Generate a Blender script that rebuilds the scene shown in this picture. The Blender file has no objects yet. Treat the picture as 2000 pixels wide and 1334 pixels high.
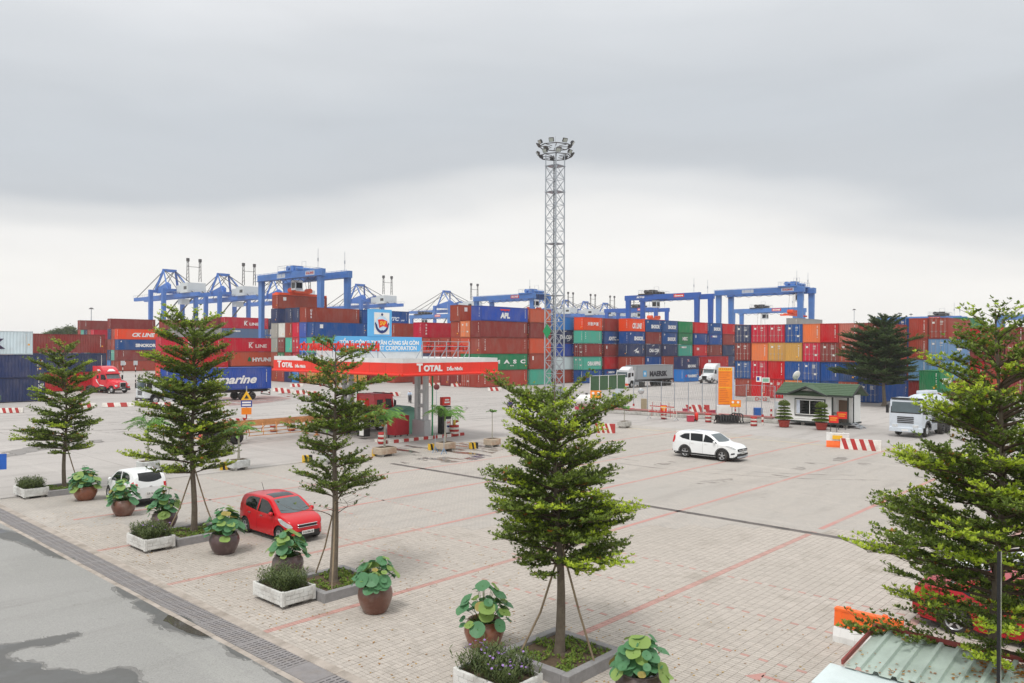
import bpy, math, random
from math import sin, cos, pi, radians, sqrt, atan2, tan, atan
from mathutils import Vector, Matrix, noise as mnoise

SC = bpy.context.scene
COL = SC.collection

# ---------------------------------------------------------------- camera, sky, sun, exposure
F, H, HY = 1518.0, 7.0, 680.0            # focal length and horizon in photo pixels, eye height in metres
TH = atan2(1400, 1518)                   # the yard's x axis lies this far right of the view direction
CT, ST = cos(TH), sin(TH)
cam = bpy.data.cameras.new('camera')
cam.sensor_width = 36.0
cam.lens = F / 2000 * 36.0
cam.shift_y = 11.5 / 2000
cam.clip_start = 0.2
cam.clip_end = 6000
camo = bpy.data.objects.new('camera', cam)
COL.objects.link(camo)
camo.location = (0, 0, H)
camo.rotation_euler = (Matrix.Rotation(TH - pi / 2, 3, 'Z') @ Matrix.Rotation(pi / 2, 3, 'X') @ Matrix.Rotation(radians(.25), 3, 'Z')).to_euler()   # the photographer tilted the camera a touch
SC.camera = camo

SUN_EL, SUN_AZ = radians(62), radians(200)
world = bpy.data.worlds.new('World')
SC.world = world
world.use_nodes = True
wn, wl = world.node_tree.nodes, world.node_tree.links
wn.clear()
w_out = wn.new('ShaderNodeOutputWorld')
w_bg = wn.new('ShaderNodeBackground')
w_bg.inputs['Strength'].default_value = 1.0
sky = wn.new('ShaderNodeTexSky')
sky.sky_type = 'NISHITA'
sky.sun_disc = False
sky.sun_elevation = SUN_EL
sky.sun_rotation = pi / 2 - SUN_AZ
sky.dust_density = 4.0
tc = wn.new('ShaderNodeTexCoord')
sep = wn.new('ShaderNodeSeparateXYZ')
wl.new(tc.outputs['Generated'], sep.inputs[0])
# flatten the direction onto a cloud deck so that the cloud bands thin out towards the horizon
mp = wn.new('ShaderNodeMapping')
mp.inputs['Scale'].default_value = (1.0, 1.0, 3.2)
mp.inputs['Location'].default_value = (0.32, 0.1, 0.0)
wl.new(tc.outputs['Generated'], mp.inputs['Vector'])
nz = wn.new('ShaderNodeTexNoise')
nz.inputs['Scale'].default_value = 1.35
nz.inputs['Detail'].default_value = 6
nz.inputs['Roughness'].default_value = 0.42
wl.new(mp.outputs[0], nz.inputs['Vector'])
m1 = wn.new('ShaderNodeMath'); m1.operation = 'SUBTRACT'; m1.inputs[1].default_value = 0.41
wl.new(nz.outputs['Fac'], m1.inputs[0])
m2 = wn.new('ShaderNodeMath'); m2.operation = 'MULTIPLY_ADD'; m2.inputs[1].default_value = 0.24
wl.new(m1.outputs[0], m2.inputs[0])
wl.new(sep.outputs['Z'], m2.inputs[2])
rp = wn.new('ShaderNodeValToRGB')
wl.new(m2.outputs[0], rp.inputs[0])
cr = rp.color_ramp
cr.interpolation = 'EASE'
stops = [(0.0, (.88, .862, .825)), (0.11, (.89, .876, .845)), (0.155, (.83, .823, .805)), (0.19, (.70, .71, .715)),
         (0.225, (.545, .573, .602)), (0.285, (.545, .578, .612)), (0.37, (.625, .652, .68)), (0.46, (.745, .76, .78)), (0.70, (.92, .925, .93)), (1.0, (1.05, 1.05, 1.05))]
while len(cr.elements) < len(stops):
    cr.elements.new(0.5)
for e, (p, c) in zip(cr.elements, stops):
    e.position = p
    e.color = (*c, 1)
skm = wn.new('ShaderNodeMix'); skm.data_type = 'RGBA'; skm.blend_type = 'MULTIPLY'
skm.inputs['Factor'].default_value = 1.0
wl.new(sky.outputs[0], skm.inputs['A'])
skm.inputs['B'].default_value = (.1, .1, .1, 1)
mx = wn.new('ShaderNodeMix'); mx.data_type = 'RGBA'
mx.inputs['Factor'].default_value = 0.95
wl.new(skm.outputs['Result'], mx.inputs['A'])
# uneven, streaky cloud texture over the bands
mp2 = wn.new('ShaderNodeMapping')
mp2.inputs['Scale'].default_value = (1.0, 1.0, 5.0)
mp2.inputs['Location'].default_value = (2.1, 0.7, 0.3)
wl.new(tc.outputs['Generated'], mp2.inputs['Vector'])
nz2 = wn.new('ShaderNodeTexNoise')
nz2.inputs['Scale'].default_value = 3.2
nz2.inputs['Detail'].default_value = 7
nz2.inputs['Roughness'].default_value = 0.5
nz2.inputs['Distortion'].default_value = 0.4
wl.new(mp2.outputs[0], nz2.inputs['Vector'])
mr2 = wn.new('ShaderNodeMapRange')
mr2.inputs['From Min'].default_value = 0.3
mr2.inputs['From Max'].default_value = 0.7
mr2.inputs['To Min'].default_value = 0.965
mr2.inputs['To Max'].default_value = 1.035
wl.new(nz2.outputs['Fac'], mr2.inputs['Value'])
mx3 = wn.new('ShaderNodeMix'); mx3.data_type = 'RGBA'; mx3.blend_type = 'MULTIPLY'
mx3.inputs['Factor'].default_value = 1.0
wl.new(rp.outputs[0], mx3.inputs['A'])
wl.new(mr2.outputs['Result'], mx3.inputs['B'])
wl.new(mx3.outputs['Result'], mx.inputs['B'])
wl.new(mx.outputs['Result'], w_bg.inputs['Color'])
wl.new(w_bg.outputs[0], w_out.inputs[0])

sun = bpy.data.lights.new('sun', 'SUN')
sun.energy = 1.5
sun.angle = radians(14)
sun.color = (1.0, 0.97, 0.93)
suno = bpy.data.objects.new('sun', sun)
COL.objects.link(suno)
suno.rotation_euler = (pi / 2 - SUN_EL, 0, SUN_AZ + pi / 2)

SC.view_settings.view_transform = 'Standard'
SC.view_settings.look = 'None'
SC.view_settings.exposure = 0.17
SC.view_settings.gamma = 1.0
SC.view_settings.use_curve_mapping = False
SC.render.engine = 'CYCLES'
SC.cycles.max_bounces = 6
SC.cycles.volume_bounces = 1
SC.cycles.diffuse_bounces = 3
SC.cycles.transparent_max_bounces = 8

# ---------------------------------------------------------------- helpers
def px(u, v, z=0.0):
    """where the photo pixel (u, v) meets the horizontal plane at height z"""
    D = F * (H - z) / (v - HY)
    L = (u - 1000) / F * D
    return Vector((D * CT + L * ST, D * ST - L * CT, z))

def on_y(u, y):
    """x of the point on the line y = const under image column u"""
    return y / tan(TH - atan((u - 1000) / F))

def on_x(u, x):
    return x * tan(TH - atan((u - 1000) / F))

def depth(x, y):
    return x * CT + y * ST

def proj(x, y, z=0.0):
    D = x * CT + y * ST
    L = x * ST - y * CT
    return 1000 + F * L / D, HY - F * (z - H) / D, D

def lin(c):
    return tuple(((v / 255) / 12.92 if v / 255 <= 0.04045 else ((v / 255 + 0.055) / 1.055) ** 2.4) for v in c)

class MB:
    """collects faces; build() links them as one mesh object"""
    def __init__(s):
        s.v, s.f, s.m, s.sm = [], [], [], []
        s.T = None

    def add(s, vs, fs, mi=0, smooth=False):
        o = len(s.v)
        if s.T is not None:
            vs = [tuple(s.T @ Vector(p)) for p in vs]
        s.v.extend(vs)
        for f in fs:
            s.f.append([i + o for i in f])
            s.m.append(mi)
            s.sm.append(smooth)
        return s

    def box(s, x0, y0, z0, x1, y1, z1, mi=0):
        return s.add([(x0, y0, z0), (x1, y0, z0), (x1, y1, z0), (x0, y1, z0), (x0, y0, z1), (x1, y0, z1), (x1, y1, z1), (x0, y1, z1)],
                     [(0, 3, 2, 1), (4, 5, 6, 7), (0, 1, 5, 4), (1, 2, 6, 5), (2, 3, 7, 6), (3, 0, 4, 7)], mi)

    def cbox(s, c, d, mi=0):
        return s.box(c[0] - d[0] / 2, c[1] - d[1] / 2, c[2] - d[2] / 2, c[0] + d[0] / 2, c[1] + d[1] / 2, c[2] + d[2] / 2, mi)

    def bbox(s, x0, y0, z0, x1, y1, z1, b=0.02, mi=0):
        """box with chamfered vertical and top edges"""
        p = [(x0 + b, y0), (x1 - b, y0), (x1, y0 + b), (x1, y1 - b), (x1 - b, y1), (x0 + b, y1), (x0, y1 - b), (x0, y0 + b)]
        q = [(min(max(x, x0 + b), x1 - b), min(max(y, y0 + b), y1 - b)) for x, y in p]
        vs = [(x, y, z0) for x, y in p] + [(x, y, z1 - b) for x, y in p] + [(x, y, z1) for x, y in q]
        fs = [list(range(7, -1, -1))]
        for i in range(8):
            j = (i + 1) % 8
            fs.append((i, j, 8 + j, 8 + i))
            if q[i] == q[j]:
                fs.append((8 + i, 8 + j, 16 + i))
            else:
                fs.append((8 + i, 8 + j, 16 + j, 16 + i))
        fs.append([16, 18, 20, 22])
        vs2 = list(vs)
        fs[-1] = [16 + k for k in (0, 1, 3, 5)] if q[0] == q[7] else list(range(16, 24))
        # corner points coincide pairwise: use one of each pair for the cap
        fs[-1] = [16, 17, 19, 21] if q[7] == q[0] else fs[-1]
        return s.add(vs2, fs, mi)

    def bar(s, p0, p1, w, h=None, mi=0, up=(0, 0, 1)):
        """rectangular bar from p0 to p1"""
        h = w if h is None else h
        p0, p1 = Vector(p0), Vector(p1)
        d = (p1 - p0).normalized()
        u = Vector(up)
        if abs(d.dot(u)) > 0.98:
            u = Vector((1, 0, 0))
        a = d.cross(u).normalized() * (w / 2)
        b = a.cross(d).normalized() * (h / 2)
        vs = [tuple(p + sa * a + sb * b) for p in (p0, p1) for sa, sb in ((-1, -1), (1, -1), (1, 1), (-1, 1))]
        return s.add(vs, [(0, 3, 2, 1), (4, 5, 6, 7), (0, 1, 5, 4), (1, 2, 6, 5), (2, 3, 7, 6), (3, 0, 4, 7)], mi)

    def cyl(s, p0, p1, r0, r1=None, n=10, caps=True, mi=0, smooth=True):
        r1 = r0 if r1 is None else r1
        p0, p1 = Vector(p0), Vector(p1)
        d = (p1 - p0).normalized()
        a = d.orthogonal().normalized()
        b = d.cross(a)
        vs = []
        for p, r in ((p0, r0), (p1, r1)):
            for k in range(n):
                t = 2 * pi * k / n
                vs.append(tuple(p + a * (r * cos(t)) + b * (r * sin(t))))
        s.add(vs, [(k, (k + 1) % n, n + (k + 1) % n, n + k) for k in range(n)], mi, smooth)
        if caps:
            s.add(vs, [list(range(n - 1, -1, -1)), list(range(n, 2 * n))], mi)
        return s

    def tube(s, pts, r, n=6, mi=0, caps=True):
        pts = [Vector(p) for p in pts]
        rs = r if isinstance(r, (list, tuple)) else [r] * len(pts)
        rings, vs = [], []
        a = None
        for i, p in enumerate(pts):
            d = (pts[min(i + 1, len(pts) - 1)] - pts[max(i - 1, 0)])
            d = d.normalized() if d.length > 1e-9 else Vector((0, 0, 1))
            if a is None:
                a = d.orthogonal().normalized()
            a = (a - d * a.dot(d))
            a = a.normalized() if a.length > 1e-6 else d.orthogonal().normalized()
            b = d.cross(a)
            for k in range(n):
                t = 2 * pi * k / n
                vs.append(tuple(p + a * (rs[i] * cos(t)) + b * (rs[i] * sin(t))))
        fs = []
        for i in range(len(pts) - 1):
            for k in range(n):
                fs.append((i * n + k, i * n + (k + 1) % n, (i + 1) * n + (k + 1) % n, (i + 1) * n + k))
        s.add(vs, fs, mi, True)
        if caps:
            m = (len(pts) - 1) * n
            s.add(vs, [list(range(n - 1, -1, -1)), list(range(m, m + n))], mi)
        return s

    def prism(s, poly, a, b, axis='y', mi=0, smooth=False):
        """polygon (p, q) extruded from a to b along axis: y -> (p, ., q); x -> (., p, q); z -> (p, q, .)"""
        n = len(poly)
        f = {'y': lambda p, q, t: (p, t, q), 'x': lambda p, q, t: (t, p, q), 'z': lambda p, q, t: (p, q, t)}[axis]
        vs = [f(p, q, a) for p, q in poly] + [f(p, q, b) for p, q in poly]
        s.add(vs, [list(range(n)), list(range(2 * n - 1, n - 1, -1))], mi)
        return s.add(vs, [(i, n + i, n + (i + 1) % n, (i + 1) % n) for i in range(n)], mi, smooth)

    def lathe(s, prof, n=20, c=(0, 0, 0), mi=0, axis='z', smooth=True):
        vs = []
        for r, z in prof:
            for k in range(n):
                t = 2 * pi * k / n
                if axis == 'z':
                    vs.append((c[0] + r * cos(t), c[1] + r * sin(t), c[2] + z))
                elif axis == 'y':
                    vs.append((c[0] + r * cos(t), c[1] + z, c[2] + r * sin(t)))
                else:
                    vs.append((c[0] + z, c[1] + r * cos(t), c[2] + r * sin(t)))
        fs = []
        for i in range(len(prof) - 1):
            for k in range(n):
                fs.append((i * n + k, i * n + (k + 1) % n, (i + 1) * n + (k + 1) % n, (i + 1) * n + k))
        return s.add(vs, fs, mi, smooth)

    def grid(s, rows, mi=0, smooth=True):
        """rows of equal-length point lists"""
        n = len(rows[0])
        vs = [tuple(p) for r in rows for p in r]
        fs = [(i * n + k, i * n + k + 1, (i + 1) * n + k + 1, (i + 1) * n + k) for i in range(len(rows) - 1) for k in range(n - 1)]
        return s.add(vs, fs, mi, smooth)

    def mesh(s, name, mats):
        me = bpy.data.meshes.new(name)
        me.from_pydata(s.v, [], s.f)
        for m in (mats if isinstance(mats, (list, tuple)) else [mats]):
            me.materials.append(m)
        me.polygons.foreach_set('material_index', s.m)
        me.polygons.foreach_set('use_smooth', s.sm)
        me.update()
        return me

    def build(s, name, mats, parent=None, loc=None, rz=0):
        return link(name, s.mesh(name, mats), parent, loc, rz)

def link(name, data, parent=None, loc=None, rz=0):
    o = bpy.data.objects.new(name, data)
    COL.objects.link(o)
    if parent is not None:
        o.parent = parent
    if loc is not None:
        o.location = loc
    if rz:
        o.rotation_euler = (0, 0, rz)
    return o

def tag(o, label=None, cat=None, group=None, kind=None):
    if label: o['label'] = label
    if cat: o['category'] = cat
    if group: o['group'] = group
    if kind: o['kind'] = kind
    return o

def thing(name, label, cat, loc=(0, 0, 0), rz=0, group=None):
    o = link(name, None, None, loc, rz)
    o.empty_display_size = 0.2
    return tag(o, label, cat, group)

def struct(o):
    o['kind'] = 'structure'
    return o

def copy_tree(o, parent=None):
    c = o.copy()
    COL.objects.link(c)
    c.parent = parent
    for ch in list(o.children):
        copy_tree(ch, c)
    return c

def place(o, loc, rz=0, label=None, group=None):
    o.location = loc
    o.rotation_euler = (0, 0, rz)
    if label: o['label'] = label
    if group: o['group'] = group
    return o

# lettering: a text curve turned into a mesh, cached
_txt = {}
def text_mesh(s, bold=0.0, shear=0.0, extrude=0.0, space=1.0):
    k = (s, bold, shear, extrude, space)
    if k in _txt:
        return _txt[k]
    cu = bpy.data.curves.new('lettering', 'FONT')
    cu.body = s
    cu.size = 1.0
    cu.resolution_u = 3
    cu.offset = bold
    cu.shear = shear
    cu.extrude = extrude
    cu.space_character = space
    cu.space_line = 0.95
    cu.align_x = 'CENTER'
    o = bpy.data.objects.new('lettering', cu)
    COL.objects.link(o)
    dg = bpy.context.evaluated_depsgraph_get()
    me = bpy.data.meshes.new_from_object(o.evaluated_get(dg))
    bpy.data.objects.remove(o)
    bpy.data.curves.remove(cu)
    xs = [v.co.x for v in me.vertices] or [0, 1]
    ys = [v.co.y for v in me.vertices] or [0, 1]
    dims = (min(xs), max(xs), min(ys), max(ys))
    _txt[k] = (me, dims)
    return _txt[k]

def text(s, m, parent, c, w=None, h=None, face='-y', bold=0.02, shear=0.0, extrude=0.0, name='lettering', space=1.0):
    """lettering centred on c, scaled to width w and / or height h, on a wall facing -y or -x (or lying on 'z')"""
    me0, (x0, x1, y0, y1) = text_mesh(s, bold, shear, extrude, space)
    me = _txt.setdefault(('m', s, bold, shear, extrude, space, m.name), None)
    if me is None:
        me = me0.copy()
        me.materials.clear()
        me.materials.append(m)
        _txt[('m', s, bold, shear, extrude, space, m.name)] = me
    o = link(name, me, parent)
    sx = w / (x1 - x0) if w else h / (y1 - y0)
    sy = h / (y1 - y0) if h else sx
    o.scale = (sx, sy, min(sx, sy))
    R = {'-y': (pi / 2, 0, 0), '-x': (pi / 2, 0, -pi / 2), '+x': (pi / 2, 0, pi / 2), '+y': (pi / 2, 0, pi), 'z': (0, 0, 0)}[face]
    o.rotation_euler = R
    off = Vector((-(x0 + x1) / 2 * sx, -(y0 + y1) / 2 * sy, 0))
    off.rotate(Matrix.Rotation(R[2], 3, 'Z') @ Matrix.Rotation(R[0], 3, 'X'))
    o.location = Vector(c) + off
    return o

# ---------------------------------------------------------------- materials
_mats = {}
def mat(name, c, rough=0.6, metal=0.0, var=0.12, scale=3.0, bump=0.0, spec=0.5, srgb=True, coat=0.0, detail=5, dirt=None, dirtfac=0.0):
    """plain procedural surface: base colour broken up by noise, optional bump and dirt"""
    if name in _mats:
        return _mats[name]
    m = bpy.data.materials.new(name)
    m.use_nodes = True
    n, l = m.node_tree.nodes, m.node_tree.links
    b = n['Principled BSDF']
    b.inputs['Roughness'].default_value = rough
    b.inputs['Metallic'].default_value = metal
    b.inputs['Specular IOR Level'].default_value = spec
    b.inputs['Coat Weight'].default_value = coat
    b.inputs['Coat Roughness'].default_value = 0.06
    col = lin(c) if srgb else c
    t = n.new('ShaderNodeTexCoord')
    nz = n.new('ShaderNodeTexNoise')
    nz.inputs['Scale'].default_value = scale
    nz.inputs['Detail'].default_value = detail
    nz.inputs['Roughness'].default_value = 0.6
    l.new(t.outputs['Object'], nz.inputs['Vector'])
    r = n.new('ShaderNodeMapRange')
    r.inputs['From Min'].default_value = 0.25
    r.inputs['From Max'].default_value = 0.75
    r.inputs['To Min'].default_value = 1 - var
    r.inputs['To Max'].default_value = 1 + var
    l.new(nz.outputs['Fac'], r.inputs['Value'])
    mx = n.new('ShaderNodeMix'); mx.data_type = 'RGBA'; mx.blend_type = 'MULTIPLY'
    mx.inputs['Factor'].default_value = 1.0
    mx.inputs['A'].default_value = (*col, 1)
    l.new(r.outputs['Result'], mx.inputs['B'])
    out = mx.outputs['Result']
    if dirt is not None:
        nd = n.new('ShaderNodeTexNoise')
        nd.inputs['Scale'].default_value = scale * 0.37
        nd.inputs['Detail'].default_value = 8
        nd.inputs['Roughness'].default_value = 0.7
        l.new(t.outputs['Object'], nd.inputs['Vector'])
        rd = n.new('ShaderNodeMapRange')
        rd.inputs['From Min'].default_value = 0.45
        rd.inputs['From Max'].default_value = 0.7
        rd.inputs['To Max'].default_value = dirtfac
        l.new(nd.outputs['Fac'], rd.inputs['Value'])
        md = n.new('ShaderNodeMix'); md.data_type = 'RGBA'
        l.new(rd.outputs['Result'], md.inputs['Factor'])
        l.new(out, md.inputs['A'])
        md.inputs['B'].default_value = (*lin(dirt), 1)
        out = md.outputs['Result']
    l.new(out, b.inputs['Base Color'])
    if bump:
        bp = n.new('ShaderNodeBump')
        bp.inputs['Strength'].default_value = bump
        bp.inputs['Distance'].default_value = 0.02
        l.new(nz.outputs['Fac'], bp.inputs['Height'])
        l.new(bp.outputs['Normal'], b.inputs['Normal'])
    _mats[name] = m
    return m

WHITE = mat('white_paint', (236, 236, 232), 0.45, var=0.05, dirt=(150, 140, 125), dirtfac=0.25)
LETTER_W = mat('white_lettering', (240, 240, 238), 0.5, var=0.04)
RUBBER = mat('rubber', (42, 41, 40), 0.8, var=0.25, scale=6, dirt=(120, 112, 100), dirtfac=0.35)
BLACK = mat('black_plastic', (30, 30, 31), 0.55, var=0.2)
STEEL = mat('galvanised_steel', (176, 182, 188), 0.42, 0.55, var=0.1, scale=2)
DARKSTEEL = mat('dark_steel', (62, 62, 64), 0.55, 0.3, var=0.25, dirt=(110, 92, 76), dirtfac=0.4)
CHROME = mat('bright_metal', (205, 207, 208), 0.22, 0.85, var=0.05)
GLASS = mat('dark_glass', (16, 20, 22), 0.05, 0.0, var=0.1, spec=0.55)
SCREEN = mat('windscreen_glass', (78, 92, 96), 0.06, 0.0, var=0.2, scale=1.2, spec=1.0)
CONC = mat('cast_concrete', (186, 184, 178), 0.85, var=0.14, scale=5, bump=0.25, dirt=(96, 92, 82), dirtfac=0.6)
REDPAINT = mat('barrier_red', (178, 44, 40), 0.6, var=0.18, scale=4, dirt=(120, 80, 70), dirtfac=0.35)
BARWHITE = mat('barrier_white', (228, 224, 216), 0.65, var=0.1, scale=4, dirt=(140, 128, 112), dirtfac=0.45)
YELLOWP = mat('sign_yellow', (245, 190, 40), 0.5, var=0.08)
ORANGEP = mat('sign_orange', (248, 140, 28), 0.5, var=0.08)
SIGNRED = mat('sign_red', (222, 42, 28), 0.45, var=0.06)
# ---------------------------------------------------------------- ground, road, paving, drain
random.seed(11)

def surface_mat(name, base, rough, layers, bump=0.2, bscale=60, extra=None):
    """ground surface: base colour with several noise layers (scale, stretch, from, to, colour, amount)"""
    m = bpy.data.materials.new(name)
    m.use_nodes = True
    n, l = m.node_tree.nodes, m.node_tree.links
    b = n['Principled BSDF']
    b.inputs['Roughness'].default_value = rough
    b.inputs['Specular IOR Level'].default_value = 0.35
    t = n.new('ShaderNodeTexCoord')
    rgb = n.new('ShaderNodeRGB')
    rgb.outputs[0].default_value = (*lin(base), 1)
    out = rgb.outputs[0]
    if extra:
        out = extra(n, l, t, out)
    for sc, st, lo, hi, c, am in layers:
        mp = n.new('ShaderNodeMapping')
        mp.inputs['Scale'].default_value = (sc * st[0], sc * st[1], sc)
        mp.inputs['Rotation'].default_value = (0, 0, st[2] if len(st) > 2 else 0)
        l.new(t.outputs['Object'], mp.inputs['Vector'])
        nz = n.new('ShaderNodeTexNoise')
        nz.inputs['Scale'].default_value = 1.0
        nz.inputs['Detail'].default_value = 9
        nz.inputs['Roughness'].default_value = 0.62
        l.new(mp.outputs[0], nz.inputs['Vector'])
        r = n.new('ShaderNodeMapRange')
        r.inputs['From Min'].default_value = lo
        r.inputs['From Max'].default_value = hi
        r.inputs['To Max'].default_value = am
        l.new(nz.outputs['Fac'], r.inputs['Value'])
        mx = n.new('ShaderNodeMix'); mx.data_type = 'RGBA'
        l.new(r.outputs['Result'], mx.inputs['Factor'])
        l.new(out, mx.inputs['A'])
        mx.inputs['B'].default_value = (*lin(c), 1)
        out = mx.outputs['Result']
    l.new(out, b.inputs['Base Color'])
    if bump:
        nb = n.new('ShaderNodeTexNoise')
        nb.inputs['Scale'].default_value = bscale
        nb.inputs['Detail'].default_value = 4
        l.new(t.outputs['Object'], nb.inputs['Vector'])
        bp = n.new('ShaderNodeBump')
        bp.inputs['Strength'].default_value = bump
        bp.inputs['Distance'].default_value = 0.01
        l.new(nb.outputs['Fac'], bp.inputs['Height'])
        l.new(bp.outputs['Normal'], b.inputs['Normal'])
    return m

def slab_joints(n, l, t, out):
    """expansion joints of the cast concrete yard"""
    br = n.new('ShaderNodeTexBrick')
    br.offset = 0.0
    br.inputs['Color1'].default_value = (1, 1, 1, 1)
    br.inputs['Color2'].default_value = (.93, .93, .93, 1)
    br.inputs['Mortar'].default_value = (.62, .6, .58, 1)
    br.inputs['Scale'].default_value = 1.0
    br.inputs['Mortar Size'].default_value = 0.03
    br.inputs['Brick Width'].default_value = 9.0
    br.inputs['Row Height'].default_value = 6.0
    l.new(t.outputs['Object'], br.inputs['Vector'])
    mx = n.new('ShaderNodeMix'); mx.data_type = 'RGBA'; mx.blend_type = 'MULTIPLY'
    mx.inputs['Factor'].default_value = 1.0
    l.new(out, mx.inputs['A'])
    l.new(br.outputs['Color'], mx.inputs['B'])
    return mx.outputs['Result']

def far_pavers(n, l, t, out):
    mp = n.new('ShaderNodeMapping')
    mp.inputs['Rotation'].default_value = (0, 0, pi / 2)
    l.new(t.outputs['Object'], mp.inputs['Vector'])
    br = n.new('ShaderNodeTexBrick')
    br.offset = 0.5
    br.inputs['Color1'].default_value = (1.05, 1.03, 1.0, 1)
    br.inputs['Color2'].default_value = (.93, .93, .93, 1)
    br.inputs['Mortar'].default_value = (.52, .5, .47, 1)
    br.inputs['Scale'].default_value = 1.0
    br.inputs['Mortar Size'].default_value = 0.007
    br.inputs['Mortar Smooth'].default_value = 0.3
    br.inputs['Brick Width'].default_value = 0.22
    br.inputs['Row Height'].default_value = 0.11
    l.new(mp.outputs[0], br.inputs['Vector'])
    mx = n.new('ShaderNodeMix'); mx.data_type = 'RGBA'; mx.blend_type = 'MULTIPLY'
    mx.inputs['Factor'].default_value = 1.0
    l.new(out, mx.inputs['A'])
    l.new(br.outputs['Color'], mx.inputs['B'])
    return mx.outputs['Result']

M_YARD = surface_mat('yard_concrete', (186, 181, 176), 0.8, [
    (0.05, (1, 1), .35, .75, (160, 156, 152), .6), (0.35, (0.25, 1.6, 0.05), .52, .75, (128, 122, 118), .55),
    (0.6, (1.8, .12, .0), .55, .8, (205, 200, 194), .5), (1.3, (1, 1), .6, .78, (96, 92, 90), .45), (9, (1, 1), .45, .8, (120, 116, 112), .25)],
    0.25, 40, slab_joints)
M_ROAD = surface_mat('road_asphalt', (162, 161, 158), 0.85, [
    (0.12, (1, 1), .4, .7, (142, 142, 138), .7), (0.5, (2.2, .2, .2), .55, .75, (178, 178, 172), .5), (0.4, (.3, 2, .5), .55, .8, (128, 126, 122), .5),
    (26, (1, 1), .45, .75, (104, 104, 100), .55), (9, (1, 1), .5, .8, (184, 182, 176), .35), (3, (1, 1), .62, .75, (118, 116, 108), .5)], 0.5, 130)
M_PAVEFAR = surface_mat('far_paving', (184, 178, 171), 0.85, [
    (0.07, (1, 1), .35, .72, (168, 164, 158), .75), (0.5, (.3, 1.5, .0), .5, .75, (142, 136, 130), .5),
    (0.45, (1.8, .2, .0), .56, .8, (206, 199, 190), .45), (1.1, (1, 1), .62, .78, (105, 100, 94), .5), (7, (1, 1), .5, .8, (140, 132, 122), .3)],
    0.2, 50, far_pavers)
M_BED = surface_mat('joint_sand', (122, 112, 100), 0.95, [(3, (1, 1), .45, .7, (70, 66, 52), .8), (.6, (1, 1), .55, .75, (84, 92, 58), .6)], 0.3, 90)

# the yard lies on one level; the road stands on the near side of the drain
yard = MB().add([(9.78, -400, -.03), (4000, -400, -.03), (4000, 3500, -.03), (9.78, 3500, -.03)], [(0, 1, 2, 3)]).build('ground', M_YARD)
struct(yard)
road = MB().add([(-400, -400, 0), (8.86, -400, 0), (8.86, 3500, 0), (-400, 3500, 0)], [(0, 1, 2, 3)]).build('road', M_ROAD)
struct(road)

PX0, PX1, PY0, PY1 = 9.92, 60.0, -14.0, 41.2      # the paved forecourt
LINES_Y = [0.3, 5.9, 11.5, 17.3, 22.8, 28.2, 34.0]   # red courses across it
DASH_X = [16.7, 19.4, 22.1]
SX, SY = 0.11, 0.22
NEAR = 31.0

def near_zone(x, y):
    u, v, d = proj(x, y)
    return d < NEAR and d > 12 and -60 < u < 2060 and v < 1400

# cells of the paving lie on a lattice; rows of 0.22 m along y, bricks 0.11 m wide along x
def rowy(j): return PY0 + j * SY
nrow = int((PY1 - PY0) / SY)
line_rows = {int(round((y - PY0) / SY)) for y in LINES_Y}

# far paving: one sheet with the near zone cut out as a stair-step boundary in 1.1 x 1.1 m tiles, bedding below the near bricks
tile = 1.1
far, bed = MB(), MB()
near_tiles = []
ntx, nty = int((PX1 - PX0) / tile), int((PY1 - PY0) / tile)
for i in range(ntx):
    x0 = PX0 + i * tile
    run = None
    for j in range(nty + 1):
        y0 = PY0 + j * tile
        isn = j < nty and all(near_zone(x0 + a, y0 + b) for a in (0, tile) for b in (0, tile))
        if j == nty or isn:
            if run is not None:
                far.add([(x0, run, 0), (x0 + tile, run, 0), (x0 + tile, y0, 0), (x0, y0, 0)], [(0, 1, 2, 3)])
                run = None
            if isn:
                near_tiles.append((x0, y0))
                bed.add([(x0, y0, -.011), (x0 + tile, y0, -.011), (x0 + tile, y0 + tile, -.011), (x0, y0 + tile, -.011)], [(0, 1, 2, 3)])
        elif run is None:
            run = y0
paving = struct(far.build('paving', M_PAVEFAR))
bed.build('paving_bed', M_BED, paving)

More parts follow.
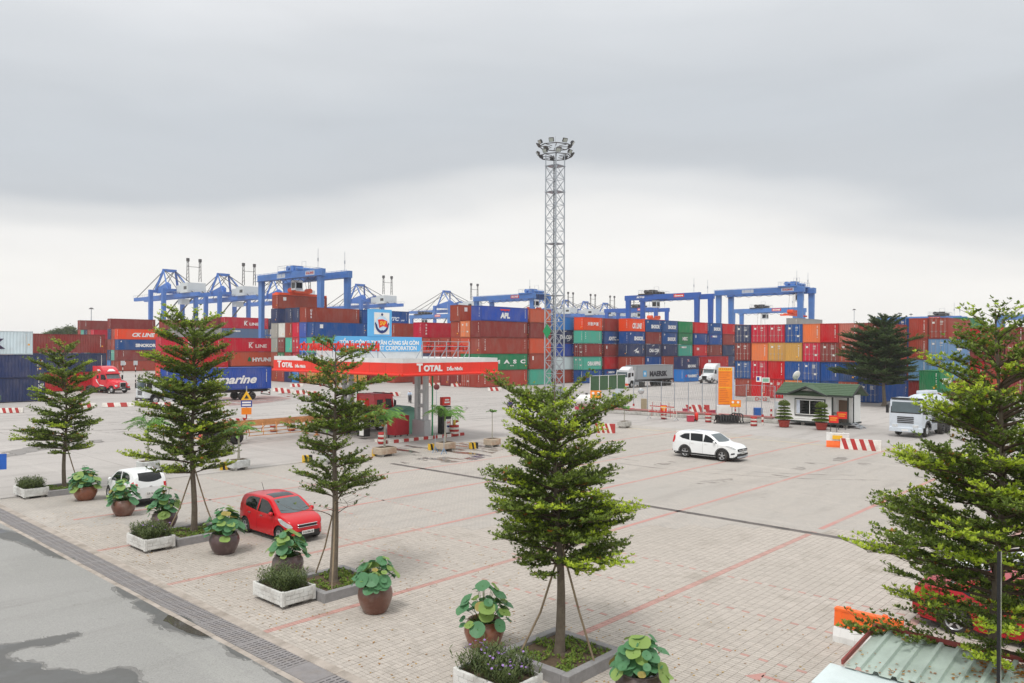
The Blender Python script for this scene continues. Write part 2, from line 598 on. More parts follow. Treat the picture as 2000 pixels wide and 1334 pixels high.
# single bricks of the near zone
def brick_mat(name, base, v):
    m = bpy.data.materials.new(name)
    m.use_nodes = True
    n, l = m.node_tree.nodes, m.node_tree.links
    b = n['Principled BSDF']
    b.inputs['Roughness'].default_value = 0.88
    b.inputs['Specular IOR Level'].default_value = 0.3
    g = n.new('ShaderNodeNewGeometry')
    t = n.new('ShaderNodeTexCoord')
    oi = n.new('ShaderNodeObjectInfo')
    vt = n.new('ShaderNodeVectorTransform')
    vt.vector_type = 'POINT'; vt.convert_from = 'OBJECT'; vt.convert_to = 'WORLD'
    col = n.new('ShaderNodeRGB')
    col.outputs[0].default_value = (*lin(base), 1)
    out = col.outputs[0]
    wn_ = n.new('ShaderNodeTexWhiteNoise')
    wn_.noise_dimensions = '2D'
    # one shade for each brick: snap the position to the lattice
    sn = n.new('ShaderNodeVectorMath'); sn.operation = 'SNAP'
    sn.inputs[1].default_value = (SX, SY, 10.0)
    ad = n.new('ShaderNodeVectorMath'); ad.operation = 'ADD'
    ad.inputs[1].default_value = (-PX0, -PY0, 5.0)
    l.new(g.outputs['Position'], ad.inputs[0])
    l.new(ad.outputs[0], sn.inputs[0])
    l.new(sn.outputs[0], wn_.inputs['Vector'])
    r = n.new('ShaderNodeMapRange')
    r.inputs['To Min'].default_value = 1 - v
    r.inputs['To Max'].default_value = 1 + v * .8
    l.new(wn_.outputs['Value'], r.inputs['Value'])
    mx = n.new('ShaderNodeMix'); mx.data_type = 'RGBA'; mx.blend_type = 'MULTIPLY'
    mx.inputs['Factor'].default_value = 1.0
    l.new(out, mx.inputs['A']); l.new(r.outputs['Result'], mx.inputs['B'])
    out = mx.outputs['Result']
    for sc, lo, hi, c, am in ((0.09, .35, .72, (172, 165, 156), .7), (0.55, .55, .75, (138, 130, 118), .55), (14, .5, .8, (150, 140, 128), .4), (1.6, .63, .76, (112, 104, 84), .5)):
        nz = n.new('ShaderNodeTexNoise')
        nz.inputs['Scale'].default_value = sc
        nz.inputs['Detail'].default_value = 8
        nz.inputs['Roughness'].default_value = .62
        l.new(g.outputs['Position'], nz.inputs['Vector'])
        r = n.new('ShaderNodeMapRange')
        r.inputs['From Min'].default_value = lo
        r.inputs['From Max'].default_value = hi
        r.inputs['To Max'].default_value = am * (0.75 if base[0] > base[1] + 40 else 1)
        l.new(nz.outputs['Fac'], r.inputs['Value'])
        mx = n.new('ShaderNodeMix'); mx.data_type = 'RGBA'
        l.new(r.outputs['Result'], mx.inputs['Factor'])
        l.new(out, mx.inputs['A'])
        mx.inputs['B'].default_value = (*lin(c), 1)
        out = mx.outputs['Result']
    l.new(out, b.inputs['Base Color'])
    return m

M_BRICK = brick_mat('paving_brick', (189, 181, 172), 0.09)
M_BRICKR = brick_mat('red_paving_brick', (190, 146, 137), 0.10)
G = 0.004
def brick_at(mb, x, y, dz=0.0, tx=0.0, ty=0.0, mi=0):
    a, b, c = G, .012, -.011
    z = [dz - tx - ty, dz + tx - ty, dz + tx + ty, dz - tx + ty]
    mb.add([(x + a, y + a, c), (x + SX - a, y + a, c), (x + SX - a, y + SY - a, c), (x + a, y + SY - a, c),
            (x + a + .003, y + a + .003, z[0]), (x + SX - a - .003, y + a + .003, z[1]), (x + SX - a - .003, y + SY - a - .003, z[2]), (x + a + .003, y + SY - a - .003, z[3])],
           [(4, 5, 6, 7), (0, 1, 5, 4), (1, 2, 6, 5), (2, 3, 7, 6), (3, 0, 4, 7)], mi)

bricks = []
for x0, y0 in near_tiles:
    i0, j0 = int(round((x0 - PX0) / SX)), int(round((y0 - PY0) / SY))
    for i in range(i0, i0 + 10):
        for j in range(j0, j0 + 5):
            x, y = PX0 + i * SX, PY0 + j * SY
            red = j in line_rows or (j % 2 == 0 and any(abs(x + SX / 2 - dx) < SX / 2 for dx in DASH_X))
            bricks.append((proj(x, y)[2], x, y, red))
bricks.sort()
protos = []
for red in (0, 1):
    m_ = MB()
    brick_at(m_, 0, 0)
    protos.append(m_.mesh('brick', M_BRICKR if red else M_BRICK))
mass, massr = MB(), MB()
count = 0
for d, x, y, red in bricks:
    u, v, _ = proj(x + SX / 2, y + SY / 2)
    r1, r2, r3 = random.gauss(0, .0012), random.gauss(0, .0006), random.gauss(0, .0009)
    if count < 300 and v < 1336 and 0 < u < 2000:
        o = link('brick', protos[red], paving, (x, y, r1))
        count += 1
    else:
        brick_at(massr if red else mass, x, y, r1, r2, r3)
o = mass.build('paving_bricks', M_BRICK, paving); o['kind'] = 'stuff'
o = massr.build('red_paving_bricks', M_BRICKR, paving); o['kind'] = 'stuff'

# red courses and painted lines beyond the near zone, as thin sheets on the paving
M_REDLINE = mat('worn_red_line', (186, 140, 132), 0.85, var=0.12, scale=1.2, dirt=(180, 168, 158), dirtfac=0.75)
M_YELLINE = mat('worn_yellow_line', (200, 186, 150), 0.85, var=0.1, scale=1.0, dirt=(184, 176, 166), dirtfac=0.9)
rl = MB()
def strip(mb, x0, y0, x1, y1, z=.004):
    mb.add([(x0, y0, z), (x1, y0, z), (x1, y1, z), (x0, y1, z)], [(0, 1, 2, 3)])
for jr in sorted(line_rows):
    y = rowy(jr)
    xs = [x for x in [PX0 + k * .55 for k in range(int((PX1 - PX0) / .55))] if not near_zone(x, y + .1) ]
    if xs:
        x_start = None
        prev = None
        for x in xs + [None]:
            if x_start is None:
                x_start = x
            elif x is None or x - prev > .56:
                if prev - x_start > 1.2:
                    strip(rl, x_start - 1.6 if x_start > PX0 + 3 else x_start, y + .006, prev, y + SY - .006)
                x_start = x
            prev = x
for dx in DASH_X:
    for j in range(0, nrow, 2):
        y = rowy(j)
        if y < 40 and proj(dx, y)[2] > NEAR + 1.5 and proj(dx, y)[2] < 60:
            strip(rl, dx - SX / 2, y, dx + SX / 2, y + SY)
rlo = rl.build('red_course', M_REDLINE, paving)
yl = MB()
strip(yl, 56.7, 14, 56.9, 40.5, .005)
strip(yl, 30.0, 41.25, 56.0, 41.4, -.026)
struct(yl.build('yellow_line', M_YELLINE))
ar = MB()
a0 = px(1500, 1322)
ar.add([(a0.x - .25, a0.y + .38, .004), (a0.x + .22, a0.y + .1, .004), (a0.x + .06, a0.y + .1, .004), (a0.x + .06, a0.y - 1.2, .004), (a0.x - .06, a0.y - 1.2, .004), (a0.x - .06, a0.y + .1, .004), (a0.x - .3, a0.y + .02, .004)],
       [(0, 6, 1), (2, 5, 4, 3)])
struct(ar.build('painted_arrow', M_REDLINE))

# concrete apron behind the forecourt (fuel station side) - slightly lighter slabs with a low lip
struct(MB().box(PX0, 41.22, -.03, 27.6, 60, -.004).build('apron', M_YARD))

# cable and pipe trench crossing the forecourt
tr = thing('cable_trench', 'dark narrow slotted channel cover running across the brick forecourt', 'drain', (29.4, 0, 0))
for k, dx in enumerate((-.11, .0, .11)):
    t_ = MB().box(dx - .016, 4, .002, dx + .016, 36.9, .012)
    t_.build('rail', DARKSTEEL, tr)
MB().box(-.2, 4, -.001, .2, 36.9, .004).build('cover', mat('trench_grime', (152, 144, 138), .9, var=.3, scale=2, dirt=(60, 58, 55), dirtfac=.7), tr)

# drain with cast grates between road and forecourt
M_GRATE = mat('cast_iron_grate', (146, 142, 142), 0.62, 0.2, var=0.15, scale=5, dirt=(142, 130, 118), dirtfac=0.5)
M_EDGE = mat('drain_edging', (178, 168, 158), 0.9, var=0.15, scale=3, bump=0.3, dirt=(110, 100, 88), dirtfac=0.7)
drain = thing('drain_channel', 'long road-side drain under dark cast-iron slotted grates', 'drain', (8.86, 0, 0))
MB().box(0, -12, -.42, .92, 60, -.40).build('channel_floor', mat('drain_sludge', (40, 38, 34), .6), drain)
MB().box(.0, -12, -.40, .04, 60, -.06).box(.88, -12, -.40, .92, 60, -.06).build('channel_wall', CONC, drain)
for nm, xa, xb in (('road_edging', -.02, .13), ('paving_edging', .80, 1.06)):
    e_ = MB()
    y = -12.0
    while y < 60:
        L_ = 1.0
        e_.bbox(xa + random.uniform(-.004, .004), y + .006, -.06, xb, y + L_ - .006, .012 + random.uniform(-.004, .004), .012)
        y += L_
    e_.build(nm, M_EDGE, drain)
gl = MB()
# one grate: 1.0 m long, four rows of slots
w0, w1 = .14, .79
rows_ = 4
slot_l, slot_w = .125, .03
xs = [w0 + (w1 - w0) * k / rows_ for k in range(rows_ + 1)]
for k in range(rows_):
    a, b = xs[k], xs[k + 1]
    gl.box(a, 0, -.05, a + .018, .985, .006)
    gl.box(b - .018, 0, -.05, b, .985, .006)
    nb = 7
    for q in range(nb + 1):
        y = q * (.985 - .09) / nb
        gl.box(a + .018, y, -.05, b - .018, y + .09, .0058)
grate_me = gl.mesh('grate', M_GRATE)
plate_me = MB().box(w0, 0, -.05, w1, .985, .006).mesh('cover_plate', M_GRATE)
for k in range(-6, 46):
    y = k * 1.0
    o = link('cover_plate' if k == 14 else 'grate', plate_me if k == 14 else grate_me, drain, (0, y, random.uniform(-.003, .003)))

# puddles
def smooth_poly(pts, n=5, jit=.03):
    out = []
    N = len(pts)
    for i in range(N):
        p0, p1, p2, p3 = pts[i - 1], pts[i], pts[(i + 1) % N], pts[(i + 2) % N]
        for k in range(n):
            t = k / n
            q = [0.5 * (2 * p1[c] + (p2[c] - p0[c]) * t + (2 * p0[c] - 5 * p1[c] + 4 * p2[c] - p3[c]) * t * t + (3 * p1[c] - p0[c] - 3 * p2[c] + p3[c]) * t ** 3) for c in (0, 1)]
            out.append((q[0] + random.gauss(0, jit), q[1] + random.gauss(0, jit)))
    return out

def wet_mat(name, c, r0, r1, sc, edge=0, lo=.45, most=1.0, soft=.07):
    m = bpy.data.materials.new(name)
    m.use_nodes = True
    n, l = m.node_tree.nodes, m.node_tree.links
    b = n['Principled BSDF']
    t = n.new('ShaderNodeTexCoord')
    nz = n.new('ShaderNodeTexNoise')
    nz.inputs['Scale'].default_value = sc
    nz.inputs['Detail'].default_value = 5
    l.new(t.outputs['Object'], nz.inputs['Vector'])
    r = n.new('ShaderNodeMapRange')
    r.inputs['From Min'].default_value = .42
    r.inputs['From Max'].default_value = .58
    r.inputs['To Min'].default_value = r0
    r.inputs['To Max'].default_value = r1
    l.new(nz.outputs['Fac'], r.inputs['Value'])
    l.new(r.outputs['Result'], b.inputs['Roughness'])
    rr = n.new('ShaderNodeMix'); rr.data_type = 'RGBA'
    l.new(nz.outputs['Fac'], rr.inputs['Factor'])
    rr.inputs['A'].default_value = (*lin([x * .86 for x in c]), 1)
    rr.inputs['B'].default_value = (*lin([x * 1.1 for x in c]), 1)
    l.new(rr.outputs['Result'], b.inputs['Base Color'])
    b.inputs['Specular IOR Level'].default_value = 0.5
    if edge:
        ne = n.new('ShaderNodeTexNoise')
        ne.inputs['Scale'].default_value = edge
        ne.inputs['Detail'].default_value = 8
        ne.inputs['Roughness'].default_value = .65
        mp = n.new('ShaderNodeMapping')
        mp.inputs['Rotation'].default_value = (0, 0, TH)
        mp.inputs['Scale'].default_value = (1.8, .45, 1)
        l.new(t.outputs['Object'], mp.inputs['Vector'])
        l.new(mp.outputs[0], ne.inputs['Vector'])
        re_ = n.new('ShaderNodeMapRange')
        re_.inputs['From Min'].default_value = lo
        re_.inputs['From Max'].default_value = lo + soft
        re_.inputs['To Max'].default_value = most
        l.new(ne.outputs['Fac'], re_.inputs['Value'])
        tr = n.new('ShaderNodeBsdfTransparent')
        ms = n.new('ShaderNodeMixShader')
        l.new(re_.outputs['Result'], ms.inputs[0])
        l.new(tr.outputs[0], ms.inputs[1])
        l.new(b.outputs[0], ms.inputs[2])
        l.new(ms.outputs[0], n['Material Output'].inputs[0])
    return m
M_WET = wet_mat('wet_asphalt', (98, 98, 96), .32, .65, .9, 2.2, .24)
M_WATER = wet_mat('puddle_water', (82, 78, 74), .03, .08, .5)
M_THIN = wet_mat('thin_standing_water', (112, 98, 90), .06, .22, .6, .55, .50)
M_DAMP = wet_mat('damp_asphalt', (128, 127, 124), .7, .85, 2, 4.0, .42)
def puddle(pxs, m, z=.004, jit=.02, n=5):
    pts = [px(u, v) for u, v in pxs]
    q = smooth_poly([(p.x, p.y) for p in pts], n, jit)
    if m is M_WET:
        # damp margin around the wet patch
        cx_, cy_ = sum(p[0] for p in q) / len(q), sum(p[1] for p in q) / len(q)
        N = len(q)
        ring = []
        for i in range(N):
            (ax, ay), (bx_, by_) = q[i - 2], q[(i + 2) % N]
            tx, ty = bx_ - ax, by_ - ay
            k = sqrt(tx * tx + ty * ty) + 1e-6
            w = random.uniform(.05, .16)
            ring.append((ty / k * w, -tx / k * w))
        sg = sum(q[i - 1][0] * q[i][1] - q[i][0] * q[i - 1][1] for i in range(N))
        sg = 1 if sg > 0 else -1
        o = [(x + sg * a, y + sg * b_, z * .5) for (x, y), (a, b_) in zip(q, ring)]
        MB().add([(x, y, z * .5) for x, y in q] + o, [(i, (i + 1) % N, N + (i + 1) % N, N + i) for i in range(N)]).build('damp_margin', M_DAMP, road)
    return struct(MB().add([(x, y, z) for x, y in q], [list(range(len(q)))]).build('puddle', m))
puddle([(-40, 1278), (40, 1262), (100, 1250), (158, 1242), (140, 1252), (104, 1266), (62, 1268), (14, 1284), (26, 1297), (80, 1301), (86, 1313), (135, 1314), (178, 1323), (226, 1311), (258, 1313), (274, 1330), (262, 1350), (60, 1352), (-60, 1340)], M_WET)
puddle([(264, 1184), (290, 1176), (330, 1194), (372, 1215), (414, 1243), (400, 1250), (352, 1238), (316, 1226), (300, 1219), (308, 1208), (290, 1200)], M_WET)
puddle([(322, 1214), (345, 1205), (380, 1222), (412, 1243), (395, 1247), (350, 1233)], M_WATER, .008)
puddle([(440, 1260), (466, 1265), (505, 1288), (488, 1292), (458, 1284)], M_WET)
puddle([(505, 1290), (540, 1304), (580, 1332), (560, 1330), (520, 1305)], M_WET)
puddle([(228, 1151), (250, 1154), (276, 1171), (252, 1173), (236, 1163)], M_WET)
puddle([(-20, 1036), (30, 1046), (84, 1062), (120, 1078), (150, 1098), (112, 1094), (84, 1084), (40, 1064), (0, 1056)], M_WET)
zz = -.026
puddle([(770, 880), (800, 872), (850, 876), (905, 866), (952, 868), (985, 876), (960, 888), (915, 892), (868, 884), (820, 892), (780, 888)], M_THIN, .006, .05)
puddle([(812, 899), (860, 893), (900, 898), (940, 890), (960, 893), (900, 905), (850, 904)], M_THIN, .006, .05)
puddle([(785, 905), (806, 899), (812, 904), (794, 908)], M_THIN, .006, .04)
puddle([(545, 772), (570, 768), (610, 771), (640, 776), (600, 780), (560, 778)], M_THIN, -.02, .1)
puddle([(0, 892), (50, 880), (110, 872), (190, 864), (200, 868), (120, 880), (60, 890), (10, 900), (-30, 904)], wet_mat('damp_patch', (138, 134, 130), .6, .8, .5, .6, .40), .006, .1)
puddle([(395, 790), (450, 778), (520, 776), (570, 782), (500, 792), (430, 796)], wet_mat('wet_red_dust', (160, 132, 126), .5, .8, .3, .3, .42), -.022, .15)

# tyre marks and oil stains on the forecourt and the yard
M_STAIN = wet_mat('oil_stain', (122, 114, 108), .6, .85, 1.0, 1.3, .44, .55, .2)
M_TYRE = wet_mat('tyre_mark', (128, 121, 116), .75, .9, 1.0, .9, .42, .5, .22)
def stain(u, v, w, d, rz=0.0, m=None):
    c = px(u, v)
    q = []
    for k in range(18):
        a = 2 * pi * k / 18
        r = random.uniform(.75, 1.15)
        x, y = w * r * cos(a), d * r * sin(a)
        q.append((c.x + x * cos(rz) - y * sin(rz), c.y + x * sin(rz) + y * cos(rz), .0065))
    o = MB().add(q, [list(range(18))]).build('oil_stain', m or M_STAIN, paving)
for u, v, w, d in ((1642, 896, 1.2, .45), (1605, 905, .9, .4), (1560, 915, 1.0, .4), (1528, 928, .6, .3), (1690, 905, .8, .4), (560, 990, .8, .4), (700, 940, 1.0, .4), (620, 955, .7, .35), (1300, 905, 1.2, .4), (1150, 930, 1.0, .4), (1400, 940, 1.4, .5)):
    stain(u, v, w, d, random.uniform(-.4, .4) + (0 if random.random() < .5 else pi / 2))
def track(pts, w=.24, z=-.022):
    """one tyre track along ground points"""
    b = MB()
    rows = [[], []]
    n = len(pts)
    for i, p in enumerate(pts):
        a, c = Vector(pts[max(0, i - 1)]), Vector(pts[min(n - 1, i + 1)])
        d = (c - a).normalized()
        rows[0].append((p[0] - d.y * w / 2, p[1] + d.x * w / 2, z))
        rows[1].append((p[0] + d.y * w / 2, p[1] - d.x * w / 2, z))
    b.grid(rows, 0, False)
    b.build('tyre_mark', M_TYRE, paving if z > 0 else yard)
def arc_track(u, v, R, a0, a1, gauge=1.9, z=-.022, w=.26):
    c = px(u, v)
    for s in (0, gauge):
        track([(c.x + (R + s) * cos(a0 + (a1 - a0) * k / 24), c.y + (R + s) * sin(a0 + (a1 - a0) * k / 24)) for k in range(25)], w, z)
arc_track(640, 800, 14, -2.6, -.6)
arc_track(420, 800, 16, -2.4, -.3)
arc_track(900, 790, 18, -2.8, -1.0)
arc_track(1100, 790, 22, 2.6, 4.4)
arc_track(250, 820, 12, -2.9, -1.0)
arc_track(1500, 860, 16, 2.5, 3.9, 1.55, .0062, .18)
for k, y_ in enumerate((60.5, 66.0, 72.5, 84.0, 88.0)):
    for s in (0, 1.9):
        track([(24 + q * 5, y_ + s + .5 * sin(q * .5 + k)) for q in range(30)], .28)
# ---------------------------------------------------------------- shipping containers
random.seed(5)
def container_mat(name, rough=0.5, light=1.0, rust=0.75):
    """painted steel taking each container's own colour, weathered differently on each one"""
    m = bpy.data.materials.new(name)
    m.use_nodes = True
    n, l = m.node_tree.nodes, m.node_tree.links
    b = n['Principled BSDF']
    b.inputs['Roughness'].default_value = rough
    b.inputs['Specular IOR Level'].default_value = 0.35
    oi = n.new('ShaderNodeObjectInfo')
    t = n.new('ShaderNodeTexCoord')
    off = n.new('ShaderNodeVectorMath'); off.operation = 'MULTIPLY_ADD'
    off.inputs[1].default_value = (1, 1, 1)
    l.new(t.outputs['Object'], off.inputs[0])
    sc = n.new('ShaderNodeVectorMath'); sc.operation = 'SCALE'
    sc.inputs[0].default_value = (37, 53, 71)
    l.new(oi.outputs['Random'], sc.inputs['Scale'])
    l.new(sc.outputs[0], off.inputs[2])
    out = oi.outputs['Color']
    hs = n.new('ShaderNodeHueSaturation')
    rv = n.new('ShaderNodeMapRange')
    rv.inputs['To Min'].default_value = 0.86 * light
    rv.inputs['To Max'].default_value = 1.12 * light
    l.new(oi.outputs['Random'], rv.inputs['Value'])
    l.new(rv.outputs['Result'], hs.inputs['Value'])
    hs.inputs['Saturation'].default_value = 1.06
    l.new(out, hs.inputs['Color'])
    out = hs.outputs[0]
    for scl, lo, hi, c, am in (((.5, .5, .25), .42, .75, (150, 138, 128), .30), ((2.5, 2.5, .35), .6, .8, (96, 62, 46), rust * .5), ((1.6, 1.6, 1.6), .68, .74, (92, 58, 42), rust)):
        mp = n.new('ShaderNodeMapping')
        mp.inputs['Scale'].default_value = scl
        l.new(off.outputs[0], mp.inputs['Vector'])
        nz = n.new('ShaderNodeTexNoise')
        nz.inputs['Scale'].default_value = 1.3
        nz.inputs['Detail'].default_value = 7
        nz.inputs['Roughness'].default_value = 0.65
        l.new(mp.outputs[0], nz.inputs['Vector'])
        r = n.new('ShaderNodeMapRange')
        r.inputs['From Min'].default_value = lo
        r.inputs['From Max'].default_value = hi
        r.inputs['To Max'].default_value = am
        l.new(nz.outputs['Fac'], r.inputs['Value'])
        mx = n.new('ShaderNodeMix'); mx.data_type = 'RGBA'
        l.new(r.outputs['Result'], mx.inputs['Factor'])
        l.new(out, mx.inputs['A'])
        mx.inputs['B'].default_value = (*lin(c), 1)
        out = mx.outputs['Result']
    l.new(out, b.inputs['Base Color'])
    return m
M_CONT = container_mat('container_paint')
M_CFRAME = container_mat('container_frame_paint', 0.55, 0.82, 0.8)
M_MARK = mat('white_marking', (226, 224, 218), 0.6, var=0.1)
M_ROD = mat('lock_rod_metal', (186, 182, 176), 0.5, 0.2, var=0.15)

PAL = dict(mr=((142, 60, 56), 'maroon'), br=((168, 76, 62), 'brown'), ob=((204, 98, 74), 'orange-brown'), rd=((204, 40, 48), 'red'),
           cr=((206, 48, 72), 'crimson'), oc=((242, 86, 48), 'bright orange'), bl=((32, 84, 150), 'blue'), nv=((48, 62, 100), 'navy'),
           lb=((62, 138, 208), 'light blue'), pb=((118, 160, 196), 'pale blue'), gn=((36, 132, 84), 'green'), dg=((52, 110, 88), 'dark green'),
           tl=((92, 186, 164), 'teal'), wh=((222, 226, 228), 'white'), gy=((172, 174, 170), 'grey'), ye=((220, 166, 98), 'yellow'),
           vi=((84, 102, 186), 'violet-blue'), pk=((206, 128, 112), 'faded pink'), sb=((104, 126, 160), 'slate-blue'), og=((240, 142, 92), 'pale orange'),
           rb=((54, 88, 176), 'royal blue'))
CW = 2.438
L20, L40, L45 = 6.058, 12.192, 13.716
HS, HC = 2.591, 2.896

def wave(n, a, b, depth_):
    """trapezoid corrugation along [a, b] as (s, offset) points"""
    p = (b - a) / n
    pts = [(a, 0.0)]
    for k in range(n):
        s = a + k * p
        pts += [(s + p * .20, 0.0), (s + p * .36, depth_), (s + p * .64, depth_), (s + p * .80, 0.0)]
    pts.append((b, 0.0))
    return pts

_cmesh = {}
def container_meshes(L, Hh):
    k = (L, Hh)
    if k in _cmesh:
        return _cmesh[k]
    b = MB()
    e = .07
    z0, z1 = .16, Hh - .1
    n = int(round((L - 2 * e) / .36))
    side = wave(n, e, L - e, .045)
    for y, sg in ((.012, 1), (CW - .012, -1)):
        b.grid([[(s, y + sg * o, z0) for s, o in side], [(s, y + sg * o, z1) for s, o in side]] if sg < 0 else
               [[(s, y + sg * o, z1) for s, o in side], [(s, y + sg * o, z0) for s, o in side]], 0, False)
    b.add([(.02, .02, Hh - .03), (L - .02, .02, Hh - .03), (L - .02, CW - .02, Hh - .03), (.02, CW - .02, Hh - .03)], [(0, 1, 2, 3)])
    b.add([(.02, .02, .14), (L - .02, .02, .14), (L - .02, CW - .02, .14), (.02, CW - .02, .14)], [(3, 2, 1, 0)])
    body = b.mesh('shipping_container', M_CONT)
    en = wave(9, .1, CW - .1, .05)
    ends = []
    b = MB()
    b.grid([[(.015 + o, s, z0) for s, o in en], [(.015 + o, s, z1) for s, o in en]], 0, False)
    end_near = b.mesh('end_panel', M_CONT)
    b = MB()
    b.grid([[(L - .015 - o, s, z1) for s, o in en], [(L - .015 - o, s, z0) for s, o in en]], 0, False)
    end_far = b.mesh('end_panel', M_CONT)
    f = MB()
    for x in (0, L - .1):
        for y in (0, CW - .1):
            f.box(x, y, .1, x + .1, y + .1, Hh - .1)
        f.box(x + .004, .1, .02, x + .096, CW - .1, .16)
        f.box(x + .004, .1, Hh - .11, x + .096, CW - .1, Hh - .01)
    for y in (.003, CW - .063):
        f.box(.1, y, .03, L - .1, y + .06, .17)
        f.box(.1, y, Hh - .1, L - .1, y + .06, Hh - .015)
    if L > 13:
        for x in (.72, L - .82):
            f.box(x, -.006, .1, x + .1, .06, Hh - .1)
    for x in (-.003, L - .175):
        for y in (-.003, CW - .159):
            for z in (0, Hh - .118):
                f.box(x, y, z, x + .178, y + .162, z + .118)
    frame = f.mesh('frame', M_CFRAME)
    # door leaf, hung on the near end: recessed panels between ribs
    d = MB()
    hw = (CW - .22) / 2
    d.box(.03, 0, .17, .055, hw, Hh - .12)
    nz_ = 4
    hz = (Hh - .29) / nz_
    for k in range(nz_):
        d.box(.012, .03, .17 + k * hz + .06, .031, hw - .03, .17 + (k + 1) * hz - .04)
    door = d.mesh('door', M_CONT)
    r = MB()
    r.cyl((0, 0, .1), (0, 0, Hh - .1), .019, n=6)
    r.box(-.02, -.05, .9, .012, .05, .98).box(-.02, -.04, .3, .01, .04, .36).box(-.02, -.04, Hh - .45, .01, .04, Hh - .39)
    r.box(-.02, -.2, 1.02, 0, .2, 1.05)
    rod = r.mesh('lock_rod', M_ROD)
    _cmesh[k] = (body, end_near, end_far, frame, door, rod)
    return _cmesh[k]

def code_mesh(n, w, h, gap, seed):
    """rows of tiny unreadable code characters, as the photo shows them"""
    rr = random.Random(seed)
    b = MB()
    for k in range(n):
        z = -k * (h + gap)
        if rr.random() < .12:
            continue
        b.add([(0, 0, z - h), (w * rr.uniform(.6, 1), 0, z - h), (w * rr.uniform(.6, 1), 0, z), (0, 0, z)], [(0, 1, 2, 3)])
    return b.mesh('code_marking', M_MARK)
CODES = [code_mesh(11, .13, .1, .05, s) for s in range(4)]
CODEB = [code_mesh(4, .5, .07, .06, s) for s in range(4)]
M_TAG = mat('yellow_sticker', (246, 178, 52), 0.5, var=0.08)
STICK = MB().add([(0, 0, 0), (.22, 0, 0), (.22, 0, .2), (0, 0, .2)], [(0, 1, 2, 3)]).mesh('sticker', M_TAG)
STICKW = MB().add([(0, 0, 0), (.3, 0, 0), (.3, 0, .26), (0, 0, .26)], [(0, 1, 2, 3)]).mesh('sticker', M_MARK)

M_LNAVY = mat('navy_lettering', (44, 48, 96), 0.5)
M_LBLACK = mat('dark_lettering', (40, 42, 52), 0.5)
M_LPURPLE = mat('purple_lettering', (46, 30, 70), 0.5)
M_LRED = mat('red_lettering', (220, 44, 50), 0.5)
M_LCRIM = mat('crimson_lettering', (226, 40, 90), 0.5)
M_LBLUE = mat('cyan_lettering', (86, 176, 226), 0.5)
M_LYEL = mat('yellow_lettering', (240, 196, 60), 0.5)
M_LGREEN = mat('green_lettering', (30, 120, 70), 0.5)

FS, FE = '-y', '-x'
def side_text(o, s, cx, cz, w, h, m=None, shear=0.0, bold=.03, space=1.0):
    text(s, m or LETTER_W, o, (cx, -.012, cz), w, h, FS, bold, shear, space=space)
def col_text(o, s, x, ztop, h, m=None, face=FS):
    for k, ch in enumerate(s):
        text(ch, m or LETTER_W, o, (x, -.012, ztop - (k + .5) * h) if face == FS else (-.012, x, ztop - (k + .5) * h), None, h * .72, face, .05)

def emblem(o, pts, m, name='emblem'):
    MB().add([(x, -.011, z) for x, z in pts], [list(range(len(pts)))]).build(name, m, o)

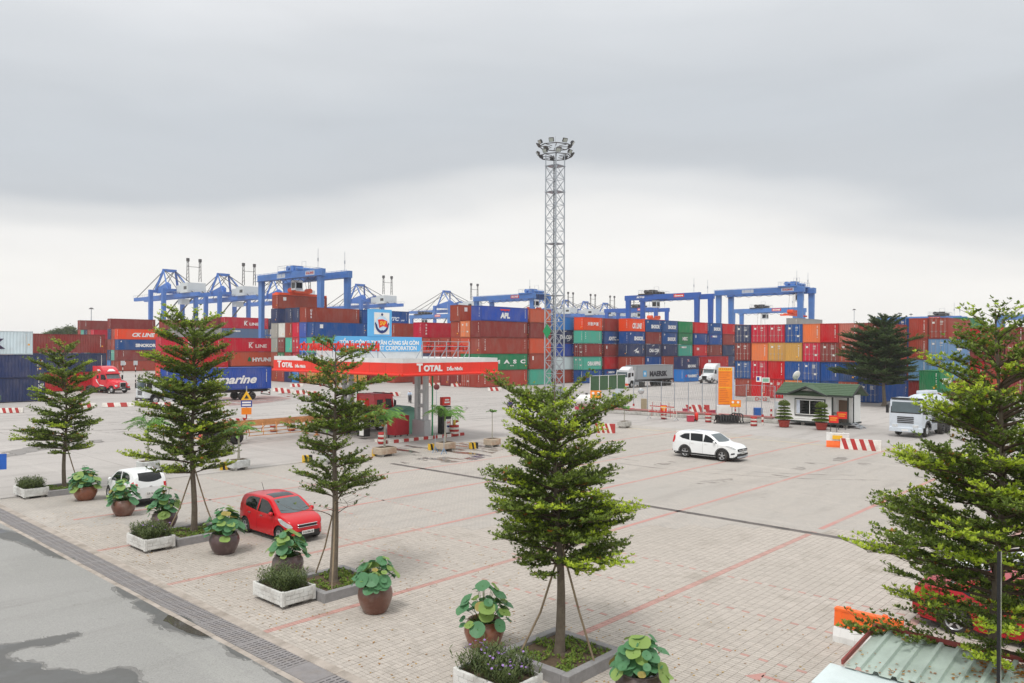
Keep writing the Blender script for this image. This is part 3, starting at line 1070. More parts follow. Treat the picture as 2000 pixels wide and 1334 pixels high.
def mark(o, k, L, Hh):
    """painted company lettering on the long side"""
    f = L / L40
    if k == 'K LINE': side_text(o, 'K', L * .47, Hh * .46, .95, 1.05, bold=.04); side_text(o, 'LINE', L * .66, Hh * .42, 2.6, .72, bold=.03); emblem(o, [(L * .425, Hh * .66), (L * .52, Hh * .66), (L * .52, Hh * .69), (L * .425, Hh * .69)], LETTER_W)
    elif k == 'CK LINE': side_text(o, 'CK LINE', L * .56 if f > .9 else L * .52, Hh * .44, min(6.2 * f + .4, 6.2), 1.15, shear=.25, bold=.045)
    elif k == 'CK LINE2': side_text(o, 'CK LINE', L * .6, Hh * .4, 7.2, 1.5, shear=.25, bold=.045)
    elif k == 'SINOKOR': side_text(o, 'SINOKOR', L * .6, Hh * .44, 5.6 if f > .9 else 3.3, .95 if f > .9 else .85, bold=.06); emblem(o, [(.5, Hh * .78), (.75, Hh * .72), (.9, Hh * .84), (.7, Hh * .9)], LETTER_W); emblem(o, [(.55, Hh * .83), (.75, Hh * .80), (.72, Hh * .87)], M_LRED)
    elif k == 'HYUNDAI': side_text(o, 'HYUNDAI', L * .63, Hh * .46, 6.2, .85, bold=.06); emblem(o, [(L * .29, Hh * .34), (L * .36, Hh * .34), (L * .35, Hh * .56), (L * .325, Hh * .68), (L * .30, Hh * .56)], M_LGREEN)
    elif k == 'MASC': side_text(o, 'M  A  S  C', L * .62, Hh * .52, 8.2, .72, bold=.05); side_text(o, 'MARUBA', L * .66, Hh * .27, 1.0, .2, bold=.04); col_text(o, 'CODEWORD'[:0], 0, 0, 0)
    elif k == 'APL': side_text(o, 'APL', L * .50, Hh * .40, 2.5, 1.05, shear=.06, bold=.07); emblem(o, [(L * .39, Hh * .84), (L * .42, Hh * .70), (L * .46, Hh * .76), (L * .50, Hh * .68), (L * .54, Hh * .76), (L * .58, Hh * .70), (L * .61, Hh * .84)], M_LRED)
    elif k == 'KMTC': side_text(o, 'KMTC', L * (.62 if f > .9 else .47), Hh * .42, 4.1 if f > .9 else 2.7, .82, shear=.3, bold=.06); side_text(o, 'LINE', L * (.86 if f > .9 else .78), Hh * .33, 1.0, .3, shear=.3, bold=.05)
    elif k == 'SM LINE': side_text(o, 'SM', L * .50, Hh * .45, 2.3, .95, M_LCRIM, .3, .05); side_text(o, 'LINE', L * .73, Hh * .45, 2.6, .95, None, .3, .05); emblem(o, [(L * .80, Hh * .76), (L * .83, Hh * .70), (L * .87, Hh * .86), (L * .83, Hh * .78)], LETTER_W)
    elif k == 'COSCO': side_text(o, 'C O S C O', L * .62, Hh * .44, 6.6 if f > .9 else 2.4, .85 if f > .9 else .6, M_LNAVY, bold=.03)
    elif k == 'seaco': side_text(o, 'seaco', L * .26 if f > .9 else L * .4, Hh * .76, 2.2, .42, bold=.05); emblem(o, [(L * .13, Hh * .70), (L * .17, Hh * .70), (L * .17, Hh * .82), (L * .15, Hh * .82)], M_LRED)
    elif k == 'CMA CGM': side_text(o, 'CMA CGM', L * .52, Hh * .48, 3.8, .8, bold=.05); emblem(o, [(L * .40, Hh * .84), (L * .47, Hh * .93), (L * .55, Hh * .96), (L * .55, Hh * .93), (L * .48, Hh * .89), (L * .43, Hh * .82)], LETTER_W); emblem(o, [(L * .58, Hh * .16), (L * .70, Hh * .20), (L * .76, Hh * .32), (L * .74, Hh * .33), (L * .68, Hh * .23), (L * .58, Hh * .19)], LETTER_W)
    elif k == 'CHINA SHIPPING': side_text(o, 'CHINA SHIPPING', L * .58, Hh * .48, 4.3, .85, bold=.06)
    elif k == 'BIEN DONG': side_text(o, 'BIEN DONG', L * .52, Hh * .25, 3.2, .6, bold=.05); emblem(o, [(L * .22, Hh * .62), (L * .27, Hh * .62), (L * .36, Hh * .80), (L * .31, Hh * .80)], M_LRED); emblem(o, [(L * .31, Hh * .62), (L * .36, Hh * .62), (L * .27, Hh * .80), (L * .22, Hh * .80)], LETTER_W)
    elif k == 'TRANSIMEX': side_text(o, 'TRANSIMEX', L * .55, Hh * .45, 3.8, .6, bold=.06); emblem(o, [(L * .1, Hh * .38), (L * .17, Hh * .38), (L * .2, Hh * .56), (L * .13, Hh * .56)], M_LRED)
    elif k == 'TRITON': col_text(o, 'TRITON', L * .09, Hh * .9, .34)
    elif k == 'tex': col_text(o, 'tex', L * .09, Hh * .88, .5)
    elif k == 'UES': col_text(o, 'UES', L * .08, Hh * .88, .62)
    elif k == 'num': col_text(o, '7304', L * .12, Hh * .88, .36)
    elif k == 'CAPITAL': side_text(o, 'CAPITAL', L * .6, Hh * .56, 4.4, .7, bold=.05)
    elif k == 'CN4': side_text(o, '天敬海運', L * .5, Hh * .5, 3.6, .75, bold=.02)
    elif k == 'CNV': col_text(o, '中遠海運', L * .09, Hh * .92, .55)
    elif k == 'DS': side_text(o, 'DS', L * .3, Hh * .62, 1.1, .6, bold=.07)
    elif k == 'apl2': side_text(o, 'apl', L * .5, Hh * .55, 2.8, 1.0, bold=.05)
    elif k == 'logo': side_text(o, 'PIL', L * .55, Hh * .35, 1.5, .4, shear=.3, bold=.05); emblem(o, [(L * .3, Hh * .42), (L * .5, Hh * .46), (L * .62, Hh * .74), (L * .5, Hh * .60)], LETTER_W); emblem(o, [(L * .38, Hh * .38), (L * .66, Hh * .40), (L * .66, Hh * .46), (L * .5, Hh * .44)], LETTER_W)
    elif k == 'CG': side_text(o, 'MSC', L * .45, Hh * .5, 2.2, .8, bold=.05)
    elif k == 'EVERGREEN': side_text(o, 'EVERGREEN', L * .52, Hh * .52, L * .72, .75, bold=.05)
    elif k == 'ONE': side_text(o, 'K', L * .73, Hh * .46, 1.5, 1.25, M_LPURPLE, bold=.06); side_text(o, 'MAERS', L * .38, Hh * .46, 7.0, 1.25, M_LPURPLE, bold=.06)
    elif k == 'sq': emblem(o, [(L * .1, Hh * .6), (L * .16, Hh * .6), (L * .16, Hh * .85), (L * .1, Hh * .85)], LETTER_W)

_labels = set()
ORD = ['ground', 'second', 'third', 'fourth', 'fifth', 'sixth']
SIZE = {L20: 'short', L40: 'long', L45: 'extra-long'}
WRITTEN = {None: '', 'CN4': ' with four white characters', 'CNV': ' with white characters down its side'}

def container(x, y, z, L, Hh, colour, mk=None, door=False, where='', tier=None, parts=True, group=None, rz=0, seed=None, below=None, above=None):
    body, en, ef, frame, dr, rod = container_meshes(L, Hh)
    c, cname = PAL[colour]
    rr = random.Random(seed if seed is not None else int(x * 131 + y * 977 + z * 31))
    col = [v * rr.uniform(.93, 1.07) for v in lin(c)]
    o = link('shipping_container', body, None, (x, y, z), rz)
    col4 = (*[min(v * .95, 1) for v in col], 1)
    o.color = col4
    for nm, me in (('frame', frame), ('end_panel', ef)):
        p = link(nm, me, o)
        p.color = col4
    if door:
        for k in (0, 1):
            d = link('door', dr, o, (0, .11 + k * (CW - .22) / 2, 0))
            d.color = col4
            for q in (.3, .8):
                rd_ = link('lock_rod', rod, d, (-.012, q, 0))
        link('sticker', STICKW, o, (-.004, CW - .45, Hh * .72), -pi / 2)
        if rr.random() < .6:
            link('sticker', STICKW, o, (-.004, CW * .32, Hh * .3), -pi / 2)
        link('code_marking', CODEB[rr.randrange(4)], o, (-.004, CW * .42, Hh * .84), -pi / 2)
    else:
        p = link('end_panel', en, o)
        p.color = col4
        link('code_marking', CODES[rr.randrange(4)], o, (-.004, .5, Hh * .88), -pi / 2)
        if rr.random() < .4:
            link('sticker', STICK, o, (-.004, CW * .25 + .2, Hh * .2), -pi / 2)
    if parts:
        link('code_marking', CODES[rr.randrange(4)], o, (L - .75, -.008, Hh * .88))
        if rr.random() < .5:
            link('sticker', STICK, o, (L - .55, -.008, Hh * rr.uniform(.2, .6)))
        if mk:
            mark(o, mk, L, Hh)
    lab = f'{cname} {SIZE[L]} container'
    if mk == 'CN4': lab += ' with white characters'
    elif mk in ('TRITON', 'tex', 'UES', 'num', 'CNV'): lab += ' with white upright lettering'
    elif mk in ('COSCO',): lab += ' with navy lettering'
    elif mk: lab += ' with white lettering'
    elif door: lab += ' with barred doors'
    if tier is not None:
        lab += f', {ORD[tier]} tier, {where}'
        tail = f', {ORD[tier]} tier, {where}'
        opts = [lab]
        if below: opts.append(f'{cname} {SIZE[L]} container on a {below} one' + tail)
        if above: opts.append(f'{cname} {SIZE[L]} container under a {above} one' + tail)
        if below and above: opts.append(f'{cname} {SIZE[L]} container between {below} and {above} ones' + tail)
        if below and not above: opts.append(f'topmost {cname} {SIZE[L]} container on a {below} one' + tail)
        lab = next((q for q in opts if q not in _labels and len(q.split()) <= 16), lab)
    else:
        lab += ' ' + where
    _labels.add(lab)
    for ch in o.children:
        if ch.name.startswith('code_marking'):
            ch['kind'] = 'stuff'
    tag(o, lab, 'container', group or ('containers ' + where))
    return o

def stack(x, y, L, tiers, where, hh=HS, group=None):
    """tiers bottom to top: 'code', 'code:MARK', a trailing * means the doors face us, ^ a tall container"""
    z = 0.02
    under = None
    for k, t in enumerate(tiers):
        h_ = HC if '^' in t else hh
        d = '*' in t
        t = t.replace('*', '').replace('^', '')
        c, _, mk = t.partition(':')
        if c != '-':
            container(x + random.uniform(-.10, .10), y + random.uniform(-.045, .045), z, L, h_, c, mk or None, d, where, k, True, group, below=under, above=next((PAL[q.strip('*^').split(':')[0].strip('*^')][1] for q in tiers[k + 1:k + 2]), None))
            under = PAL[c][1]
        z += h_ + .012
    return z

RP = 2.6
# -- the tall rows behind the fuel canopy; x is the lengthwise bay, rows recede along y
W1 = 'in the rows behind the canopy'
X1, Y1 = 95.2, 95.2
stack(X1, Y1, L40, ['br:TRITON^', 'gn:MASC^', 'br:TRITON^', 'mr^', 'rb:APL'], W1)
stack(X1, Y1 + RP, L40, ['br*^', 'gn^', 'ob^', 'og*^'], W1)
stack(X1, Y1 + 2 * RP, L40, ['mr^', 'br^', 'ob^', 'br^', 'br:sq^'], W1)
for k, t in ((3, ['mr^', 'br^', 'br^']), (4, ['br^', 'mr^', 'br^']), (5, ['ob^', 'nv^', 'br^']), (6, ['mr^', 'nv^', 'br:TRITON^', 'cr:CNV^'])):
    stack(X1, Y1 + k * RP, L40, t, W1)
for k, t in ((9, ['br^', 'mr^', 'gn^', 'br^']), (12, ['mr^', 'vi^', 'br^', 'lb:SM LINE^']), (13, ['br^', 'tl^', 'mr^', 'br^', 'bl:KMTC^'])):
    stack(X1, Y1 + k * RP, L40, t, W1)
W2 = 'in rows left of the roof sign'
X0 = 82.2
stack(X0, Y1 + 12 * RP, L40, ['ye:seaco^', 'sb:seaco^', 'tl:sq^', 'bl:sq^'], W2)
stack(X0, Y1 + 13 * RP, L40, ['ob^', 'vi^', 'lb^', 'vi^', 'br:UES^'], W2)
stack(X0, Y1 + 14 * RP, L40, ['lb^', 'cr*^', 'cr*^', 'cr^', 'nv^'], W2)
stack(X0, Y1 + 15 * RP, L40, ['nv^', 'br^', 'tl^', 'br^', 'nv^'], W2)
stack(X0, Y1 + 16 * RP, L40, ['br^', 'gn*^', 'mr*^', 'wh^'], W2)
stack(X0, Y1 + 17 * RP, L40, ['br^', 'br^', 'gy^', 'gy^', 'nv^'], W2)
# -- staggered short bays right of the light tower
W3 = 'in bays behind the light tower'
stack(108.2, 95.2, L20, ['tl^', 'br:sq^', 'ob^', 'mr^', 'ob'], W3)
stack(117.0, 96.3, L20, ['br', 'wh', 'rb', 'nv:CMA CGM', 'lb:sq'], W3)
stack(110.8, 98.6, L20, ['br', 'br', 'nv', 'ob', 'br'], W3)
stack(121.4, 92.9, L20, ['bl', 'tl:CHINA SHIPPING*', 'mr:num*', 'tl:num', 'oc:CN4'], W3)
stack(124.0, 95.8, L20, ['mr', 'nv:CG', 'tl', 'ob', 'mr*'], W3)
stack(129.0, 93.4, L20, ['bl:seaco', 'rd', 'mr:sq', 'bl:KMTC', 'mr*'], W3)
stack(132.6, 90.0, L20, ['nv', 'br:num', 'nv:logo', 'bl:SINOKOR', 'oc:CK LINE'], W3)
stack(139.4, 90.2, L20, ['mr', 'bl:sq', 'nv:CMA CGM', 'mr*', 'bl:SINOKOR'], W3)
stack(145.8, 90.0, L20, ['br', 'br:num', 'nv:sq', 'bl:SINOKOR', 'bl:SINOKOR'], W3)
stack(152.6, 90.2, L20, ['br', 'nv', 'tl:seaco', 'gn:CG', 'gn'], W3)
stack(159.4, 90.2, L20, ['nv', 'bl:SINOKOR', 'rd:DS', 'bl:sq', 'rd'], W3)
stack(166.2, 89.9, L20, ['mr', 'nv:sq', 'mr:num', 'bl:seaco', 'bl:SINOKOR'], W3)
stack(173.0, 90.1, L20, ['br', 'nv', 'nv', 'mr', 'rd'], W3)
stack(179.8, 90.0, L20, ['br', 'nv', 'mr', 'nv', 'ob'], W3)
stack(186.6, 89.7, L20, ['br', 'mr', 'br', 'bl', 'rd'], W3)
stack(135.0, 93.0, L20, ['br', 'mr', 'br', 'bl', 'bl'], W3)
stack(150.0, 93.2, L20, ['br', 'mr', 'br', 'bl', 'rd'], W3)
stack(166.0, 95.0, L40, ['br', 'mr', 'br', 'gn', 'gn:CG'], W3)
stack(179.0, 98.0, L40, ['br', 'mr', 'br', 'mr', 'rd'], W3)
stack(192.2, 98.0, L40, ['br', 'mr', 'nv', 'br', 'br'], W3)
stack(193.5, 89.8, L40, ['br', 'mr', 'nv', 'nv', 'mr'], W3)
stack(142.0, 82.7, L20, ['lb:TRANSIMEX', 'nv:BIEN DONG'], 'behind the grey-box lorry')
stack(148.9, 82.6, L40, ['mr*', 'rd:DS'], 'behind the white lorry')
# -- the block seen end-on behind the guard house
W4 = 'in block behind the guard house'
RX, RY = 106.0, 53.3
cols = [['br', 'bl*', 'mr*', 'nv*'], ['rd', 'cr*', 'og', 'cr*'], ['rd*', 'rd', 'ye*', 'cr*'], ['og*', 'bl', 'ye', 'bl*'], ['bl*', 'bl*', 'cr*', 'og'],
        ['bl', 'bl', 'mr*', 'rd'], ['ob*', 'bl', 'br*', 'pk'], ['bl*', 'nv*', 'br', 'br']]
for k, c_ in enumerate(cols):
    stack(RX + random.uniform(-.08, .08), RY - 2.5 * (k + 1), L40, c_, W4)
stack(118.0, 35.6 - 2.56, L40, ['bl*', 'br^', 'bl*^', 'bl*^'], W4)
stack(118.0, 33.25 - 2.6, L40, ['mr', 'pb^', 'br^', 'br^'], W4)
stack(118.0, 30.6 - 2.5, L40, ['br', 'pb:apl2*^', 'pb:apl2*^', 'br*^'], W4)
# low steel and other stacks seen over the end-on block
W5 = 'beyond the block by the guard house'
stack(150.0, 62.0, L40, ['br', 'gy', 'br', 'gy', 'gy'], W5)
stack(128.0, 44.0, L40, ['br', 'mr', 'br', 'br'], W5)
W6 = 'beyond the big leafy tree'
for k, t in enumerate((['br', 'gy', 'nv', 'gy'], ['rd', 'wh:COSCO', 'gy*', 'rd*'], ['br', 'rd', 'mr', 'rd'], ['ob', 'br', 'mr', 'ob*'], ['mr', 'br', 'br*', 'mr'], ['gy', 'mr', 'ob', 'br'], ['br', 'gn', 'tl', 'rd'], ['nv', 'gy', 'tl', 'mr'])):
    stack(138.0 - (k % 2) * .3, 33.0 - 2.6 * k, L40 if k != 1 else L20, t, W6)
stack(165.0, 36.0, L40, ['br', 'br', 'gn', 'gn', 'gn'], W6)
stack(178.5, 38.0, L40, ['br', 'br', 'gn', 'gn', 'gn'], W6)
# -- the red wall of boxes behind the blue trailer
W7 = 'in block behind the blue trailer'
XC = 76.4
stack(XC, 147.0, L40, ['nv^', 'ob:HYUNDAI^'], W7)
stack(XC, 149.6, L40, ['oc^', 'cr^', 'cr:K LINE^'], W7)
stack(XC - 12.9, 149.6, L40, ['oc:CK LINE2^', 'rd^', 'cr:K LINE^'], W7)
stack(XC - 12.9, 147.0, L40, ['oc:CK LINE2^', 'rd:DS^'], W7)
stack(84.0, 190.0, L40, ['br^', 'mr^', 'br^', 'gy:COSCO^'], W7)
stack(97.0, 190.0, L40, ['br^', 'mr^', 'br^', 'sb:seaco^', 'cr:K LINE^'], W7)
stack(94.0, 193.0, L40, ['br^', 'br^', 'br^', 'gy^', 'mr^'], W7)
stack(110.0, 190.4, L40, ['br^', 'mr^', 'br^', 'wh^', 'nv^'], W7)
# -- the brown block beyond the red lorry
W8 = 'in block beyond the red lorry'
XB, YB = 83.0, 222.7
stack(XB, YB, L40, ['br:sq^', 'mr:num^', 'bl:SINOKOR^', 'oc:CK LINE^'], W8)
stack(XB, YB + RP, L40, ['br^', 'tl*^', 'br^', 'br^'], W8)
stack(XB, YB + 2 * RP, L40, ['lb^', 'nv^', 'mr^', 'nv^', 'mr^'], W8)
stack(XB + .2, YB + 4 * RP, L40, ['br^', 'ob^', 'br^'], W8)
for k, t in ((7, ['mr^', 'br:num^', 'ob:num^', 'cr:K LINE^']), (8, ['br^', 'tl^', 'tl^', 'br^']), (9, ['ob^', 'wh^', 'tl^', 'nv^']), (10, ['br^', 'vi^', 'dg^', 'tl^']), (11, ['mr^', 'ob^', 'rb^', 'br^', 'mr:num^'])):
    stack(XB, YB + k * RP, L40, t, W8)
stack(XB + 13.1, YB, L40, ['mr^', 'tl^', 'nv^', 'nv^', 'mr:num^'], W8)
stack(XB + 13.1, YB + RP, L40, ['mr^', 'br^', 'gn^', 'br^', 'br^'], W8)
stack(XB + 26.3, YB + .2, L40, ['mr^', 'br^', 'gn^', 'br^'], W8)
stack(60.0, 252.0, L40, ['br', 'mr', 'dg:CAPITAL', 'br'], W8)
stack(47.0, 252.0, L40, ['br', 'br', 'mr'], W8)
# -- near stack of extra-long boxes at the left edge
W9 = 'in stack beside the green lorry'
stack(18.3, 109.6, L45, ['nv^', 'nv^'], W9)
stack(17.0, 109.6, L45, ['-^', '-^', 'wh:ONE^'], W9)
stack(34.6, 130.5, L40, ['rd^', 'nv^', 'mr^'], 'behind the stack of navy boxes')
for o_ in [o for o in bpy.data.objects if o.name.startswith('shipping_container') and o.get('label', '').startswith('navy extra-long')]:
    text('45', LETTER_W, o_, (L45 - .38, -.012, 1.9), .5, .55, FS, .06)
# -- far rows seen between the tall ones
W10 = 'in a row far beyond the canopy'
stack(138.0, 150.0, L40, ['br', 'br', 'br', 'gn', 'gn'], W10)
stack(151.0, 150.0, L40, ['br', 'br', 'br', 'br', 'nv:CMA CGM'], W10)
stack(164.0, 158.0, L40, ['br', 'br', 'ob', 'br', 'ob'], W10)
stack(150.0, 128.0, L40, ['br', 'mr', 'ob', 'br', 'oc'], W10)
# ---------------------------------------------------------------- cranes
random.seed(21)
M_RTGD = mat('crane_blue', (38, 92, 178), 0.45, var=0.08, scale=.6, dirt=(90, 84, 84), dirtfac=.25)
M_RTGL = mat('crane_light_blue', (78, 128, 196), 0.45, var=0.08, scale=.6, dirt=(96, 92, 92), dirtfac=.25)
M_STS = mat('quay_crane_blue', (54, 110, 190), 0.5, var=0.08, scale=.3)
M_SPREAD = mat('spreader_orange', (246, 92, 42), 0.5, var=0.1)
M_CABW = mat('crane_cab_white', (204, 210, 212), 0.5, var=0.06)

def rtg(x, y, wb, m, label, span=23.5, top=23.0, trolley=.3, hang=12.0, load=None, plates=(('KONE', .72, SIGNRED, LETTER_W),), walkway=False, reach=40):
    """yard gantry: x, y is the foot of its near front leg; girders run along y"""
    t = thing('yard_gantry_crane', label, 'crane', (x, y, 0), 0, 'yard gantry cranes over the stacks')
    gd, gw = 1.5, .9
    for gx in (0, wb):
        for gy in (0, span):
            lg = MB()
            p = [(gx - .38, gy - .5), (gx + .38, gy - .5), (gx + .38, gy + .5), (gx - .38, gy + .5)]
            q = [(gx - .42, gy - .75), (gx + .42, gy - .75), (gx + .42, gy + .75), (gx - .42, gy + .75)]
            lg.add([(a, b, 2.0) for a, b in p] + [(a, b, top - gd) for a, b in q], [(3, 2, 1, 0), (4, 5, 6, 7), (0, 1, 5, 4), (1, 2, 6, 5), (2, 3, 7, 6), (3, 0, 4, 7)])
            lg.build('leg', m, t)
        g = MB()
        g.box(gx - gw / 2, -1.1, top - gd, gx + gw / 2, span + 1.1, top)
        gi = g.build('girder', m, t)
        if walkway or gx == 0:
            r = MB()
            for k in range(15):
                yy = -1 + k * (span + 2) / 14
                r.bar((gx - .9, yy, top - (1.0 if walkway else 1.4)), (gx - .9, yy, top + (.1 if walkway else -.4)), .05)
            r.box(gx - 1.0, -1, top - 1.45, gx - .45, span + 1, top - 1.38)
            r.bar((gx - .9, -1, top - .4), (gx - .9, span + 1, top - .4), .05)
            if walkway:
                r.bar((gx - .9, -1, top + .1), (gx - .9, span + 1, top + .1), .07)
                r.build('walkway', m, gi)
    for gy in (0, span):
        MB().box(-1.2, gy - .45, 1.1, wb + 1.2, gy + .45, 2.05).build('sill_beam', m, t)
        for k in range(4):
            wx = -.6 + k * (wb + 1.2) / 3
            w = MB()
            w.lathe([(.2, -.25), (.6, -.25), (.75, -.12), (.75, .12), (.6, .25), (.2, .25)], 14, (wx, gy, .76), axis='y')
            w.build('wheel', RUBBER, t)
        MB().bar((0, gy, 9.5), (wb, gy, 9.5), .35).build('tie_beam', m, t)
    MB().box(wb * .2, -.9, 2.06, wb * .8, .9, 4.4).build('power_house', M_CABW, t)
    # access ladder on the near rear leg
    ld = MB()
    for s in (-.3, .3):
        ld.bar((wb + .6, s, 2), (wb + .6, s, top), .06)
    for k in range(30):
        ld.bar((wb + .6, -.3, 2.3 + k * .68), (wb + .6, .3, 2.3 + k * .68), .04)
    ld.build('ladder', STEEL, t)
    ty = span * trolley
    tr = MB()
    tr.box(-.7, ty - 2.6, top + .02, wb + .7, ty + 2.6, top + .35)
    tr.box(.6, ty - 1.6, top + .35, wb * .45, ty - .3, top + 1.5).box(wb * .5, ty - .9, top + .35, wb - .5, ty + 1.0, top + 1.3)
    tr.cyl((.6, ty + .9, top + 1.0), (wb - .6, ty + .9, top + 1.0), .55, n=12)
    tr.cyl((.8, ty - 2.0, top + .8), (wb - 1.5, ty - 2.0, top + .8), .35, n=10)
    tro = tr.build('trolley', DARKSTEEL if not walkway else m, t)
    r = MB()
    for yy in (ty - 2.5, ty + 2.5):
        r.bar((-.7, yy, top + 1.4), (wb + .7, yy, top + 1.4), .05)
        for k in range(6):
            xx = -.7 + k * (wb + 1.4) / 5
            r.bar((xx, yy, top + .3), (xx, yy, top + 1.4), .05)
    for xx in (-.7, wb + .7):
        r.bar((xx, ty - 2.5, top + 1.4), (xx, ty + 2.5, top + 1.4), .05)
        r.bar((xx, ty - 2.5, top + .85), (xx, ty + 2.5, top + .85), .05)
    r.bar((wb * .6, ty + .4, top + 1.3), (wb * .6, ty + .4, top + 2.7), .05).bar((wb * .6, ty - 1.2, top + 1.3), (wb * .6, ty - 1.2, top + 2.7), .05).bar((wb * .6, ty + .4, top + 2.7), (wb * .6, ty - 1.2, top + 2.7), .05)
    r.build('railing', STEEL, tro)
    c = MB().box(-.1, ty - 3.6, top - gd - 2.4, 1.7, ty - 1.9, top - gd - .3)
    cab = c.build('operator_cab', M_CABW, t)
    MB().box(-.13, ty - 3.4, top - gd - 2.0, -.11, ty - 2.1, top - gd - .8).box(.1, ty - 3.63, top - gd - 2.0, 1.5, ty - 3.61, top - gd - .8).build('window', GLASS, cab)
    # spreader on its ropes
    cx = wb / 2
    s = MB()
    s.box(cx - 6.0, ty - .35, hang, cx + 6.0, ty + .35, hang + .5)
    s.box(cx - 6.05, ty - 1.2, hang - .12, cx - 5.75, ty + 1.2, hang + .3).box(cx + 5.75, ty - 1.2, hang - .12, cx + 6.05, ty + 1.2, hang + .3)
    s.box(cx - 1.9, ty - .9, hang + .5, cx + 1.9, ty + .9, hang + 1.0)
    for q in (-2.1, 2.1):
        s.cyl((cx + q, ty - .8, hang + 1.15), (cx + q, ty + .8, hang + 1.15), .55, n=12)
        s.box(cx + q - .3, ty - .5, hang + .9, cx + q + .3, ty + .5, hang + 1.6)
    s.build('spreader', M_SPREAD, t)
    rp_ = MB()
    for qx in (-2.1, 2.1):
        for qy in (-.6, .6):
            rp_.bar((cx + qx, ty + qy, hang + 1.2), (cx + qx * .6, ty + qy, top), .045)
    rp_.build('hoist_rope', DARKSTEEL, t)
    # festoon cable loops under the front girder
    fe = MB()
    n = 7
    for k in range(n):
        y0 = 1 + (span - 3) * k / n
        y1 = 1 + (span - 3) * (k + 1) / n
        fe.tube([(-.5, y0 + (y1 - y0) * q / 6, top - gd - .05 - .8 * sin(pi * q / 6)) for q in range(7)], .05, 4)
    fe.build('festoon_cable', BLACK, t)
    for k, (gx, gy) in enumerate(((0, 0), (wb, 0))):
        a = MB()
        a.bar((gx, gy + 1.0, top), (gx, gy + 1.0, top + 4.2), .07)
        a.cyl((gx, gy + 1.0, top + 1.6), (gx, gy + 1.0, top + 2.3), .14, n=6)
        a.build('aerial', STEEL, t)
    for s_, f_, bm, lm in plates:
        yc = span * (1 - f_)
        MB().box(-gw / 2 - .02, yc - 1.7, top - 1.15, -gw / 2 - .005, yc + 1.7, top - .2).build('name_plate', bm, t)
        text(s_, lm, t, (-gw / 2 - .03, yc, top - .68), 2.8, .55, FE, .05, .15)
    return t

rtg(90.7, 137.2, 6.6, M_RTGL, 'light-blue gantry crane lowering a brown container left of the roof sign', trolley=.55, hang=18.1, walkway=True,
    plates=(('KALMAR', .86, M_CABW, LETTER_W if False else mat('plate_red_text', (196, 60, 50))), ('    ', .38, M_CABW, BLACK)))
container(90.7 + 3.3 - 6.1, 137.2 + .55 * 23.5 - 1.22, 15.1, L40, HC, 'br', 'sq', False, 'hanging from the light-blue gantry crane', None, True, 'container on the crane hook')
rtg(199.5, 112.0, 8.0, M_RTGD, 'dark-blue gantry crane standing highest behind the staggered bays', trolley=.72, hang=15.2, plates=(('Konecranes'[:4] + 'nova', .76, SIGNRED, LETTER_W), ('RTG', .2, M_RTGD, LETTER_W)))
rtg(202.0, 83.0, 7.4, M_RTGL, 'light-blue gantry crane behind the guard house with its spreader near one leg', trolley=.14, hang=15.8, walkway=True, top=23.4,
    plates=(('KALMAR', .86, M_CABW, mat('plate_red_text', (196, 60, 50))), ('    ', .38, M_CABW, BLACK)))
rtg(262.0, 165.0, 8.0, M_RTGD, 'smaller-looking dark-blue gantry crane framed under the highest gantry', trolley=.45, hang=14.0)
rtg(173.6, 152.0, 7.0, M_RTGL, 'light-blue gantry crane behind the boxes next to the light tower', trolley=.1, hang=17.5, walkway=True)
rtg(268.0, 112.0, 7.0, M_RTGL, 'distant light-blue gantry crane under the two big gantries', trolley=.6, hang=13.0, top=21.5)
rtg(276.0, 63.0, 7.0, M_RTGL, 'distant blue gantry crane beyond the dark conifer', trolley=.25, hang=12.0, top=17.6)
rtg(300.0, 33.0, 7.0, M_RTGL, 'distant blue gantry crane beyond the big leafy tree', trolley=.5, hang=13.0, top=18.5)
rtg(214.0, 232.0, 7.0, M_RTGL, 'distant pale-blue gantry crane over the canopy roof sign', trolley=.8, hang=13.0, top=20.5)

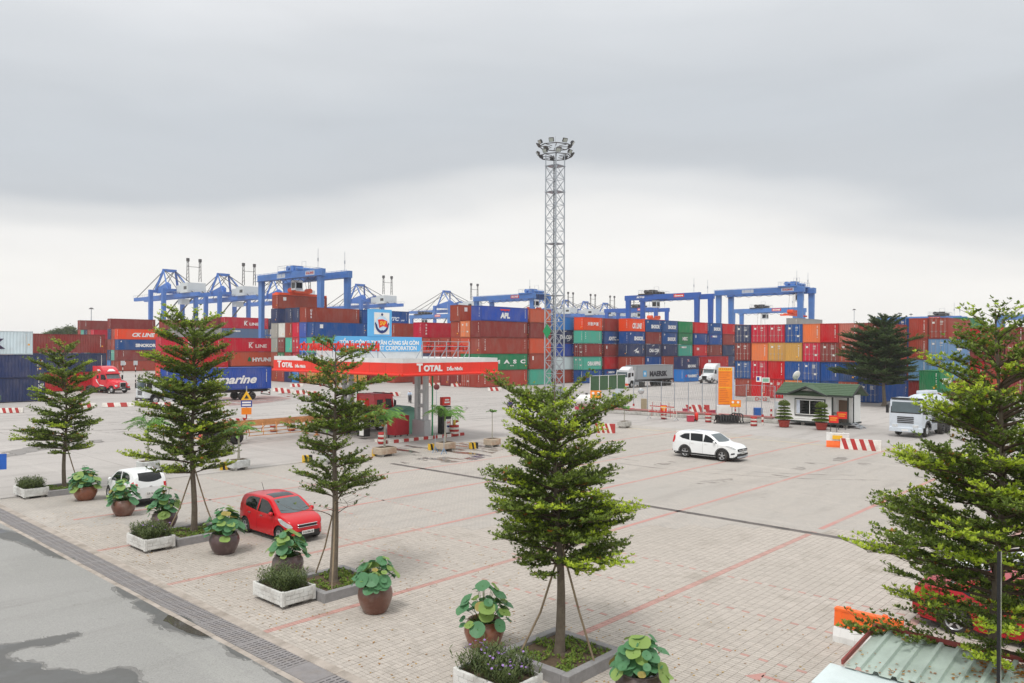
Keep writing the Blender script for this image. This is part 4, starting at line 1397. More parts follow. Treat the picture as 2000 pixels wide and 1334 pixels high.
def sts(x, label, y=381.0, detail=True):
    """quay crane; girder along y over the legs, A-frame above"""
    t = thing('quay_crane', label, 'crane', (x, y, 0), 0, 'quay cranes along the berth')
    Zt = 35.0
    for gx in (0, 16):
        for gy in (0, 15):
            MB().add([(gx + a, gy + b, 0) for a, b in ((-.8, -.8), (.8, -.8), (.8, .8), (-.8, .8))] + [(gx + a, gy + b, Zt) for a, b in ((-.9, -.9), (.9, -.9), (.9, .9), (-.9, .9))],
                     [(0, 1, 5, 4), (1, 2, 6, 5), (2, 3, 7, 6), (3, 0, 4, 7), (4, 5, 6, 7)]).build('leg', M_STS, t)
    for gy in (0, 15):
        MB().box(0, gy - .7, Zt - 1.4, 16, gy + .7, Zt).build('portal_beam', M_STS, t)
        MB().box(0, gy - .6, 12, 16, gy + .6, 13.4).build('portal_beam', M_STS, t)
        MB().bar((0, gy, 13.4), (16, gy, Zt - 2), .5).build('brace', DARKSTEEL, t)
    for gx in (0, 16):
        MB().box(gx - .6, 0, 12, gx + .6, 15, 13.2).build('side_beam', M_STS, t)
    for gx in (5.4, 10.6):
        MB().box(gx - .7, -26, 30.6, gx + .7, 48, 32.4).build('girder', M_STS, t)
    r = MB()
    for gx in (4.4, 11.6):
        r.bar((gx, -26, 33.5), (gx, 48, 33.5), .12)
        for k in range(26):
            r.bar((gx, -26 + k * 2.96, 32.4), (gx, -26 + k * 2.96, 33.5), .1)
    r.build('railing', STEEL, t)
    af = MB()
    for gx in (2, 14):
        af.bar((gx, 15, Zt - 1), (gx + (3 if gx < 8 else -3), 12, 45.0), .9)
        af.bar((gx, 0, Zt - 1), (gx + (3 if gx < 8 else -3), 12, 45.0), .5)
    af.box(4.6, 11.4, 44.2, 11.4, 12.6, 45.6)
    af.build('a_frame', M_STS, t)
    st_ = MB()
    for gx in (5.4, 10.6):
        st_.bar((gx, 12, 45), (gx, 46, 32.4), .28).bar((gx, 12, 45), (gx, 30, 32.4), .24).bar((gx, 12, 45), (gx, -20, 32.4), .28).bar((gx, 12, 45), (gx, -6, 32.4), .22)
    st_.build('stay', DARKSTEEL, t)
    for gx in (3.0, 12.4):
        MB().prism([(0, 33.4), (15, 33.4), (15, 36.0), (3, 38.4), (0, 37)], gx, gx + .6, 'x').build('gusset', M_STS, t)
    h = MB().box(3.5, -18, 32.5, 12.5, -10, 37.2).box(5, -9, 33, 11, -3, 36.5)
    ho = h.build('machinery_house', M_CABW, t)
    MB().box(3.44, -17, 34, 3.48, -14, 35.5).build('window', GLASS, ho)
    ms = MB()
    for gx in (5, 11):
        for q in (-.6, .6):
            ms.bar((gx + q, -15, 38), (gx + q * .6, -15, 47.5), .25)
        ms.cyl((gx, -15, 47.5), (gx, -15, 49), .8, n=8)
        for k in range(5):
            ms.bar((gx - .6, -15, 39 + k * 1.8), (gx + .6, -15, 40.8 + k * 1.8), .12)
    ms.bar((5, -15, 45), (11, -15, 45), .2)
    ms.build('lamp_mast', DARKSTEEL, t)
    MB().box(6, -6, 27.4, 10, -2, 30).build('operator_cab', M_CABW, t)
    bog = MB()
    for gx in (0, 16):
        for gy in (0, 15):
            bog.box(gx - 2.4, gy - .7, .3, gx + 2.4, gy + .7, 1.6)
    bog.build('bogie', DARKSTEEL, t)
    return t
for x_, lab_ in ((163, 'blue quay crane whose boom tip stands clear over the brown block'), (191.5, 'blue quay crane between the outermost crane and the light-blue gantry'), (224, 'blue quay crane partly hidden by the light-blue gantry crane'),
                 (280, 'blue quay crane with twin masts right of the light-blue gantry'), (352, 'distant blue quay crane peeking over the navy row beside the stacked browns'), (454, 'faint far quay crane straight behind the light tower'),
                 (482, 'faint far quay crane just beyond the light tower'), (508, 'faint far quay crane between the light tower and the dark-blue gantry'), (536, 'faint farthest quay crane beside the small dark-blue gantry')):
    sts(x_, lab_)

# ---------------------------------------------------------------- lattice light tower
tw = thing('light_tower', 'tall galvanised lattice floodlight mast rising over the yard', 'light tower', (81.1, 67.0, 0))
TS, TZ = .92, 33.0
for sx_ in (-1, 1):
    for sy_ in (-1, 1):
        MB().cyl((sx_ * TS, sy_ * TS, 0), (sx_ * TS * .98, sy_ * TS * .98, TZ), .10, .075, 8).build('leg', STEEL, tw)
seg = 1.75
nseg = int(TZ / seg)
for f_ in range(4):
    a = Matrix.Rotation(f_ * pi / 2, 3, 'Z')
    b = MB()
    for k in range(nseg):
        z0, z1 = k * seg, (k + 1) * seg
        p = [a @ Vector(q) for q in ((-TS, -TS, z0), (TS, -TS, z0), (-TS, -TS, z1), (TS, -TS, z1))]
        b.bar(p[0], p[3], .055).bar(p[1], p[2], .055).bar(p[2], p[3], .06)
    b.build('bracing', STEEL, tw)
for k in (4, 8, 12, 16, 18):
    MB().box(-TS - .1, -TS - .1, k * seg, TS + .1, TS + .1, k * seg + .06).build('platform', STEEL, tw)
lad = MB()
for s_ in (-.2, .2):
    lad.bar((s_, .1, 0), (s_, .1, TZ), .05)
for k in range(90):
    lad.bar((-.2, .1, .3 + k * .36), (.2, .1, .3 + k * .36), .03)
lad.build('ladder', DARKSTEEL, tw)
M_LAMPG = mat('floodlight_glass', (176, 184, 176), 0.15, 0, var=.1, spec=.8)
for ring, zr in ((0, TZ - .2), (1, TZ + 1.15)):
    fr = MB()
    for k in range(8):
        t0, t1 = 2 * pi * k / 8, 2 * pi * (k + 1) / 8
        fr.bar((2.2 * cos(t0), 2.2 * sin(t0), zr), (2.2 * cos(t1), 2.2 * sin(t1), zr), .1)
        fr.bar((.7 * cos(t0), .7 * sin(t0), zr), (2.2 * cos(t0), 2.2 * sin(t0), zr), .07)
    fr.build('lamp_ring', DARKSTEEL, tw)
    for k in range(8):
        t0 = 2 * pi * (k + .1 + .5 * ring) / 8
        l_ = MB()
        T = Matrix.Translation((2.4 * cos(t0), 2.4 * sin(t0), zr + .35)) @ Matrix.Rotation(t0, 4, 'Z') @ Matrix.Rotation(radians(-25), 4, 'Y')
        T = Matrix.Translation((2.4 * cos(t0), 2.4 * sin(t0), zr + .35)) @ Matrix.Rotation(t0, 4, 'Z') @ Matrix.Rotation(radians(32), 4, 'Y')
        l_.T = T
        l_.box(-.12, -.33, -.27, .09, .33, .27)
        l_.box(-.28, -.16, -.16, -.12, .16, .16)
        lo_ = l_.build('floodlight', DARKSTEEL, tw)
        g_ = MB(); g_.T = T
        g_.box(.091, -.28, -.22, .105, .28, .22)
        g_.build('lens', M_LAMPG, lo_)
MB().cyl((0, 0, TZ), (0, 0, TZ + 2.6), .05, .02, 6).build('lightning_rod', STEEL, tw)
# small green diamond sign fixed to the tower
MB().prism([(0, -1.0), (.75, 0), (0, 1.0), (-.75, 0)], -TS - .16, -TS - .13, 'x').build('diamond_sign', mat('sign_green', (20, 140, 84)), tw).location = (0, TS * .45, 9.2)
MB().box(-1.6, -1.6, -.03, 1.6, 1.6, .35).build('footing', CONC, tw)
for k in range(2):
    MB().box(-1.2 + k * .9, -TS - .5, .35, -.5 + k * .9, -TS - .1, 1.7).build('switch_box', STEEL, tw)

# ---------------------------------------------------------------- fuel station canopy
CX0, CX1, CY0, CY1 = 33.9, 43.3, 41.4, 58.1
M_CANR = mat('canopy_red', (240, 48, 26), 0.4, var=0.07, scale=.8, dirt=(190, 70, 50), dirtfac=.3)
M_CANW = mat('canopy_white', (230, 232, 232), 0.5, var=0.06, scale=.8, dirt=(170, 168, 160), dirtfac=.4)
M_SIGNB = mat('sign_sky_blue', (96, 178, 232), 0.5, var=0.05, scale=.6)
cp = thing('fuel_canopy', 'red and white fuel station canopy on twin grey columns', 'canopy', (0, 0, 0))
MB().box(CX0 + .06, CY0 + .06, 5.15, CX1 - .06, CY1 - .06, 6.05).build('roof', M_CANW, cp)
for nm, b_ in (('fascia', (CX0, CY0, 5.16, CX0 + .05, CY1, 5.88)), ('fascia', (CX0 + .05, CY0, 5.16, CX1, CY0 + .05, 5.88)), ('fascia', (CX1 - .05, CY0 + .05, 5.16, CX1, CY1, 5.88)), ('fascia', (CX0 + .05, CY1 - .05, 5.16, CX1 - .05, CY1, 5.88))):
    MB().box(*b_).build(nm, M_CANR, cp)
MB().box(CX0 + .03, CY0 + .03, 5.885, CX0 + .2, CY1 - .03, 6.2).box(CX0 + .2, CY0 + .03, 5.885, CX1 - .2, CY0 + .2, 6.2).box(CX1 - .2, CY0 + .03, 5.885, CX1 - .03, CY1 - .03, 6.2).box(CX0 + .2, CY1 - .2, 5.885, CX1 - .2, CY1 - .03, 6.2).build('upper_band', M_CANW, cp)
tb = MB()
tb.tube([(CX0 - .03, CY0 - .03, 5.06), (CX0 - .03, CY1 + .03, 5.06)], .1, 8).tube([(CX0 - .03, CY0 - .03, 5.06), (CX1 + .03, CY0 - .03, 5.06)], .1, 8)
tb.tube([(CX1 + .03, CY0 - .03, 5.06), (CX1 + .03, CY1 + .03, 5.06)], .1, 8).tube([(CX0 - .03, CY1 + .03, 5.06), (CX1 + .03, CY1 + .03, 5.06)], .1, 8)
tb.build('edge_tube', M_CANR, cp)
for k in range(1, 9):
    MB().box(CX0 - .003, CY0 + k * 1.85, 5.17, CX0 + .001, CY0 + k * 1.85 + .012, 5.87).build('panel_joint', mat('joint_dark_red', (150, 30, 22)), cp)
for k in range(1, 5):
    MB().box(CX0 + k * 1.88, CY0 - .003, 5.17, CX0 + k * 1.88 + .012, CY0 + .001, 5.87).build('panel_joint', mat('joint_dark_red', (150, 30, 22)), cp)
text('T', LETTER_W, cp, (CX0 - .02, 57.15, 5.56), .55, .56, FE, .05, 0, .03)
text('OTAL', LETTER_W, cp, (CX0 - .02, 55.95, 5.51), 1.6, .42, FE, .05, 0, .03)
text('Dầu Nhớt', LETTER_W, cp, (CX0 - .02, 54.05, 5.47), 1.5, .3, FE, .04, 0, .03)
text('T', LETTER_W, cp, (35.4, CY0 - .02, 5.56), .52, .58, FS, .05, 0, .03)
text('OTAL', LETTER_W, cp, (36.65, CY0 - .02, 5.50), 1.75, .45, FS, .05, 0, .03)
text('Dầu Nhớt', LETTER_W, cp, (38.75, CY0 - .02, 5.47), 1.55, .33, FS, .04, 0, .03)
M_COL = mat('column_cladding', (176, 178, 180), 0.4, 0.25, var=.06)
for cy in (45.7, 55.3):
    c_ = MB()
    for dy in (-.47, .47):
        c_.cyl((39.3, cy + dy, 1.4), (39.3, cy + dy, 5.16), .235, n=16)
    co = c_.build('column', M_COL, cp)
    MB().bbox(38.98, cy - .76, .15, 39.62, cy + .76, 1.42, .05).build('column_base', M_COL, co)
    for zz_ in (2.35, 3.45):
        MB().box(39.22, cy - .47, zz_, 39.38, cy + .47, zz_ + .28).build('column_tie', M_COL, co)
    dp = MB()
    for q in (-.75, .1):
        dp.cyl((39.75, cy + q, .2), (39.75, cy + q, 5.16), .06, n=8)
    dp.build('downpipe', mat('downpipe_green', (22, 140, 84), .5), co)
# island with red and white kerb
isl = thing('pump_island', 'raised pump island with a red and white striped kerb', 'kerb', (0, 0, 0))
MB().box(35.5, 44.95, -.03, 43.0, 46.35, .17).build('slab', CONC, isl)
for k in range(16):
    xk = 35.4 + k * .475
    MB().box(xk, 44.78, -.03, xk + .475, 44.95, .2).build('kerb_stone', REDPAINT if k % 2 else BARWHITE, isl)
for k in range(4):
    MB().box(35.33, 44.95 + k * .35, -.03, 35.5, 45.3 + k * .35, .2).build('kerb_stone', BARWHITE if k % 2 else REDPAINT, isl)
# roof sign: blue board, emblem board, parapet
rs = thing('roof_sign', 'sky-blue company name board with emblem panel on the canopy roof', 'sign', (0, 50.0, 0))
MB().box(35.0, .12, 6.06, 43.1, 3.5, 6.72).build('parapet', M_CANW, rs)
MB().box(34.3, 0, 6.62, 43.0, .1, 7.82).build('board', M_SIGNB, rs)
sq = MB().box(37.45, -.05, 7.84, 39.75, .12, 10.0).build('emblem_board', M_SIGNB, rs)
MB().box(37.98, -.07, 8.0, 39.5, -.052, 9.75).build('emblem_panel', WHITE, sq)
text('TỔNG CÔNG TY TÂN CẢNG SÀI GÒN', LETTER_W, rs, (38.7, -.02, 7.42), 7.9, .52, FS, .03, 0, .03)
text('SAIGON NEWPORT CORPORATION', LETTER_W, rs, (38.7, -.02, 6.9), 7.4, .36, FS, .015, 0, .03)
ec = (38.74, 8.85)
def disc(r, n=24, c=ec, a0=0, a1=2 * pi): return [(c[0] + r * cos(a0 + (a1 - a0) * k / n), c[1] + r * sin(a0 + (a1 - a0) * k / n)) for k in range(n)]
MB().prism(disc(.62), -.09, -.075, 'y').build('emblem_disc', mat('emblem_pale_blue', (196, 222, 240)), sq)
MB().prism([(ec[0] - .42, ec[1] + .32), (ec[0] + .05, ec[1] + .36), (ec[0] + .5, ec[1] + .22), (ec[0] + .55, ec[1] - .3), (ec[0] + .1, ec[1] - .18), (ec[0] - .28, ec[1] - .34)], -.11, -.095, 'y').build('emblem_flag', SIGNRED, sq)
text('SNP', YELLOWP, sq, (ec[0] + .07, -.115, ec[1] + .04), .62, .34, FS, .03, .15)
M_ANCH = mat('emblem_navy', (30, 50, 110))
an = MB()
n_ = 16
arc = [(ec[0] + .66 * cos(pi + pi * k / n_), ec[1] - .1 + .66 * sin(pi + pi * k / n_)) for k in range(n_ + 1)] + [(ec[0] + .5 * cos(2 * pi - pi * k / n_), ec[1] - .06 + .5 * sin(2 * pi - pi * k / n_)) for k in range(n_ + 1)]
an.prism(arc, -.105, -.09, 'y')
for s_ in (-1, 1):
    an.prism([(ec[0] + s_ * .5, ec[1] - .12), (ec[0] + s_ * .72, ec[1] - .06), (ec[0] + s_ * .66, ec[1] + .12)], -.105, -.09, 'y')
an.prism([(ec[0] - .07, ec[1] - .78), (ec[0] + .07, ec[1] - .78), (ec[0] + .05, ec[1] - .5), (ec[0] - .05, ec[1] - .5)], -.106, -.091, 'y')
an.prism(disc(.1, 12, (ec[0], ec[1] + .74)), -.105, -.09, 'y')
an.build('emblem_anchor', M_ANCH, sq)
# red letters standing on the canopy edge
rl_ = thing('roof_lettering', 'row of tall red letters standing along the canopy edge', 'sign', (34.25, 49.6, 0), 0, 'red letter rows on the canopy')
text('CÂY XĂNG DẦU TÂN CẢNG CÁT LÁI', SIGNRED, rl_, (0, 0, 7.12), 10.3, .9, FE, .045, 0, .06)
sp_ = MB()
for k in range(8):
    y_ = -4.9 + k * 1.4
    sp_.bar((.08, y_, 6.2), (.08, y_, 7.3), .04).bar((.08, y_, 6.9), (.8, y_, 6.2), .04)
sp_.bar((.08, -5, 6.82), (.08, 5, 6.82), .05).bar((.08, -5, 7.25), (.08, 5, 7.25), .05)
sp_.build('support', STEEL, rl_)
rl2 = thing('roof_lettering', 'red letters seen from behind inside the canopy roof railing', 'sign', (38.4, 41.95, 0), 0, 'red letter rows on the canopy')
text('CÂY XĂNG DẦU', SIGNRED, rl2, (0, .1, 7.03), 4.5, .76, '+y', .1, 0, .05)
sp_ = MB()
for k in range(5):
    x_ = -2.3 + k * 1.15
    sp_.bar((x_, -.05, 6.2), (x_, -.05, 7.42), .05).bar((x_, -.05, 7.0), (x_ - .6, -.05, 6.2), .045)
for z_ in (6.72, 7.05, 7.4):
    sp_.bar((-2.3, -.05, z_), (2.3, -.05, z_), .045)
sp_.build('railing', STEEL, rl2)

# ---------------------------------------------------------------- guard house
M_SID = mat('white_siding', (240, 240, 236), 0.6, var=0.05)
M_ROOFG = mat('green_shingle', (76, 98, 74), 0.8, var=0.18, scale=5, bump=.3)
M_TRIMG = mat('dark_trim', (58, 62, 60), 0.6)
gh = thing('guard_house', 'small white clapboard guard house with green shingle roof', 'house', (70.4, 24.6, 0))
GL, GDp, GZ0, GZ1 = 5.9, 3.0, .42, 2.85
nb = 13
porch = 1.45
WA, WB_, WZ0, WZ1 = 2.0, 4.8, .88, 2.45
for k in range(nb):
    z0 = GZ0 + k * (GZ1 - GZ0) / nb
    z1 = GZ0 + (k + 1) * (GZ1 - GZ0) / nb
    # front boards stop at the porch recess at the low-y end; each board leans out at its foot
    segs = [(porch, WA), (WB_, GL)] if WZ0 < (z0 + z1) / 2 < WZ1 else [(porch, GL)]
    for a, c in segs:
        b_ = MB()
        b_.add([(-.03, a, z0), (-.03, c, z0), (0, c, z1), (0, a, z1), (.02, a, z0), (.02, c, z0), (.02, c, z1), (.02, a, z1)], [(0, 3, 2, 1), (0, 1, 5, 4), (0, 4, 7, 3), (1, 2, 6, 5)])
        b_.build('clapboard', M_SID, gh)
    b_ = MB()
    b_.add([(.9, -.03, z0), (GDp, -.03, z0), (GDp, 0, z1), (.9, 0, z1), (.9, .02, z0), (GDp, .02, z0), (GDp, .02, z1), (.9, .02, z1)], [(0, 1, 2, 3), (0, 4, 5, 1)])
    b_.add([(.9, 0, z0), (.9, porch, z0), (.9, porch, z1), (.9, 0, z1)], [(0, 3, 2, 1)])
    b_.build('clapboard', M_SID, gh)
MB().box(.02, porch - .02, GZ0, GDp, GL, GZ1 - .02).build('inner_wall', M_SID, gh)
MB().box(-.1, -.1, .26, GDp + .05, GL + .05, .415).build('floor_frame', M_TRIMG, gh)
bl_ = MB()
for xx in (.2, GDp - .3):
    for yy in (.2, 2, 4, GL - .4):
        bl_.box(xx, yy, -.03, xx + .3, yy + .3, .26)
bl_.build('foundation_block', CONC, gh)
# roof: ridge along y, small gable to the front
rf = MB()
zr, ze = 3.75, 2.8
def roof_plane(p, th=.09):
    nrm = (Vector(p[1]) - Vector(p[0])).cross(Vector(p[3]) - Vector(p[0])).normalized() * th
    vs = [tuple(q) for q in p] + [tuple(Vector(q) + nrm) for q in p]
    n = len(p)
    rf.add(vs, [list(range(n - 1, -1, -1)), list(range(n, 2 * n))] + [(i, (i + 1) % n, n + (i + 1) % n, n + i) for i in range(n)])
xm = GDp / 2 - .1
roof_plane([(-.55, -.5, ze), (xm, -.5, zr), (xm, GL + .5, zr), (-.55, GL + .5, ze)][::-1])
roof_plane([(GDp + .5, -.5, ze), (xm, -.5, zr), (xm, GL + .5, zr), (GDp + .5, GL + .5, ze)])
# shingle courses on the front slope
ro = rf.build('roof', M_ROOFG, gh)
for k in range(7):
    a, c = k / 7, (k + 1) / 7
    x0, x1 = -.55 + (xm + .55) * a, -.55 + (xm + .55) * c
    z0, z1 = ze + (zr - ze) * a + .1, ze + (zr - ze) * c + .1
    MB().add([(x0 - .02, -.52, z0 + .03), (x0 - .02, GL + .52, z0 + .03), (x1, GL + .52, z1), (x1, -.52, z1), (x0 - .02, -.52, z0 - .02), (x0 - .02, GL + .52, z0 - .02)], [(0, 3, 2, 1), (0, 1, 5, 4)]).build('shingle_course', M_ROOFG, ro)
gb = MB()
gy0, gy1, gyc = 1.6, 5.4, 3.5
gb.add([(-.75, gy0, ze + .04), (-.75, gyc, 3.62), (.8, gyc, 3.68), (.0, gy0, ze + .2), (-.75, gy1, ze + .04), (.0, gy1, ze + .2)], [(0, 1, 2, 3), (1, 4, 5, 2)])
gb.add([(-.75, gy0, ze - .08), (-.75, gyc, 3.48), (-.75, gyc, 3.62), (-.75, gy0, ze + .04), (-.75, gy1, ze - .08), (-.75, gy1, ze + .04)], [(0, 3, 2, 1), (1, 2, 5, 4)])
gbo = gb.build('front_gable', M_ROOFG, ro)
MB().add([(-.05, gy0 + .3, GZ1 - .02), (-.05, gy1 - .3, GZ1 - .02), (-.05, gyc, 3.45)], [(0, 2, 1)]).build('gable_wall', M_SID, gh)
MB().cyl((-.09, gyc, 3.05), (-.05, gyc, 3.05), .2, n=14).build('gable_vent', mat('vent_grey', (200, 200, 198)), gh)
tr_ = MB()
for a, c in (((-.78, gy0 - .02, ze - .03), (-.78, gyc, 3.55)), ((-.78, gyc, 3.55), (-.78, gy1 + .02, ze - .03)), ((-.58, -.5, ze - .02), (-.58, gy0, ze - .02)), ((-.58, gy1, ze - .02), (-.58, GL + .5, ze - .02)), ((-.56, -.53, ze), (xm, -.53, zr)), ((GDp + .5, -.53, ze), (xm, -.53, zr))):
    tr_.bar(a, c, .08, .14)
tr_.build('eave_trim', M_TRIMG, gh)
wf = MB().box(-.07, WA, WZ0, .0, WB_, WZ1).build('window', M_TRIMG, gh)
wm_ = (WA + WB_) / 2
for a, c in ((WA + .17, wm_ - .03), (wm_ + .03, WB_ - .17)):
    MB().box(-.085, a, WZ0 + .17, -.072, c, WZ1 - .17).build('pane', GLASS, wf)
fr = MB()
for (a, c, z0, z1) in ((WA + .1, WB_ - .1, WZ0 + .1, WZ0 + .17), (WA + .1, WB_ - .1, WZ1 - .17, WZ1 - .1), (WA + .1, WA + .17, WZ0 + .17, WZ1 - .17), (WB_ - .17, WB_ - .1, WZ0 + .17, WZ1 - .17), (wm_ - .03, wm_ + .03, WZ0 + .17, WZ1 - .17)):
    fr.box(-.1, a, z0, -.071, c, z1)
fr.build('frame', WHITE, wf)
MB().box(-.089, WB_ - .5, WZ0 + .2, -.086, WB_ - .19, WZ1 - .18).box(-.089, WA + .19, WZ0 + .2, -.086, WA + .36, WZ1 - .2).build('curtain', mat('curtain_pale', (206, 214, 226), .8), wf)
for py_ in (-.02, porch - .12):
    MB().box(-.05, py_, GZ0, .07, py_ + .12, ze).build('porch_post', M_TRIMG, gh)
rr_ = MB()
rr_.box(-.02, .1, 1.25, .04, porch - .12, 1.32)
for k in range(9):
    rr_.box(-.01, .16 + k * .14, GZ0, .03, .19 + k * .14, 1.25)
rr_.build('porch_railing', M_TRIMG, gh)
MB().box(.86, .35, GZ0, .9, 1.15, 2.4).build('door', mat('door_brown', (120, 96, 78)), gh)
MB().cyl((1.1, -.06, .3), (1.1, -.06, 2.8), .05, n=8).build('downpipe', M_TRIMG, gh)
stp = MB()
for k in range(3):
    stp.box(.3 + 0 * k, -.35 - k * .3, .36 - k * .13, 1.2, -.08 - k * .3, .4 - k * .13)
stp.bar((.3, -.1, .42), (.3, -1.1, .0), .06, .12).bar((1.2, -.1, .42), (1.2, -1.1, .0), .06, .12)
stp.build('step', STEEL, gh)
dish = MB()
dish.lathe([(0, .0), (.2, .02), (.38, .09), (.46, .14), (.45, .16), (.36, .11), (.2, .05), (0, .03)], 18)
dd = dish.build('satellite_dish', WHITE, gh)
dd.location = (1.3, 5.1, 4.45)
dd.rotation_euler = (radians(-70), 0, radians(-20))
MB().bar((1.3, 5.1, 3.6), (1.3, 5.1, 4.4), .05).build('dish_mast', STEEL, gh)
# ---------------------------------------------------------------- vehicles
random.seed(31)
def interp(pts, x):
    """smooth curve through (x, value) points"""
    if x <= pts[0][0]: return pts[0][1]
    if x >= pts[-1][0]: return pts[-1][1]
    for i in range(len(pts) - 1):
        x0, y0 = pts[i]; x1, y1 = pts[i + 1]
        if x0 <= x <= x1:
            def slope(j):
                if j <= 0 or j >= len(pts) - 1: return 0 if 0 < j else (pts[1][1] - pts[0][1]) / (pts[1][0] - pts[0][0])
                a = (pts[j][1] - pts[j - 1][1]) / (pts[j][0] - pts[j - 1][0])
                b = (pts[j + 1][1] - pts[j][1]) / (pts[j + 1][0] - pts[j][0])
                return 0 if a * b <= 0 else 2 * a * b / (a + b)
            h = x1 - x0
            t = (x - x0) / h
            m0, m1 = slope(i), slope(i + 1)
            return (2 * t ** 3 - 3 * t * t + 1) * y0 + (t ** 3 - 2 * t * t + t) * h * m0 + (-2 * t ** 3 + 3 * t * t) * y1 + (t ** 3 - t * t) * h * m1
    return pts[-1][1]

def car_paint(name, c):
    return mat(name, c, 0.3, 0.0, var=0.03, scale=1.5, coat=.35, spec=.4)
M_TAIL = mat('tail_lamp_red', (206, 22, 30), 0.15, spec=.8)
M_HEAD = mat('head_lamp', (214, 218, 220), 0.1, .2, spec=.9, var=.25, scale=9)
M_PLATE = mat('number_plate', (236, 236, 232), 0.5)
M_RIM = mat('alloy_rim', (196, 198, 200), 0.3, 0.6)

def car(label, loc, heading, paint, spec, plate='', group='cars on the forecourt', plate_rear=True):
    """local +x is forward. spec holds the side profile and window outlines"""
    L, W, Ht = spec['L'], spec['W'], spec['H']
    t = thing('car', label, 'car', loc, heading, group)
    top, plan = spec['top'], spec['plan']
    R, zx = spec['R'], spec['R']
    xf, xr = spec['wheels']
    arch = R + .075
    belt = spec['belt']
    def zt(x): return interp(top, x)
    def zb(x):
        z = interp(spec['bottom'], x)
        for xw in (xf, xr):
            if abs(x - xw) < arch:
                z = max(z, zx + sqrt(arch * arch - (x - xw) ** 2))
        return z
    def hw(x, z):
        """half width of the body side at height z"""
        w = W / 2 * interp(plan, x)
        zz = belt
        if z < .45: k = 1 - .05 * ((.45 - z) / .3) ** 2
        elif z < zz: k = 1 - .045 * ((z - .45) / (zz - .45)) ** 2
        else: k = .955 - spec['tumble'] * ((z - zz) / (Ht - zz)) ** 1.15
        # shoulder crease
        k += .012 * math.exp(-((z - (zz - .12)) / .04) ** 2)
        return w * k
    xs = sorted(set([round(-L / 2 + L * k / 84, 4) for k in range(85)] + [round(xw + arch * q, 4) for xw in (xf, xr) for q in (-1.001, -.999, -.97, -.9, -.75, -.5, -.25, 0, .25, .5, .75, .9, .97, .999, 1.001)]))
    rows = []
    rr = .085
    for x in xs:
        b, tp = zb(x), zt(x)
        tp = max(tp, b + .05)
        r_ = min(rr, (tp - b) * .45)
        pts = []
        ns = 11
        for k in range(ns + 1):
            z = b + (tp - r_ - b) * k / ns
            pts.append((x, hw(x, z), z))
        w1 = hw(x, tp - r_)
        for k in range(1, 5):
            a = pi / 2 * k / 4
            pts.append((x, w1 - r_ * (1 - cos(a)) * 1.3, tp - r_ + r_ * sin(a)))
        w2 = pts[-1][1]
        for k in range(1, 5):
            q = 1 - k / 4
            pts.append((x, w2 * q, tp + .03 * (1 - q * q) * (w2 / (W / 2))))
        rows.append(pts)
    b = MB()
    full = []
    for r in rows:
        full.append([(x, -y, z) for x, y, z in r] + [(x, y, z) for x, y, z in r[-2::-1]])
    b.grid(full, 0, True)
    n = len(full[0])
    b.add(full[0], [list(range(n))]).add(full[-1], [list(range(n - 1, -1, -1))])
    body = b.build('body', paint, t)
    # underbody and wheel wells
    MB().box(-L / 2 + .18, -W / 2 + .2, .17, L / 2 - .18, W / 2 - .2, .5).build('underbody', BLACK, t)
    for xw in (xf, xr):
        wl_ = MB()
        wl_.prism([(xw + (arch + .01) * cos(pi * k / 12), zx + (arch + .01) * sin(pi * k / 12)) for k in range(13)], -W / 2 + .06, W / 2 - .06, 'y')
        wl_.build('wheel_well', BLACK, t)
    # side windows follow the body side
    def patch(poly, side, m, name, off=.006, par=None):
        x0, x1 = min(p[0] for p in poly), max(p[0] for p in poly)
        N = 14
        up, lo = [], []
        for k in range(N + 1):
            x = x0 + (x1 - x0) * k / N
            zs = []
            for i in range(len(poly)):
                (xa, za), (xb, zb_) = poly[i], poly[(i + 1) % len(poly)]
                if (xa - x) * (xb - x) <= 0 and abs(xa - xb) > 1e-6:
                    zs.append(za + (zb_ - za) * (x - xa) / (xb - xa))
            if not zs: zs = [poly[0][1]]
            up.append((x, max(zs))); lo.append((x, min(zs)))
        rws = []
        for q in range(5):
            rws.append([(x, side * (hw(x, zl + (zu - zl) * q / 4) + off), zl + (zu - zl) * q / 4) for (x, zl), (_, zu) in zip(lo, up)])
        if side > 0: rws = rws[::-1]
        return MB().grid(rws, 0, True).build(name, m, par or t)
    def top_patch(x0, x1, inset, m, name, off=.006, f0=0, f1=0, wmax=None):
        rws = []
        for k in range(13):
            x = x0 + (x1 - x0) * k / 12
            tp = zt(x)
            w2 = hw(x, tp - rr) - rr * 1.3 - inset
            if wmax: w2 = min(w2, wmax)
            row = []
            for q in range(-6, 7):
                y = w2 * q / 6
                dx = (f0 if k == 0 else f1 if k == 12 else f0 + (f1 - f0) * k / 12) * (1 - abs(q / 6) ** 2)
                xx = x + dx
                row.append((xx, y, zt(xx) + .03 * (1 - (q / 6 * .9) ** 2) * .95 * (w2 / (W / 2)) + off + .004))
            rws.append(row)
        return MB().grid(rws[::-1] if False else rws, 0, True).build(name, m, t)
    for s in (-1, 1):
        for p in spec['windows']:
            patch(p, s, GLASS, 'side_window')
        for p in spec.get('black', []):
            patch(p, s, BLACK, 'trim', .004)
    top_patch(*spec['windscreen'], SCREEN, 'windscreen', f0=0, f1=spec.get('wsbow', .1))
    if spec.get('rear_top', True):
        top_patch(*spec['rearwin'], GLASS, 'rear_window', f0=-.04, f1=0)
    if 'sunroof' in spec:
        top_patch(*spec['sunroof'], GLASS, 'sunroof', wmax=.42)
